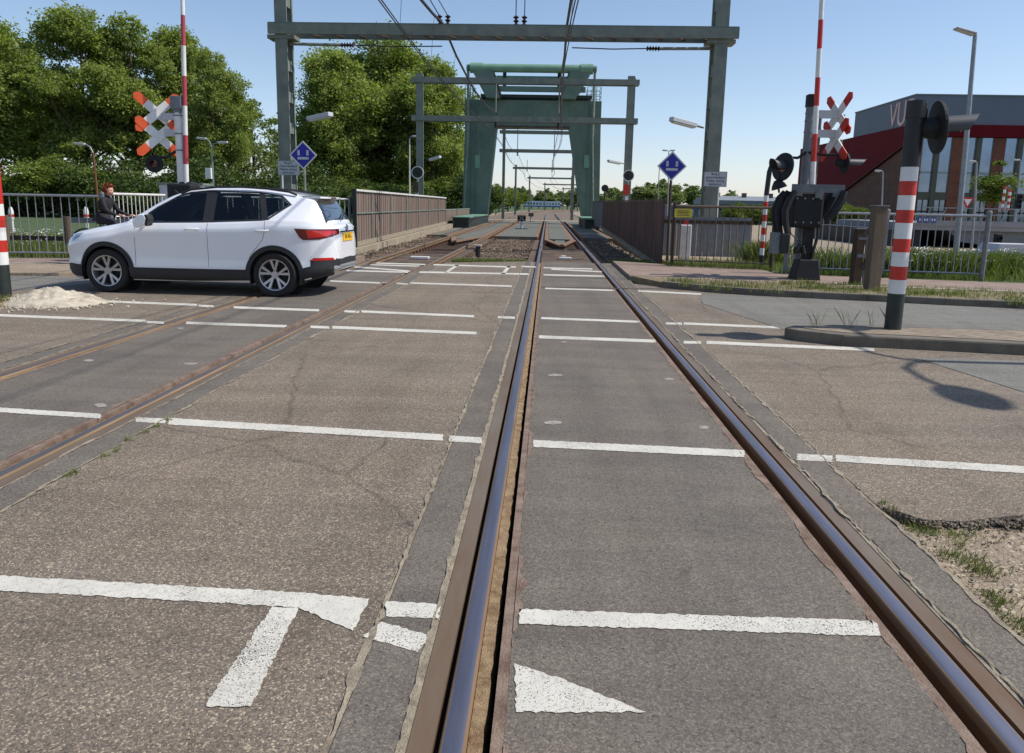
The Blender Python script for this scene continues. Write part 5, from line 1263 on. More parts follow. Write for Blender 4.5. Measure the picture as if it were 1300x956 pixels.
b = MB(); b.bx(gx0, gx1, -.30, -.24, gz - .07, gz + .08); b.bx(gx0, gx0 + .20, -.30, -.24, gz - .14, gz - .07); b.bx(gx1 - .20, gx1, -.30, -.24, gz - .14, gz - .07); b.bx(-.02, .12, -.30, -.24, gz - .17, gz - .07); b.build('crossbar', M['cbar'], t)
for y_ in (-.34, .1, .34):                                              # swept counterweight arms
    b = MB(); A = [rel(1003, 243), rel(996, 252), rel(990, 266), rel(990, 280), rel(993, 297)]
    b.tube([(p[0], y_, p[2]) for p in A], [.05, .07, .075, .065, .05], 8); b.build('counterweight_arm', M['blackm'], t, smooth=True)
    b = MB(); A = [rel(1064, 243), rel(1060, 254), rel(1050, 270), rel(1040, 280)]
    b.tube([(p[0], y_, p[2]) for p in A], [.06, .09, .08, .05], 8); b.build('counterweight_arm', M['blackm'], t, smooth=True)
b = MB(); A = [rel(993, 285), rel(997, 296), rel(1004, 303), rel(1012, 307), rel(1015, 300)]; b.tube([(p[0], -.36, p[2]) for p in A], .012, 6); b.build('cable', M['black'], t)
b = MB(); A = [rel(1036, 288), rel(1036, 300), rel(1031, 315), rel(1029, 328)]; b.tube([(p[0], -.1, p[2]) for p in A], .03, 8); b.build('hose', M['black'], t, smooth=True)
b = MB(); A = [rel(1009, 318), rel(1011, 309), rel(1016, 312), rel(1018, 322)]; b.tube([(p[0], -.16, p[2]) for p in A], .03, 8); b.lathe([(0, 0), (.05, 0), (.05, .12), (0, .14)], rel(1010, 322, -.1), (0, 0, 1), 10); b.build('connector', M['dkgreen'], t)
p = rel(989, 308); b = MB(); b.box((p[0], -.25, p[2]), (.17, .3, .38)); b.build('junction_box', M['black'], t, bevel=.02)
b = MB(); b.box((p[0] - .14, -.2, p[2]), (.13, .28, .40)); b.build('junction_cover', M['galv_d'], t, bevel=.01)
# pole behind it
pR = MP(1021, 233, YM + .35)
t = thing('signal_pole', 'grey signal pole with black square cap behind the right barrier machine', 'pole', (pR[0], YM + .35, .06))
zt_ = MP(1028, 120, YM + .35)[2] - .06; zs_ = MP(1028, 136, YM + .35)[2] - .06
b = MB(); b.cyl((0, 0, 0), (0, 0, zs_), .085, n=18); b.build('pole', M['galv_d'], t, smooth=True)
b = MB(); b.box((.02, 0, (zt_ + zs_) / 2), (.20, .2, zt_ - zs_)); b.build('cap', M['blackm'], t, bevel=.01)
b = MB(); b.cyl((.22, .05, 0), (.22, .05, zs_ - .1), .03, n=8); b.build('side_tube', M['galv_d'], t)
for y_ in (145.5, 170):
    z = MP(1040, y_, YM + .35)[2] - .06; b = MB(); b.beam((.06, -.05, z), (.56, -.05, z), .04, .15); b.build('bracket', M['signgrey'], t)
for y_ in (144, 154, 168):
    z = MP(1028, y_, YM + .35)[2] - .06; b = MB(); b.lathe([(.086, -.012), (.094, -.012), (.094, .012), (.086, .012)], (0, 0, z), (0, 0, 1), 18); b.build('clamp_band', M['galv_d'], t)
cR = MP(1064, 146, YM + .35); crossbuck('red-ended double cross sign seen nearly edge-on, on the right signal pole', (cR[0], cR[1], cR[2]), R(-76), .95, M['red'])
boom('raised red and white barrier boom on the right, beside the grey signal pole', tuple(MP(1031, 240, YM - .12)), tuple(MP(1046, -50, YM - .12)), .052, .042, 8)
pa = MP(1024, 193, YM + .3)
p_ = MP(994, 212, YM); flasher('black crossing light on the left arm of the right signal pole, turned to the left', tuple(p_), .27, (-.85, -.45, .12), tuple(pa), .34)
p_ = MP(1072, 207, YM + .1); flasher('black crossing light on the right arm of the right signal pole, visor pointing right', tuple(p_), .20, (1, .1, 0), tuple(pa), .44)
p_ = MP(985, 230, YM); 
t = thing('alarm_bell', 'small black bell hanging below the left crossing light', 'alarm bell', tuple(MP(988, 234, YM)))
b = MB(); b.lathe([(0, .09), (.06, .08), (.12, .0), (.15, -.08), (.14, -.08), (.0, -.02)], (0, 0, 0), (-.35, 0, 1), 20); b.build('dome', M['blackm'], t, smooth=True)
b = MB(); b.cyl((0, 0, -.02), (.03, 0, -.16), .02, n=8); b.build('clapper', M['blackm'], t)
b = MB(); b.tube([(0, 0, .08), (.03, .02, .28)], .02, 6); b.build('hanger', M['blackm'], t)
# --- wooden posts
for (x, y, top, w_, lab, m_) in ((1085, 361, 291, .17, 'weathered brown wooden post left of the thicker one, by the right kerb', M['wood_d']), (1106, 368, 262, .22, 'thick grey-brown wooden post closest to the foreground banded post', M['wood'])):
    q = G(x, y, .08); h_ = P(x + 3, top, q[1])[2] - .08
    t = thing('wooden_post', lab, 'wooden post', (q[0], q[1], .08), R(8), 'wooden posts by the right kerb')
    b = MB(); b.box((0, 0, h_ / 2 - .1), (w_, w_ * .8, h_ + .2)); b.build('post', m_, t, bevel=.012); b = MB(); b.box((0, 0, h_ + .012), (w_ * 1.12, w_ * .92, .02)); b.build('cap', M['galv_d'], t)
q = G(1096, 362, .08)
t = thing('bicycle_lock_stand', 'small metal bracket with hanging fittings between the two wooden posts', 'bracket', (q[0], q[1], .08))
b = MB(); b.bx(-.16, .2, -.02, .02, .50, .56); b.bx(-.16, .2, -.02, .02, .82, .86); b.build('bar', M['galv_d'], t)
for x_ in (-.05, .06):
    b = MB(); b.lathe([(0, 0), (.045, .02), (.05, .12), (.03, .2), (0, .21)], (x_, -.03, .28), (0.3, 0, 1), 12); b.build('fitting', M['insul'], t, smooth=True)
b = MB(); b.bx(-.02, .03, .0, .04, .0, .9); b.build('upright', M['galv_d'], t)
# ---- the two-armed street lamp whose shadow lies on the road (stands just outside the frame)
t = thing('street_lamp', 'two-armed street lamp standing outside the right edge of the photo', 'street lamp', (8.35, 7.38, .1))
b = MB(); b.cyl((0, 0, 0), (0, 0, 5.8), .075, .05, 14); b.build('pole', M['galv'], t, smooth=True)
for s, L in ((-1, 1.0), (1, 1.0)):
    b = MB(); b.tube([(0, 0, 5.6), (-.04, s * .08, 5.85), (-.02, s * .35, 6.1), (.05, s * .8, 6.25), (.12, s * 1.15, 6.3)], .035, 8); b.build('arm', M['galv'], t, smooth=True)
    b = MB(); b.lathe([(0, .10), (.14, .08), (.24, .0), (.20, -.05), (0, -.08)], (.14, s * 1.42, 6.28), (0, 0, 1), 20)
    hd = b.build('lamp_head', M['signgrey'], t, smooth=True)
    for v in hd.data.vertices: v.co.y = s * 1.42 + (v.co.y - s * 1.42) * 1.7
# ================================================================ land around: bank, lots, far strips
sheet('grass_bank', [(-200, 14.2), (-40, 13.65), (-11.9, 16.25), (-9.4, 17.15), (-6.05, 19.0), (-6.05, 62), (-200, 62)], 0.0, M['grass'], -0.6)
sheet('towpath', [(-200, 24), (-9.5, 25.5), (-8.5, 28), (-200, 30)], 0.006, M['sand'])
sheet('grass_bank', [(2.95, 18.62), (4.85, 17.95), (6.0, 16.25), (9.3, 15.65), (40, 14.55), (200, 9), (200, 20), (9, 20), (6, 19), (3.2, 19.9)], 0.02, M['grass'], -0.6)
sheet('sandy_lot', [(3.2, 20.0), (6, 19.1), (9, 20.1), (24, 20.1), (30, 34), (34, 72), (3.4, 72)], -0.02, M['sand'], -0.6)
# ================================================================ foliage
def leafmat(name, a, b_, c_, trans=0.35):
    m = D.materials.new(name); m.use_nodes = True; n = m.node_tree.nodes; l = m.node_tree.links; n.clear()
    out = n.new('ShaderNodeOutputMaterial'); at = n.new('ShaderNodeAttribute'); at.attribute_name = 'tone'
    co = texco(n, l); n1 = noise(n, l, co, 0.55, 3)
    ad = n.new('ShaderNodeMath'); ad.operation = 'ADD'; l.new(at.outputs['Fac'], ad.inputs[0]); l.new(n1.outputs[0], ad.inputs[1])
    hf = n.new('ShaderNodeMath'); hf.operation = 'MULTIPLY'; hf.inputs[1].default_value = 0.5; l.new(ad.outputs[0], hf.inputs[0])
    col = ramp(n, l, hf.outputs[0], [(0.25, a), (0.5, b_), (0.75, c_)])
    d = n.new('ShaderNodeBsdfPrincipled'); d.inputs['Roughness'].default_value = 0.55; d.inputs['Specular IOR Level'].default_value = 0.25; l.new(col, d.inputs['Base Color'])
    t = n.new('ShaderNodeBsdfTranslucent'); tc_ = mixc(n, l, 1.0, col, (1.0, 1.15, 0.5), 'MULTIPLY'); l.new(tc_, t.inputs['Color'])
    mx = n.new('ShaderNodeMixShader'); mx.inputs[0].default_value = trans; l.new(d.outputs[0], mx.inputs[1]); l.new(t.outputs[0], mx.inputs[2]); l.new(mx.outputs[0], out.inputs[0])
    return m
M['leaf'] = leafmat('green_leaves', (0.14, 0.18, 0.045), (0.26, 0.31, 0.08), (0.40, 0.44, 0.14), .5)
M['leaf_y'] = leafmat('yellow_green_leaves', (0.08, 0.12, 0.02), (0.15, 0.20, 0.035), (0.25, 0.29, 0.06))
M['leaf_p'] = leafmat('pale_spring_leaves', (0.13, 0.17, 0.06), (0.20, 0.25, 0.09), (0.28, 0.31, 0.13))
M['leaf_shade'] = leafmat('shade_dark_leaves', (0.045, 0.075, 0.02), (0.08, 0.12, 0.03), (0.14, 0.18, 0.05))  # darker leaf colour stands in for the shade below the trees
M['gb'] = leafmat('grass_blades', (0.08, 0.11, 0.03), (0.15, 0.19, 0.055), (0.26, 0.28, 0.11), 0.4)
M['gdry'] = leafmat('dry_grass_blades', (0.12, 0.13, 0.04), (0.20, 0.20, 0.07), (0.32, 0.28, 0.14), 0.3)
M['petal'] = mat('white_petals', S((235, 235, 225)), 0.6, var=0.05)
def leaf_mesh(name, C_, size, rs, mt, flat=0.0, aspect=1.5):
    """C_: (n,3) centres -> one rhombic leaf each, random facing"""
    n_ = len(C_); rng = np.random.default_rng(rs)
    nrm = rng.normal(size=(n_, 3)); nrm[:, 2] = np.abs(nrm[:, 2]) + flat; nrm /= np.linalg.norm(nrm, axis=1)[:, None]
    t = rng.normal(size=(n_, 3)); t -= (t * nrm).sum(1)[:, None] * nrm; t /= np.linalg.norm(t, axis=1)[:, None]; s_ = np.cross(nrm, t)
    sz = size * rng.uniform(0.6, 1.3, n_)[:, None]
    v = np.empty((n_, 4, 3)); v[:, 0] = C_ - t * sz * aspect / 2; v[:, 1] = C_ + s_ * sz / 2 + nrm * sz * .12; v[:, 2] = C_ + t * sz * aspect / 2; v[:, 3] = C_ - s_ * sz / 2 + nrm * sz * .12
    me = D.meshes.new(name); me.vertices.add(n_ * 4); me.loops.add(n_ * 4); me.polygons.add(n_)
    me.vertices.foreach_set('co', v.reshape(-1)); me.loops.foreach_set('vertex_index', np.arange(n_ * 4, dtype=np.int32))
    me.polygons.foreach_set('loop_start', np.arange(0, n_ * 4, 4, dtype=np.int32)); me.polygons.foreach_set('loop_total', np.full(n_, 4, dtype=np.int32))
    me.update(calc_edges=True); me.materials.append(mt)
    a = me.attributes.new('tone', 'FLOAT', 'FACE'); a.data.foreach_set('value', rng.uniform(0.0, 1.0, n_).astype(np.float32))
    return me
def tree_proto(seed, Ht, Wd, base, lobes, leaves, lsize, mt, trunk_r=.28, clump=.55, lobe_r=None, density=1.0, upright=0.3):
    """returns (trunk mesh object data, crown mesh) for a tree of height Ht, crown width Wd starting at height base"""
    r_ = random.Random(seed); rng = np.random.default_rng(seed); tb = MB()
    cz = (Ht + base) / 2; hz = (Ht - base) / 2; L = []
    for k in range(lobes):
        for _ in range(60):
            u = r_.uniform(-1, 1); v = r_.uniform(-1, 1); w_ = r_.uniform(-.86, .86)
            if u * u + v * v + w_ * w_ < 1: break
        e = (1 - abs(w_) ** 2.2 * .55)
        rr = (lobe_r or Wd * .23) * r_.uniform(.7, 1.2)
        L.append((Vector((u * (Wd / 2 - rr * .5) * e, v * (Wd / 2 - rr * .5) * e, cz + w_ * (hz - rr * .6))), rr))
    L.append((Vector((0, 0, Ht - Wd * .16)), Wd * .16))
    # trunk
    top = Ht * .82; pts = [Vector((0, 0, -.6))]; rad = [trunk_r * 1.25]; n_ = 8; wob = Vector((0, 0, 0))
    for i in range(1, n_ + 1):
        wob += Vector((r_.uniform(-.12, .12), r_.uniform(-.12, .12), 0)); pts.append(wob + Vector((0, 0, top * i / n_))); rad.append(trunk_r * (1 - .85 * i / n_) + .02)
    tb.tube(pts, rad, 9)
    ends = []
    for c, rr in L:
        h0 = max(base * .7, min(top * .9, c.z - (c.xy.length * (.9 + upright)))); i = min(n_ - 1, max(0, int(h0 / top * n_))); f = h0 / top * n_ - i
        p0 = pts[i].lerp(pts[i + 1], max(0, min(1, f))); mid = p0.lerp(c, .5) + Vector((0, 0, -.12 * (c - p0).length)) 
        r0 = max(.04, rad[i] * .5); tb.tube([p0, p0.lerp(mid, .5), mid, mid.lerp(c, .5) + Vector((r_.uniform(-.2, .2), r_.uniform(-.2, .2), 0)), c], [r0, r0 * .8, r0 * .62, r0 * .42, r0 * .22], 6)
        for _ in range(5):
            d = Vector((r_.gauss(0, 1), r_.gauss(0, 1), abs(r_.gauss(.3, .8)))).normalized(); q = c.lerp(mid, r_.uniform(0, .5)); e_ = q + d * rr * r_.uniform(.7, 1.05)
            tb.tube([q, q.lerp(e_, .5) + Vector((0, 0, .08)), e_], [r0 * .25, r0 * .16, .012], 5); ends.append(e_)
    tot = sum(rr ** 2 for _, rr in L); C_ = []
    for c, rr in L:
        k = int(leaves * rr ** 2 / tot); nc = max(4, int(k / 70)); 
        d = rng.normal(size=(nc, 3)); d[:, 2] = d[:, 2] * .9 + .15; d /= np.linalg.norm(d, axis=1)[:, None]
        rad_ = rr * rng.uniform(.35, 1.08, nc) ** .7
        cc = np.array(c)[None] + d * rad_[:, None] * np.array([1, 1, .82])
        per = rng.integers(40, 100, nc)
        for j in range(nc): C_.append(cc[j] + rng.normal(size=(per[j], 3)) * clump * rr / 2.2 * rng.uniform(.6, 1.1) * np.array([1, 1, .7]))
    C_ = np.concatenate(C_)
    return tb, leaf_mesh('crown', C_, lsize, seed, mt)
protos = {}
def proto(key, *a, **k):
    tb, lm = tree_proto(*a, **k); root = D.objects.new('tree', None); tr = tb.build('trunk', M['bark'], None, smooth=True, recalc=False)
    tm = tr.data; D.objects.remove(tr); protos[key] = (tm, lm, a[1], a[2])
def tree(key, name, label, cat, x, y, z, h_, wd=None, rz=0, group=None):
    tm, lm, Ht, Wd = protos[key]; t = thing(name, label, cat, (x, y, z), rz, group)
    s_ = h_ / Ht; sx = (wd / Wd) if wd else s_; t.scale = (sx, sx, s_)
    for nm, me in (('trunk', tm), ('crown', lm)):
        o = D.objects.new(nm, me); C.objects.link(o); o.parent = t
    return t
proto('poplar1', 1, 16, 9, 2.8, 28, 68000, .145, M['leaf'], trunk_r=.32, lobe_r=1.5, clump=.5)
proto('poplar2', 2, 17, 8, 3.2, 28, 68000, .145, M['leaf'], trunk_r=.32, lobe_r=1.4, clump=.5)
proto('full', 3, 18, 12, 1.2, 54, 130000, .145, M['leaf'], trunk_r=.42, lobe_r=1.9, clump=.5)
proto('full2', 8, 15, 9, 1.0, 34, 72000, .145, M['leaf'], trunk_r=.34, lobe_r=1.5, clump=.5)
proto('sparse', 4, 11, 6, 3.0, 9, 3800, .20, M['leaf_p'], trunk_r=.16, clump=.7)
proto('bushy', 5, 6, 5, .4, 18, 16000, .13, M['leaf_y'], trunk_r=.12)
proto('bush_shade', 6, 4, 5, .1, 16, 15000, .12, M['leaf_shade'], trunk_r=.10)
proto('round', 7, 8, 7, 1.0, 10, 7000, .30, M['leaf_p'], trunk_r=.2)
proto('column', 9, 6, 1.7, 1.0, 12, 7000, .10, M['leaf_y'], trunk_r=.06, lobe_r=.62, clump=1.1)
def at(x, Y): return P(x, 255, Y)[0]
def hgt(x, y, Y, z=-.4): return P(x, y, Y)[2] - z
gl_ = 'tall trees behind the left railing'
for k, (key, x, ytop, Y, wpx, rz, lab) in enumerate([
    ('poplar2', -25, 5, 58, 150, 1.0, 'big leafy tree cut by the left edge of the photo'),
    ('poplar1', 45, 50, 66, 120, 2.2, 'broad dark tree between the left edge and the first high crown'),
    ('poplar2', 112, 6, 60, 125, 4.0, 'tall tree with the highest crown in the left row, left of the cross sign'),
    ('poplar1', 175, 18, 62, 120, 0.4, 'tall leafy tree rising right behind the orange and white cross sign'),
    ('poplar2', 235, 32, 66, 110, 2.6, 'tall leafy tree directly behind the left barrier boom'),
    ('poplar1', 276, 60, 58, 86, 5.2, 'tree at the right end of the left row with ragged outer twigs'),
    ]):
    X = at(x, Y); tree(key, 'broadleaf_tree', lab, 'tree', X, Y, -.4, hgt(x, ytop, Y), wpx / 975 * Y * 1.15, rz, gl_)
for k, (key, x, ytop, Y, wpx, rz, lab) in enumerate([
    ('full', 487, 30, 82, 205, .5, 'largest round-crowned green tree, between the left portal mast and the bridge'),
    ('full2', 424, 62, 76, 110, 2.0, 'green tree close to the right of the left portal mast'),
    ('full2', 550, 70, 78, 100, 4.4, 'green tree partly behind the left tower of the bridge')]):
    tree(key, 'broadleaf_tree', lab, 'tree', at(x, Y), Y, -.4, hgt(x, ytop, Y), wpx / 975 * Y * 1.1, rz)
for x, yt, Y, wpx, lab, rz in ((326, 126, 90, 66, 'slender pale tree with thin see-through crown left of the left portal mast', 0), (352, 150, 96, 60, 'thin pale tree touching the left portal mast, half see-through', 2), (300, 160, 88, 50, 'small pale thin tree at the end of the left row', 4)):
    tree('sparse', 'pale_tree', lab, 'tree', at(x, Y), Y, -.4, hgt(x, yt, Y), wpx / 975 * Y * 1.25, rz, 'pale thin trees')
# understorey below the left row: individual shrubs
r_ = random.Random(21)
sl_ = ['at the far left', 'left of the cyclist', 'behind the cyclist', 'below the cross sign', 'behind the left signal pole', 'right of the relay cabinet', 'below the pale trees', 'at the foot of the left mast']
for k in range(22):
    x = -40 + k * 30 + r_.uniform(-8, 8); Y = r_.uniform(50, 60) if x < 380 else r_.uniform(62, 70)
    if 300 < x < 365: Y = 84
    key = 'bush_shade' if k % 4 else 'bushy'
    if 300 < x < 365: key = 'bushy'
    tree(key, 'shrub', ('dark' if key == 'bush_shade' else 'yellow-green') + ' shrub in the dense undergrowth below the trees behind the left fences', 'shrub', at(x, Y), Y, -.4, r_.uniform(2.6, 4.6), 6.0, r_.uniform(0, 6), ('dark' if key == 'bush_shade' else 'yellow-green') + ' shrubs below the left trees')
# yellow-green row left of the line behind the bridge
for k in range(11):
    Y = 86 + k * 14; tree('bushy', 'line_side_tree', 'yellow-green bushy tree in the row left of the tracks beyond the bridge', 'tree', -12.8 + bend(Y) + r_.uniform(-.8, .8), Y, -.4, 6.6 + r_.uniform(-.6, .8) - k * .08, 6.5, r_.uniform(0, 6), 'row of trees along the line beyond the bridge')
for k in range(16):
    x = 648 + k * 9; Y = 380 + r_.uniform(-30, 50); tree('round', 'far_tree', 'small far tree on the horizon behind the distant train', 'tree', at(x, Y), Y, -.4, r_.uniform(7, 12), 9 + r_.uniform(0, 4), r_.uniform(0, 6), 'trees on the horizon behind the train')
for x, yt, Y, w_, lab in ((788, 240, 190, 30, 'small pale tree behind the second right portal mast'), (818, 230, 170, 50, 'round pale tree left of the right blue diamond sign'), (846, 226, 180, 50, 'broad pale tree directly behind the right blue diamond sign'), (876, 232, 200, 44, 'rounded tree right of the right blue diamond sign'), (893, 242, 175, 26, 'small bright tree touching the right portal mast'), (925, 240, 190, 26, 'small tree just right of the grey notice board')):
    tree('round', 'far_tree', lab, 'tree', at(x, Y), Y, -.4, hgt(x, yt, Y), w_ / 975 * Y * 1.1, x, 'round trees across the water, right of the bridge')
for k, x in enumerate((940, 962, 1000, 1048, 1075)): tree('bushy', 'shrub', ['yellow-green shrub in the sandy lot right of the portal mast', 'low green shrub behind the thin banded post', 'green shrub behind the barrier machine', 'green shrub in front of the red wall', 'green shrub by the left end of the building'][k], 'shrub', at(x, 74), 74, -.3, [2.4, 2.2, 2.6, 3.0, 2.6][k], 3.4, k)
tree('column', 'young_tree', 'slim yellow-leaved young tree in front of the building windows', 'tree', P(1262, 260, 44)[0], 44, P(1262, 272, 44)[2] - .3, P(1262, 203, 44)[2] - P(1262, 272, 44)[2] + .3, 1.7, 0)

# ---- blades of grass, weeds and flowers
def blades(name, pts, hgt_, mt, seed, wd=.012, lean=.35, z=0.0, per=9, rad=.06, label=None):
    rng = np.random.default_rng(seed); pts = np.array(pts); n0 = len(pts); P_ = np.repeat(pts, per, 0); n_ = len(P_)
    zc = np.repeat(np.array(z) if np.ndim(z) else np.full(n0, z), per)
    b0 = np.stack([P_[:, 0] + rng.normal(0, rad, n_), P_[:, 1] + rng.normal(0, rad, n_), zc], 1)
    h_ = hgt_ * rng.uniform(.4, 1.2, n_); a = rng.uniform(0, 6.28, n_); ln = lean * h_ * rng.uniform(.2, 1.3, n_)
    d = np.stack([np.cos(a), np.sin(a), np.zeros(n_)], 1); s_ = np.stack([-np.sin(a), np.cos(a), np.zeros(n_)], 1) * wd / 2
    v = np.empty((n_, 4, 3)); v[:, 0] = b0 - s_; v[:, 1] = b0 + s_; m_ = b0 + d * ln[:, None] * .5; m_[:, 2] += h_ * .6; tip = b0 + d * ln[:, None]; tip[:, 2] += h_
    v[:, 2] = m_ + s_ * .8; v[:, 3] = tip
    v5 = v
    me = D.meshes.new(name); me.vertices.add(n_ * 4); me.loops.add(n_ * 4); me.polygons.add(n_)
    me.vertices.foreach_set('co', v5.reshape(-1)); me.loops.foreach_set('vertex_index', np.arange(n_ * 4, dtype=np.int32))
    me.polygons.foreach_set('loop_start', np.arange(0, n_ * 4, 4, dtype=np.int32)); me.polygons.foreach_set('loop_total', np.full(n_, 4, dtype=np.int32))
    me.update(calc_edges=True); me.materials.append(mt); at_ = me.attributes.new('tone', 'FLOAT', 'FACE'); at_.data.foreach_set('value', rng.uniform(0, 1, n_).astype(np.float32))
    o = D.objects.new(name, me); C.objects.link(o); return struct(o, 'stuff')
rr_ = random.Random(9)
def scatter(n_, x0, x1, y0, y1, cond=None):
    out = []
    while len(out) < n_:
        p = (rr_.uniform(x0, x1), rr_.uniform(y0, y1))
        if cond is None or cond(*p): out.append(p)
    return out
def clumps(cs, n_, r):
    return [(c[0] + rr_.gauss(0, r), c[1] + rr_.gauss(0, r * .8)) for c in cs for _ in range(n_)]
blades('bank_grass', scatter(5200, -19, -6.3, 16.9, 24, lambda x, y: y > 17.2 + (x + 9.4) * .3), .30, M['gb'], 1, .018, per=7, rad=.10)
blades('fence_weeds', scatter(1300, 3.1, 13, 16.3, 20.3, lambda x, y: y > 18.7 - (x - 3) * .42), .15, M['gb'], 2, .010, .8, .02, per=8, rad=.12)
blades('tall_weeds', clumps([(8.3, 17.3), (8.0, 17.5), (8.6, 17.6), (8.9, 17.4), (7.7, 17.6), (5.5, 20.3), (5.8, 20.1), (9.6, 17.6), (8.3, 18.3), (10.6, 18.0), (6.5, 17.7)], 95, .22), .55, M['gb'], 22, .011, .5, .02, per=8, rad=.10)
blades('fence_foot_grass', [(p[0], 18.2 - (p[0] - 2.9) * .28 + rr_.gauss(0, .12)) for p in scatter(260, 2.8, 5.1, 0, 1)] + [(p[0], 16.65 - (p[0] - 5) * .15 + rr_.gauss(0, .10)) for p in scatter(330, 5, 9, 0, 1)], .12, M['gb'], 3, .009, per=7, z=.06)
vc = [G(x, y, .08) for x, y in ((880, 362), (905, 366), (925, 363), (950, 367), (980, 370), (1000, 362), (1050, 368), (1070, 372), (1160, 373), (1180, 374), (1205, 373), (1215, 376), (1290, 384), (1298, 386), (870, 358), (1080, 362), (1130, 370), (1020, 360), (1035, 366), (1145, 375))]
blades('verge_grass', clumps(vc, 13, .14), .10, M['gb'], 4, .011, z=.075, per=8, rad=.05)
blades('verge_dry_grass', scatter(700, 2.4, 9, 12.2, 14.6, lambda x, y: y > 13.6 - (x - 2.3) * .30 and y < 15.0 - (x - 2.3) * .19), .06, M['gdry'], 5, .010, z=.08, per=6, rad=.08)
pc_ = [(1.74, 3.42), (1.80, 3.36), (1.90, 3.36), (1.76, 3.15), (1.80, 3.05), (2.18, 3.22), (2.24, 3.2), (1.72, 2.78), (2.3, 2.95), (1.95, 2.72), (1.70, 2.60), (1.73, 2.52), (1.9, 2.55), (2.5, 3.1), (1.70, 3.60), (1.68, 3.75)]
blades('gravel_weeds', clumps(pc_, 8, .032), .034, M['gb'], 6, .0045, .8, z=-.045, per=9, rad=.018)
blades('gravel_dry_weeds', clumps([(p[0] + .05, p[1] - .03) for p in pc_], 7, .05), .04, M['gdry'], 7, .004, .9, z=-.045, per=8, rad=.022)
blades('track_edge_grass', [(x, y + rr_.gauss(0, .10)) for x, y in scatter(300, -2.35, -.55, 19.42, 19.65)], .14, M['gb'], 8, .014, .6, z=-.10, per=8, rad=.05)
blades('fence_edge_grass', [(x, 19.5 + rr_.uniform(0, 1.4)) for x, y in scatter(300, 1.75, 2.8, 0, 1)], .16, M['gb'], 10, .012, .6, z=-.12, per=8, rad=.06)
blades('island_weeds', clumps([(3.42, 8.62), (3.02, 8.58), (3.72, 8.66)], 4, .05), .22, M['gdry'], 11, .0022, .6, z=.12, per=4, rad=.02)
jw = [G(*p) for p in ((196, 542), (185, 550), (160, 560), (148, 573), (133, 580), (95, 600), (88, 604), (215, 533), (1120, 640), (1136, 648))]
blades('joint_weeds', clumps(jw, 5, .012), .025, M['gb'], 12, .004, 1.0, z=.001, per=5, rad=.008)
blades('left_island_grass', clumps([(-7.2, 9.65), (-7.0, 9.45), (-7.35, 9.3), (-7.6, 9.6), (-7.1, 9.2)], 26, .12), .07, M['gdry'], 13, .008, .9, z=.06, per=8, rad=.05)
def flowers(name, pts, z0, z1, r, seed):
    rng = np.random.default_rng(seed); C_ = []
    for x, y in pts:
        z = rng.uniform(z0, z1); k = rng.integers(8, 20); C_.append(np.array([x, y, z]) + rng.normal(size=(k, 3)) * np.array([r, r, r * .25]))
    C_ = np.concatenate(C_); me = leaf_mesh(name, C_, .03, seed, M['petal'], 2.0, 1.0); o = D.objects.new(name, me); C.objects.link(o); return struct(o, 'stuff')
flowers('cow_parsley_flowers', clumps([(8.3, 17.2), (8.7, 17.5), (8.0, 17.4), (9.4, 17.6), (10.5, 18.0)], 16, .25), .35, .66, .07, 3)
flowers('bank_flowers', scatter(420, -19, -8, 17.6, 23.5), .16, .38, .07, 4)
blades('quay_grass', scatter(900, 9.5, 16, 16.5, 21), .35, M['gb'], 14, .02, .5, .02, per=8, rad=.12)

# ================================================================ rubble heap, left
def mound(nm, cx, cy, rx, ry, h_, seed, m_):
    b = MB(); n_ = 46
    for j in range(n_ + 1):
        for i in range(n_ + 1):
            u = -1 + 2 * i / n_; v = -1 + 2 * j / n_; d = math.hypot(u, v); f = max(0, 1 - d ** 1.7)
            nz = mn.noise(Vector((u * 3 + seed, v * 3, 0))) * .5 + mn.noise(Vector((u * 9, v * 9 + seed, 0))) * .28 + mn.noise(Vector((u * 25, v * 25, seed))) * .12
            b.v.append((cx + u * rx * (1 + .12 * mn.noise(Vector((v * 2, seed, 0)))), cy + v * ry, -.01 + max(0, f ** .8) * h_ * (1 + nz)))
    for j in range(n_):
        for i in range(n_): b.face((j * (n_ + 1) + i, j * (n_ + 1) + i + 1, (j + 1) * (n_ + 1) + i + 1, (j + 1) * (n_ + 1) + i))
    return struct(b.build(nm, m_, smooth=True), 'stuff')
M['rubble'] = mat('pale_rubble', S((196, 186, 166)), 0.95, var=0.15, scale=9, c2=S((150, 138, 120)), bstr=.9, bscale=50)
mound('rubble_heap', -6.55, 9.85, .72, .55, .17, 3.0, M['rubble'])
mound('soil_patch', -7.35, 9.5, .55, .5, .10, 8.0, M['soil'])
stones('rubble_stones', [(rr_.gauss(-6.5, .4), rr_.gauss(9.6, .3)) for _ in range(500)], M['rubble'], .01, .03, 31, lambda x, y: .005 + rr_.uniform(0, .01))

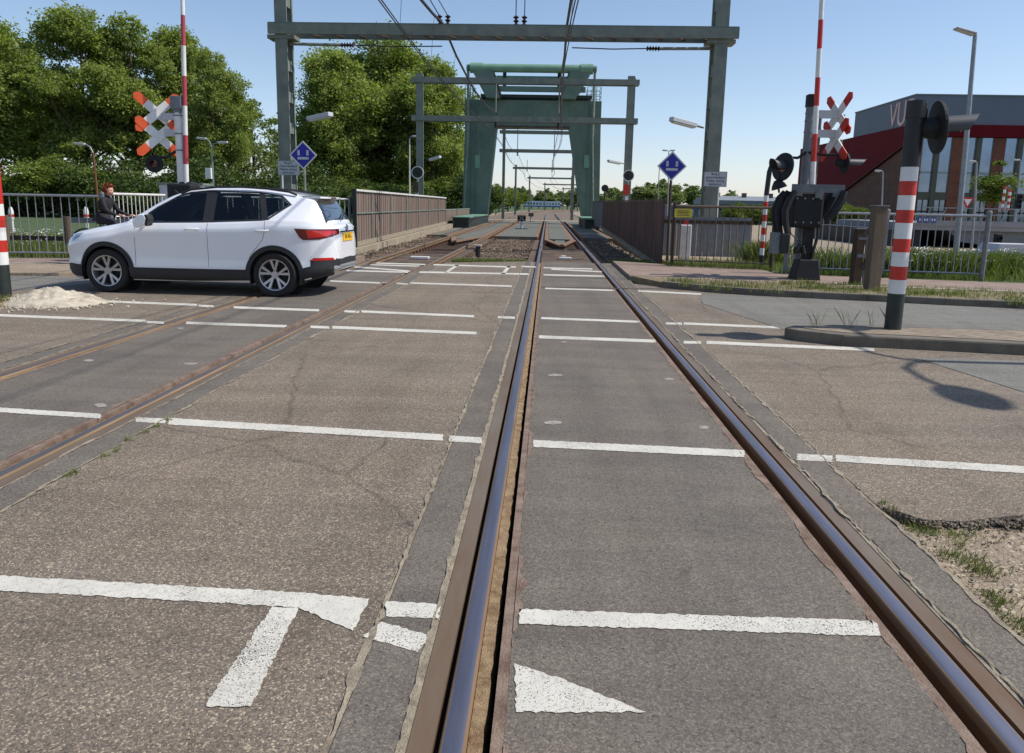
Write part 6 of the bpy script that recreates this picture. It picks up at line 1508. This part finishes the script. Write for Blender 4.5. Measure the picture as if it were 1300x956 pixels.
# ================================================================ building on the right
def building():
    Y0 = 80.0; Xb = P(1160, 150, Y0)[0]
    def fz(x, y): return P(x, y, Y0)[2]
    def fx(x): return P(x, 180, Y0)[0]
    zt = fz(1160, 120.5); zg = fz(1160, 157.5); zr = fz(1160, 173)
    Y1 = PX(1085, 150, Xb)[1]; Y3 = PX(1016, 195, Xb)[1]
    t = thing('cinema_building', 'large red brick building with dark red cladding, grey top storey and tall windows', 'building', (Xb, Y0, -.5))
    M['bbrick'] = brickmat('building_brick', S((120, 68, 50)), S((138, 80, 60)), S((110, 80, 66)), 1.0, .42, .16, vert='x')
    M['bbrick2'] = brickmat('building_side_brick', S((112, 78, 64)), S((126, 90, 74)), S((104, 82, 70)), 1.0, .42, .16, vert='y')
    M['bred'] = mat('dark_red_cladding', S((108, 14, 24)), .75, var=.08, scale=.6, spec=.15)
    M['bgrey'] = mat('blue_grey_cladding', S((106, 112, 126)), .6, 0.0, var=.05, scale=.5)
    M['bpier'] = mat('green_grey_pier', S((92, 88, 76)), .7, var=.1, scale=1)
    M['bglass'] = mat('sky_tint_window_glass', (0.20, 0.26, 0.36), .08, .75, var=.15, scale=.3)  # blue in the base colour stands in for reflected sky
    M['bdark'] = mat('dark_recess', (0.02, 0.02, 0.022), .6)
    zt += .5; zg += .5; zr += .5
    L = Y3 - Y0
    b = MB(); b.bx(.25, 60, .25, L, 0, zg - .02); b.build('walls', M['bbrick2'], t)
    b = MB(); b.bx(.05, 62, .05, Y1 - Y0, zg, zt); b.build('top_storey', M['bgrey'], t)
    b = MB(); b.bx(-.02, 62.1, -.02, Y1 - Y0 + .05, zt, zt + .12); b.build('roof_edge', M['galv_d'], t)
    # cladding seams on the top storey
    
    # side: red cladding with a slanting lower edge, standing proud of the brick
    d1 = PX(1150, 183, Xb); d2 = PX(1075, 240, Xb); sl = (d2[2] - d1[2]) / (d2[1] - d1[1]); yg = d1[1] + (-.5 - d1[2]) / sl
    b = MB(); b.prism([(0, zg), (L, zg), (L, 0), (yg - Y0, 0), (d1[1] - Y0, d1[2] + .5), (0, zr - .15)], -.02, .248, 'x'); b.build('red_cladding', M['bred'], t)
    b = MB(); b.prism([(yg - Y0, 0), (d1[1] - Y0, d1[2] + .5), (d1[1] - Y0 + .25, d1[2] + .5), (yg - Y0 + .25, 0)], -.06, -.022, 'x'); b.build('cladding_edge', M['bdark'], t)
    b = MB(); b.bx(.25, 62, -.25, .24, zr, zg - .001); b.build('red_band', M['bred'], t)
    # front: brick piers, window pairs, green-grey piers between them
    gx0 = fx(1163) - Xb
    b = MB(); b.bx(.02, fx(1172) - Xb, 0.02, .26, 0, zr - .001); b.build('brick_pier', M['bbrick'], t)
    period = fx(1225) - fx(1172.5); x = fx(1172.5) - Xb; k = 0
    zw0 = fz(1190, 244) + .5; zw1 = zr - .05; zmid = fz(1190, 219) + .5; zgr = fz(1190, 254) + .5
    wdw = fx(1188) - fx(1172.5); pier = fx(1195) - fx(1188.5)
    while x < 58:
        for xx in (x, x + wdw + pier):
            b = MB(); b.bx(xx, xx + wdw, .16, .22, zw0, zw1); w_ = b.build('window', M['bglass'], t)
            b = MB(); b.bx(xx, xx + wdw, .10, .155, zmid - .10, zmid + .10); b.bx(xx, xx + .07, .10, .155, zw0, zw1); b.bx(xx + wdw - .07, xx + wdw, .10, .155, zw0, zw1); b.build('frame', M['galv'], w_)
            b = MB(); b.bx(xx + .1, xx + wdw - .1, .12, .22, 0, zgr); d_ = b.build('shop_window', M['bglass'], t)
            b = MB(); b.bx(xx + .1, xx + wdw - .1, .08, .118, zgr * .62, zgr * .66); b.bx(xx + wdw * .5 - .04, xx + wdw * .5 + .04, .08, .118, 0, zgr); b.build('frame', M['bdark'], d_)
        b = MB(); b.bx(x + wdw, x + wdw + pier, -.05, .24, 0, zw1); b.build('grey_pier', M['bpier'], t)
        b = MB(); x2 = x + 2 * wdw + pier; b.bx(x2, x + period, 0.0, .24, 0, zw1); b.build('brick_pier', M['bbrick'], t)
        b = MB(); b.bx(x, x + wdw, .02, .24, zgr, zw0); b.bx(x + wdw + pier, x2, .02, .24, zgr, zw0); b.build('spandrel', M['bpier'], t)
        x += period; k += 1
    # roof sign letters on the grey side wall
    za = PX(1138, 147, Xb)
    M['bsign'] = mat('pink_white_letters', S((240, 190, 178)), .5, var=.1, scale=1)
    ya = PX(1129, 150, Xb)[1]
    text('sign_letters', 'VUE', 3.5, M['bsign'], t, (.03, ya - Y0, za[2] + .5 - .05), (R(90), 0, R(-90)), .06, 'LEFT', sx=.86)
    return t
building()
# low long building far behind the sandy lot
t = thing('industrial_building', 'long low blue-grey shed with small roof vents, behind the sandy lot', 'building', (P(903, 262, 130)[0], 130, -.5))
M['shed'] = mat('blue_grey_shed', S((92, 104, 122)), .6, var=.1, scale=.3); M['shedroof'] = mat('shed_roof', S((132, 138, 142)), .6, var=.1, scale=.3)
zt_ = P(960, 251, 130)[2] + .5; x1_ = P(1085, 255, 130)[0] - P(903, 262, 130)[0]
b = MB(); b.bx(0, x1_, 0, 14, 0, zt_ - 1.2); b.build('walls', M['shed'], t)
b = MB(); b.prism([(-.3, zt_ - 1.2), (14.3, zt_ - 1.2), (14.3, zt_ - .5), (7, zt_ + .3), (-.3, zt_ - .5)], -.3, x1_ + .3, 'x'); b.build('roof', M['shedroof'], t)
for k in range(5): b = MB(); b.box((2 + k * x1_ / 5.2, 5, zt_ + .35), (.7, .7, .9)); b.build('roof_vent', M['bpier'], t)
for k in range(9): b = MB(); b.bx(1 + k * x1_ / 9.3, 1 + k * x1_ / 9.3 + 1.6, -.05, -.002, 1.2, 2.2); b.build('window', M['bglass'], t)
t = thing('site_hut', 'white flat-roofed hut in front of the long shed, right of the portal mast', 'hut', (P(933, 262, 110)[0], 110, -.5))
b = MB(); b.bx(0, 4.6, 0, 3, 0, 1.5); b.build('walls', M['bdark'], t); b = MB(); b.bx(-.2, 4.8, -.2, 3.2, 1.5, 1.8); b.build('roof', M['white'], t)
t = thing('grey_house', 'small grey building behind the end of the corrugated fence', 'building', (P(850, 262, 105)[0], 105, -.5))
b = MB(); b.bx(0, 5.5, 0, 5, 0, 2.1); b.build('walls', M['shed'], t); b = MB(); b.bx(-.2, 5.7, -.2, 5.2, 2.1, 2.35); b.build('roof', M['shedroof'], t)
for k in range(3): b = MB(); b.bx(.5 + k * 1.7, 1.5 + k * 1.7, -.04, -.002, .9, 1.7); b.build('window', M['signgrey'], t)
t = thing('white_shed', 'low white building far behind the car roof, below the pale trees', 'building', (P(291, 240, 92)[0], 92, -.5))
b = MB(); b.bx(0, 9.5, 0, 4, 0, 2.4); b.build('walls', M['bpier'], t); b = MB(); b.bx(-.3, 9.8, -.3, 4.3, 2.4, 2.75); b.build('roof', M['white'], t)
for k in range(5): b = MB(); b.bx(.5 + k * 1.8, 1.5 + k * 1.8, -.04, -.002, 1.0, 2.0); b.build('window', M['white'], t)
# distant train
t = thing('train', 'tiny white and blue train crossing far behind the tracks', 'train', (P(664, 262, 330)[0], 330, .2))
M['trw'] = mat('train_white', S((206, 212, 224)), .4, var=.05); M['trb'] = mat('train_blue', S((60, 78, 140)), .4, var=.1)
for k in range(2):
    b = MB(); b.bx(k * 8, k * 8 + 7.8, 0, 2.8, .4, 2.9); c_ = b.build('carriage', M['trw'], t)
    b = MB(); b.bx(k * 8, k * 8 + 7.8, -.03, -.002, .45, 1.0); b.build('stripe', M['trb'], c_)
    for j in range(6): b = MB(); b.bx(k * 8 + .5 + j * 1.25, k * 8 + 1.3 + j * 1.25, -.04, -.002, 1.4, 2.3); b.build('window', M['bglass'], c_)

# ================================================================ concrete road bridge and quay, right
Yq = 33.0
t = thing('road_bridge', 'grey concrete bridge deck with slanted railing in front of the building, far right', 'bridge', (P(1163, 285, Yq)[0], Yq, 0))
zt_ = P(1163, 283, Yq)[2]
M['bconc'] = mat('bridge_concrete', S((150, 150, 152)), .8, var=.1, scale=.8)
b = MB(); b.bx(0, 40, 0, 9, zt_ - .28, zt_); b.build('deck', M['bconc'], t)
b = MB(); b.bx(-.0, 40, -.08, -.002, zt_ - .1, zt_ + .12); b.build('edge_beam', M['bconc'], t)
x1 = P(1207, 300, Yq)[0] - P(1163, 285, Yq)[0]
b = MB(); b.prism([(x1, zt_ - .281), (40, zt_ - .281), (40, zt_ - 1.6), (x1 + 3.5, zt_ - 1.15), (x1 + .6, zt_ - .75)], .3, 8.7, 'y'); b.build('girder', M['galv_d'], t)
b = MB(); b.bx(-1.2, .4, .4, 9, -.6, zt_ - .281); b.build('abutment', M['bdark'], t)  # near-black colour carries the shade below the deck
b = MB(); b.bx(.4, 40, 6, 6.4, -.6, zt_ - .3); b.build('underdeck_shade', M['bdark'], t)  # near-black sheet closing the void: painted shade under the deck
for k in range(26):
    b = MB(); x = .3 + k * .62; b.beam((x, -.02, zt_ + .12), (x + .22, -.02, zt_ + .62), .03, .03); b.build('railing_post', M['galv'], t)
for z in (.36, .62): b = MB(); b.bx(.3, 40, -.05, .01, zt_ + z, zt_ + z + .035); b.build('railing_bar', M['galv'], t)
t = thing('blue_sign', 'small blue street sign with white letters on the bridge railing', 'sign', P(1177, 279, Yq - .2))
b = MB(); b.box((0, 0, 0), (.80, .03, .24)); b.build('plate', M['trb'], t); b = MB()
for k in range(7): b.box((-.30 + k * .1, -.018, 0), (.05, .004, .1))
b.build('lettering', M['white'], t)
t = thing('water_vessel', 'small white-topped boat moored under the concrete bridge at the right edge', 'boat', (P(1280, 330, 27)[0], 27, -.35))
b = MB(); b.prism([(-1.0, 0), (1.2, 0), (1.5, .3), (1.5, .42), (-1.2, .42), (-1.25, .3)], 0, 1.6, 'y'); b.build('hull', M['black'], t)
b = MB(); b.prism([(-.4, .421), (1.2, .421), (1.1, .75), (-.2, .75)], .2, 1.4, 'y'); b.build('cabin', M['signgrey'], t)
def traffic_light(lab, x, y0, y1, Y):
    p0 = P(x, y1, Y); h_ = P(x, y0, Y)[2] - p0[2]; t = thing('traffic_light', lab, 'traffic light', p0)
    b = MB(); b.box((0, 0, h_ - .4), (.24, .2, .8)); b.build('housing', M['blackm'], t, bevel=.02); b = MB(); b.cyl((0, .05, 0), (0, .05, h_ - .75), .045, n=8); b.build('pole', M['black'], t)
    for k in range(3): b = MB(); b.lathe([(.075, 0), (.08, -.1)], (0, -.1, h_ - .16 - .24 * k), (0, 1, 0), 12); b.build('hood', M['blackm'], t)
traffic_light('small black traffic light hanging beside the concrete bridge girder', 1265, 297, 316, 31)
traffic_light('black traffic light right of the yellow-leaved young tree', 1290, 246, 275, 42)
t = thing('yield_sign', 'small red and white triangular sign in front of the building', 'sign', P(1226, 275, 42))
z0 = P(1226, 258, 42)[2] - P(1226, 275, 42)[2]
b = MB(); b.prism([(0, z0 - .3), (.35, z0 + .3), (-.35, z0 + .3)], -.02, .02, 'y'); b.build('plate', M['red'], t); b = MB(); b.prism([(0, z0 - .14), (.2, z0 + .21), (-.2, z0 + .21)], -.03, -.021, 'y'); b.build('face', M['white'], t); b = MB(); b.cyl((0, .05, 0), (0, .05, z0), .03, n=8); b.build('post', M['galv'], t)
# ================================================================ street lamps
def lamp(lab, base, top, head, r=.06, mp=None, flat=False, size=(.55, .22, .1), second=None):
    base, top, head = Vector(base), Vector(top), Vector(head); t = thing('street_lamp', lab, 'street lamp', tuple(base), group='street lamps')
    T = top - base; Hh = head - base
    b = MB(); b.tube([(0, 0, -.8), tuple(T * .5), tuple(T)], [r, r * .85, r * .65], 10); b.build('pole', mp or M['galv'], t, smooth=True)
    for hh in [Hh] + ([Vector(second) - base] if second else []):
        if not flat: b = MB(); b.tube([tuple(T), tuple(T.lerp(hh, .35) + Vector((0, 0, (hh - T).length * .25))), tuple(hh)], r * .5, 8); b.build('arm', M['galv'], t, smooth=True)
        b = MB(); d = (hh - T).normalized() if (hh - T).length > .01 else Vector((1, 0, 0)); hd = Vector((d.x, d.y, 0)).normalized() if d.xy.length > .01 else Vector((1, 0, 0))
        e = hh + hd * size[0] + Vector((0, 0, .25 * size[0] * (1 if flat else .2))); b.beam(tuple(hh), tuple(e), size[1], size[2]); b.build('lamp_head', M['signgrey'], t, bevel=.02)
        b = MB(); dn_ = Vector((0, 0, -size[2] / 2 - .012)); b.beam(tuple(hh + dn_ + hd * .05), tuple(e + dn_ - hd * .05), size[1] * .7, .02); b.build('lamp_glass', M['dish'], t)
    return t
YA = 20.6
lamp('tall slim street lamp with flat slanted head, right, its pole crossing the building', P(1213, 338, YA), P(1238, 44, YA), P(1238, 43, YA), .075, M['galv'], True, (.50, .24, .05))
lamp('brown-poled street lamp with curved arm in the trees above the cyclist', P(124, 250, 40), P(118, 194, 40), P(108, 183, 40), .07, M['rust'])
t = lamp('two-armed pale street lamp with a white box, right of the left signal pole', P(271, 240, 45), P(269, 188, 45), P(277, 181, 45), .06, M['galv'], second=P(262, 176, 45))
b = MB(); p0 = Vector(P(265, 220, 44.8)) - Vector(t.location); b.box(tuple(p0), (.33, .2, .62)); b.build('box', M['white'], t)
lamp('small pale street lamp left of the second portal', P(520, 246, 56), P(520, 176, 56), P(523, 173, 56), .06, M['offwhite'], size=(.3, .16, .1))
lamp('short twin-poled street lamp in front of the red wall', P(1119, 280, 44), P(1121, 219, 44), P(1118, 217, 44), .05, M['galv'], size=(.3, .2, .08))
lamp('thin street lamp in front of the building, right of the tall lamp', P(1236, 300, 32), P(1240, 207, 32), P(1238, 205, 32), .05, M['galv'], size=(.25, .16, .06))
lamp('thin street lamp at the right edge in front of the building', P(1290, 268, 42), P(1296, 205, 42), P(1294, 203, 42), .06, M['galv'], size=(.3, .16, .06))
lamp('thin far lamp pole left of the right blue diamond sign', P(835, 262, 70), P(837, 214, 70), P(838, 212, 70), .05, M['galv'], size=(.3, .2, .08))
lamp('tall thin lamp pole with two small heads directly above the right blue diamond sign', P(848, 262, 60), P(849, 193, 60), P(847, 191, 60), .05, M['galv'], size=(.35, .2, .1), second=P(851, 191, 60))
# ================================================================ things behind the left railing
for k, x in enumerate((16, 111)):
    p0 = P(x, 292, 24); h_ = P(x, 262, 24)[2] - p0[2]
    t = thing('bollard', ['slim white bollard with red band behind the left railing, nearer the photo edge', 'slim white bollard with red band behind the railing, just left of the cyclist'][k], 'bollard', (p0[0], 24, 0), group='white bollards'); z_ = h_ + p0[2]
    b = MB(); b.cyl((0, 0, 0), (0, 0, z_ - .45), .05, n=12); b.build('post', M['offwhite'], t); b = MB(); b.lathe([(.05, 0), (.075, .05), (.075, .3), (.04, .42), (0, .44)], (0, 0, z_ - .45), (0, 0, 1), 14); b.build('head', M['white'], t, smooth=True)
    b = MB(); b.lathe([(.076, .12), (.078, .12), (.078, .2), (.076, .2)], (0, 0, z_ - .45), (0, 0, 1), 14); b.build('band', M['red'], t)
t = thing('timber_barrier', 'brown timber posts with a low dark beam behind the left railing', 'barrier', (P(3, 322, 18)[0], 18.2, 0))
dx = P(82, 322, 18)[0] - P(3, 322, 18)[0]
for x_ in (0, dx): b = MB(); b.cyl((x_, 0, -.2), (x_, 0, P(82, 275, 18)[2]), .085, n=12); b.build('post', M['wood'], t)
b = MB(); zz = P(50, 303, 18)[2]; b.bx(.1, dx - .1, .0, .08, zz - .055, zz + .055); b.build('beam', M['wood_d'], t)
b = MB(); zz = P(100, 280, 18)[2]; b.bx(dx + .09, dx + 1.6, .0, .07, zz - .06, zz + .06); b.build('top_beam', M['galv_d'], t)
# ================================================================ cyclist
def skin(name, joints, edges, m_, parent, sub=2):
    me = D.meshes.new(name); bm = bmesh.new(); ly = bm.verts.layers.skin.verify(); vl = [bm.verts.new(j[0]) for j in joints]
    for a, c in edges: bm.edges.new((vl[a], vl[c]))
    for v, j in zip(vl, joints): v[ly].radius = j[1] if isinstance(j[1], tuple) else (j[1], j[1])
    vl[0][ly].use_root = True; bm.to_mesh(me); bm.free(); me.materials.append(m_)
    o = D.objects.new(name, me); C.objects.link(o); o.parent = parent
    s_ = o.modifiers.new('skin', 'SKIN'); s_.use_smooth_shade = True; m = o.modifiers.new('sub', 'SUBSURF'); m.levels = sub; m.render_levels = sub
    return o
M['skin'] = mat('skin', S((214, 160, 138)), .5, var=.05); M['jacket'] = mat('black_jacket', S((34, 32, 34)), .8, var=.2, scale=8); M['hair'] = mat('red_hair', S((150, 76, 40)), .7, var=.3, scale=20); M['jeans'] = mat('dark_trousers', S((36, 38, 48)), .85, var=.2); M['shoe'] = mat('dark_shoe', S((28, 26, 26)), .6)
pp = P(134, 300, 15.95)
bx_, by_ = pp[0] + .05, 15.95
zo = .05
cyc = thing('person', 'person with short red hair and black jacket cycling behind the white car', 'person', (bx_, by_, zo))
# pelvis, spine leaning a little forward, arms to the bar, legs on the pedals
J = [((-.10, 0, .93), .115), ((-.07, 0, 1.02), (.12, .15)), ((-.02, 0, 1.16), (.11, .155)), ((.02, 0, 1.27), (.10, .16)), ((.045, 0, 1.345), .055), ((.07, 0, 1.39), .05),
     ((.03, -.17, 1.27), .06), ((.14, -.22, 1.06), .05), ((.33, -.20, .97), .036), ((.40, -.20, .965), .028),
     ((.03, .17, 1.27), .06), ((.14, .22, 1.06), .05), ((.33, .20, .97), .036), ((.40, .20, .965), .028),
     ((-.08, -.10, .90), .095), ((.28, -.11, .80), .075), ((.16, -.12, .42), .052), ((.14, -.12, .33), .04),
     ((-.08, .10, .90), .095), ((.18, .11, .62), .075), ((.02, .12, .26), .052), ((.0, .12, .17), .04)]
E_ = [(0, 1), (1, 2), (2, 3), (3, 4), (4, 5), (3, 6), (6, 7), (7, 8), (8, 9), (3, 10), (10, 11), (11, 12), (12, 13), (0, 14), (14, 15), (15, 16), (16, 17), (0, 18), (18, 19), (19, 20), (20, 21)]
skin('body', J, E_, M['jacket'], cyc)
for s, k in ((-1, 15), (1, 19)):
    J2 = [((J[14 if s < 0 else 18][0]), .10), (J[k][0], .08), (J[k + 1][0], .057), (J[k + 2][0], .047)]; skin('trousers', J2, [(0, 1), (1, 2), (2, 3)], M['jeans'], cyc)
    f_ = Vector(J[k + 2][0]); skin('shoe', [((f_.x - .05, f_.y, f_.z - .05), .035), ((f_.x + .06, f_.y, f_.z - .075), .035), ((f_.x + .15, f_.y, f_.z - .085), .026)], [(0, 1), (1, 2)], M['shoe'], cyc)
    hx, hy, hz = .42, s * .20, .962
    skin('hand', [((hx - .03, hy, hz), .024), ((hx + .03, hy, hz + .005), .028)] + [((hx + .065, hy + (q - 1.5) * .021, hz + .008), .0095) for q in range(4)] + [((hx + .085, hy + (q - 1.5) * .022, hz - .02), .009) for q in range(4)] + [((hx + .03, hy - s * .04, hz - .01), .010)],
         [(0, 1)] + [(1, 2 + q) for q in range(4)] + [(2 + q, 6 + q) for q in range(4)] + [(1, 10)], M['skin'], cyc, 1)
# head: skull shaped, with face
def head_mesh():
    bm = bmesh.new(); bmesh.ops.create_icosphere(bm, subdivisions=4, radius=1.0)
    for v in bm.verts:
        x, y, z = v.co; f = max(0, x)
        X = x * .098; Yh = y * .074; Z = z * .118
        if z < -.2: X += .012 * f; Yh *= 1 - .28 * (-z - .2); X *= 1 - .12 * (-z - .2)
        nose = math.exp(-((y / .16) ** 2) - ((z + .12) / .22) ** 2) * (f > .6); X += .020 * nose
        eye = sum(math.exp(-(((y - e) / .17) ** 2) - ((z - .06) / .11) ** 2) for e in (-.36, .36)) * (f > .5); X -= .010 * eye
        X += .006 * math.exp(-((y / .3) ** 2) - ((z + .48) / .09) ** 2) * (f > .5)
        v.co = (X, Yh, Z)
    me = D.meshes.new('head'); bm.to_mesh(me); bm.free(); me.materials.append(M['skin']); me.polygons.foreach_set('use_smooth', [True] * len(me.polygons)); return me
hd = D.objects.new('head', head_mesh()); C.objects.link(hd); hd.parent = cyc; hd.location = (.085, 0, 1.475); hd.rotation_euler = (0, R(6), R(-8))
for s in (-1, 1):
    b = MB(); b.lathe([(0, -.010), (.018, -.006), (.022, .004), (0, .008)], (.005, s * .073, -.008), (0, s, .0), 12); b.build('ear', M['skin'], hd, smooth=True)
    b = MB(); b.lathe([(0, .006), (.008, .004), (.011, 0)], (.083, s * .028, .008), (1, 0, 0), 10); b.build('eye', M['black'], hd)
b = MB(); b.box((.094, 0, -.058), (.006, .04, .008)); b.build('mouth', M['redlens'] if False else M['dredlens'], hd)
rng = np.random.default_rng(5); d = rng.normal(size=(1500, 3)); d /= np.linalg.norm(d, axis=1)[:, None]; d = d[(d[:, 2] > -.35) & ~((d[:, 0] > .42) & (d[:, 2] < .55))]
hp = d * np.array([.118, .094, .135]) * rng.uniform(.85, 1.06, len(d))[:, None] + np.array([-.012, 0, .012])
hm = leaf_mesh('hair', hp, .032, 4, M['hair'], 0, 1.6); ho = D.objects.new('hair', hm); C.objects.link(ho); ho.parent = hd
bm = bmesh.new(); bmesh.ops.create_icosphere(bm, subdivisions=3, radius=1.0)
bmesh.ops.delete(bm, geom=[v for v in bm.verts if v.co.x > .35 and v.co.z < .5], context='VERTS')
for v in bm.verts: v.co = (v.co.x * .108 - .012, v.co.y * .084, v.co.z * .126 + .012) if v.co.z > -.6 else (v.co.x * .08 - .01, v.co.y * .06, v.co.z * .12)
me = D.meshes.new('hair_cap'); bm.to_mesh(me); bm.free(); me.materials.append(M['hair']); ho = D.objects.new('hair', me); C.objects.link(ho); ho.parent = hd
bike = thing('bicycle', 'dark bicycle ridden by the person in the black jacket', 'bicycle', (bx_, by_, zo))
for x_ in (-.48, .62):
    b = MB(); ring = [(x_ + .33 * math.cos(a), 0, .34 + .33 * math.sin(a)) for a in [2 * math.pi * k / 36 for k in range(37)]]; b.tube(ring, .018, 6, False); w_ = b.build('wheel', M['tyre'], bike)
    b = MB()
    for k in range(12): a = math.pi * k / 6; b.tube([(x_, 0, .34), (x_ + .32 * math.cos(a), 0, .34 + .32 * math.sin(a))], .002, 4)
    b.build('spokes', M['alu'], w_)
b = MB()
for a, c in (((-.48, 0, .34), (-.02, 0, .28)), ((-.02, 0, .28), (-.16, 0, .80)), ((-.02, 0, .28), (.42, 0, .62)), ((-.16, 0, .72), (.40, 0, .76)), ((-.48, 0, .34), (-.14, 0, .70)), ((.40, 0, .84), (.62, 0, .34))): b.tube([a, c], .016, 8)
b.build('frame', M['black'], bike)
b = MB(); b.tube([(.38, 0, .80), (.39, 0, .94), (.40, 0, .95)], .014, 8); b.tube([(.36, -.27, .95), (.44, -.16, .945), (.44, 0, .94), (.44, .16, .945), (.36, .27, .95)], .014, 8); b.build('handlebar', M['alu'], bike)
b = MB(); b.prism([(-.28, .83), (-.02, .84), (.0, .86), (-.1, .885), (-.28, .90)], -.07, .07, 'y'); b.build('saddle', M['black'], bike, bevel=.02)
b = MB(); b.tube([(-.02, -.08, .28), (.14, -.08, .24)], .012, 6); b.tube([(-.02, .08, .28), (-.02, .08, .10)], .012, 6); b.build('crank', M['alu'], bike)
b = MB(); b.lathe([(0, 0), (.04, .01), (.05, .06), (0, .065)], (.47, 0, .86), (1, 0, 0), 14); b.build('headlamp', M['alu'], bike)
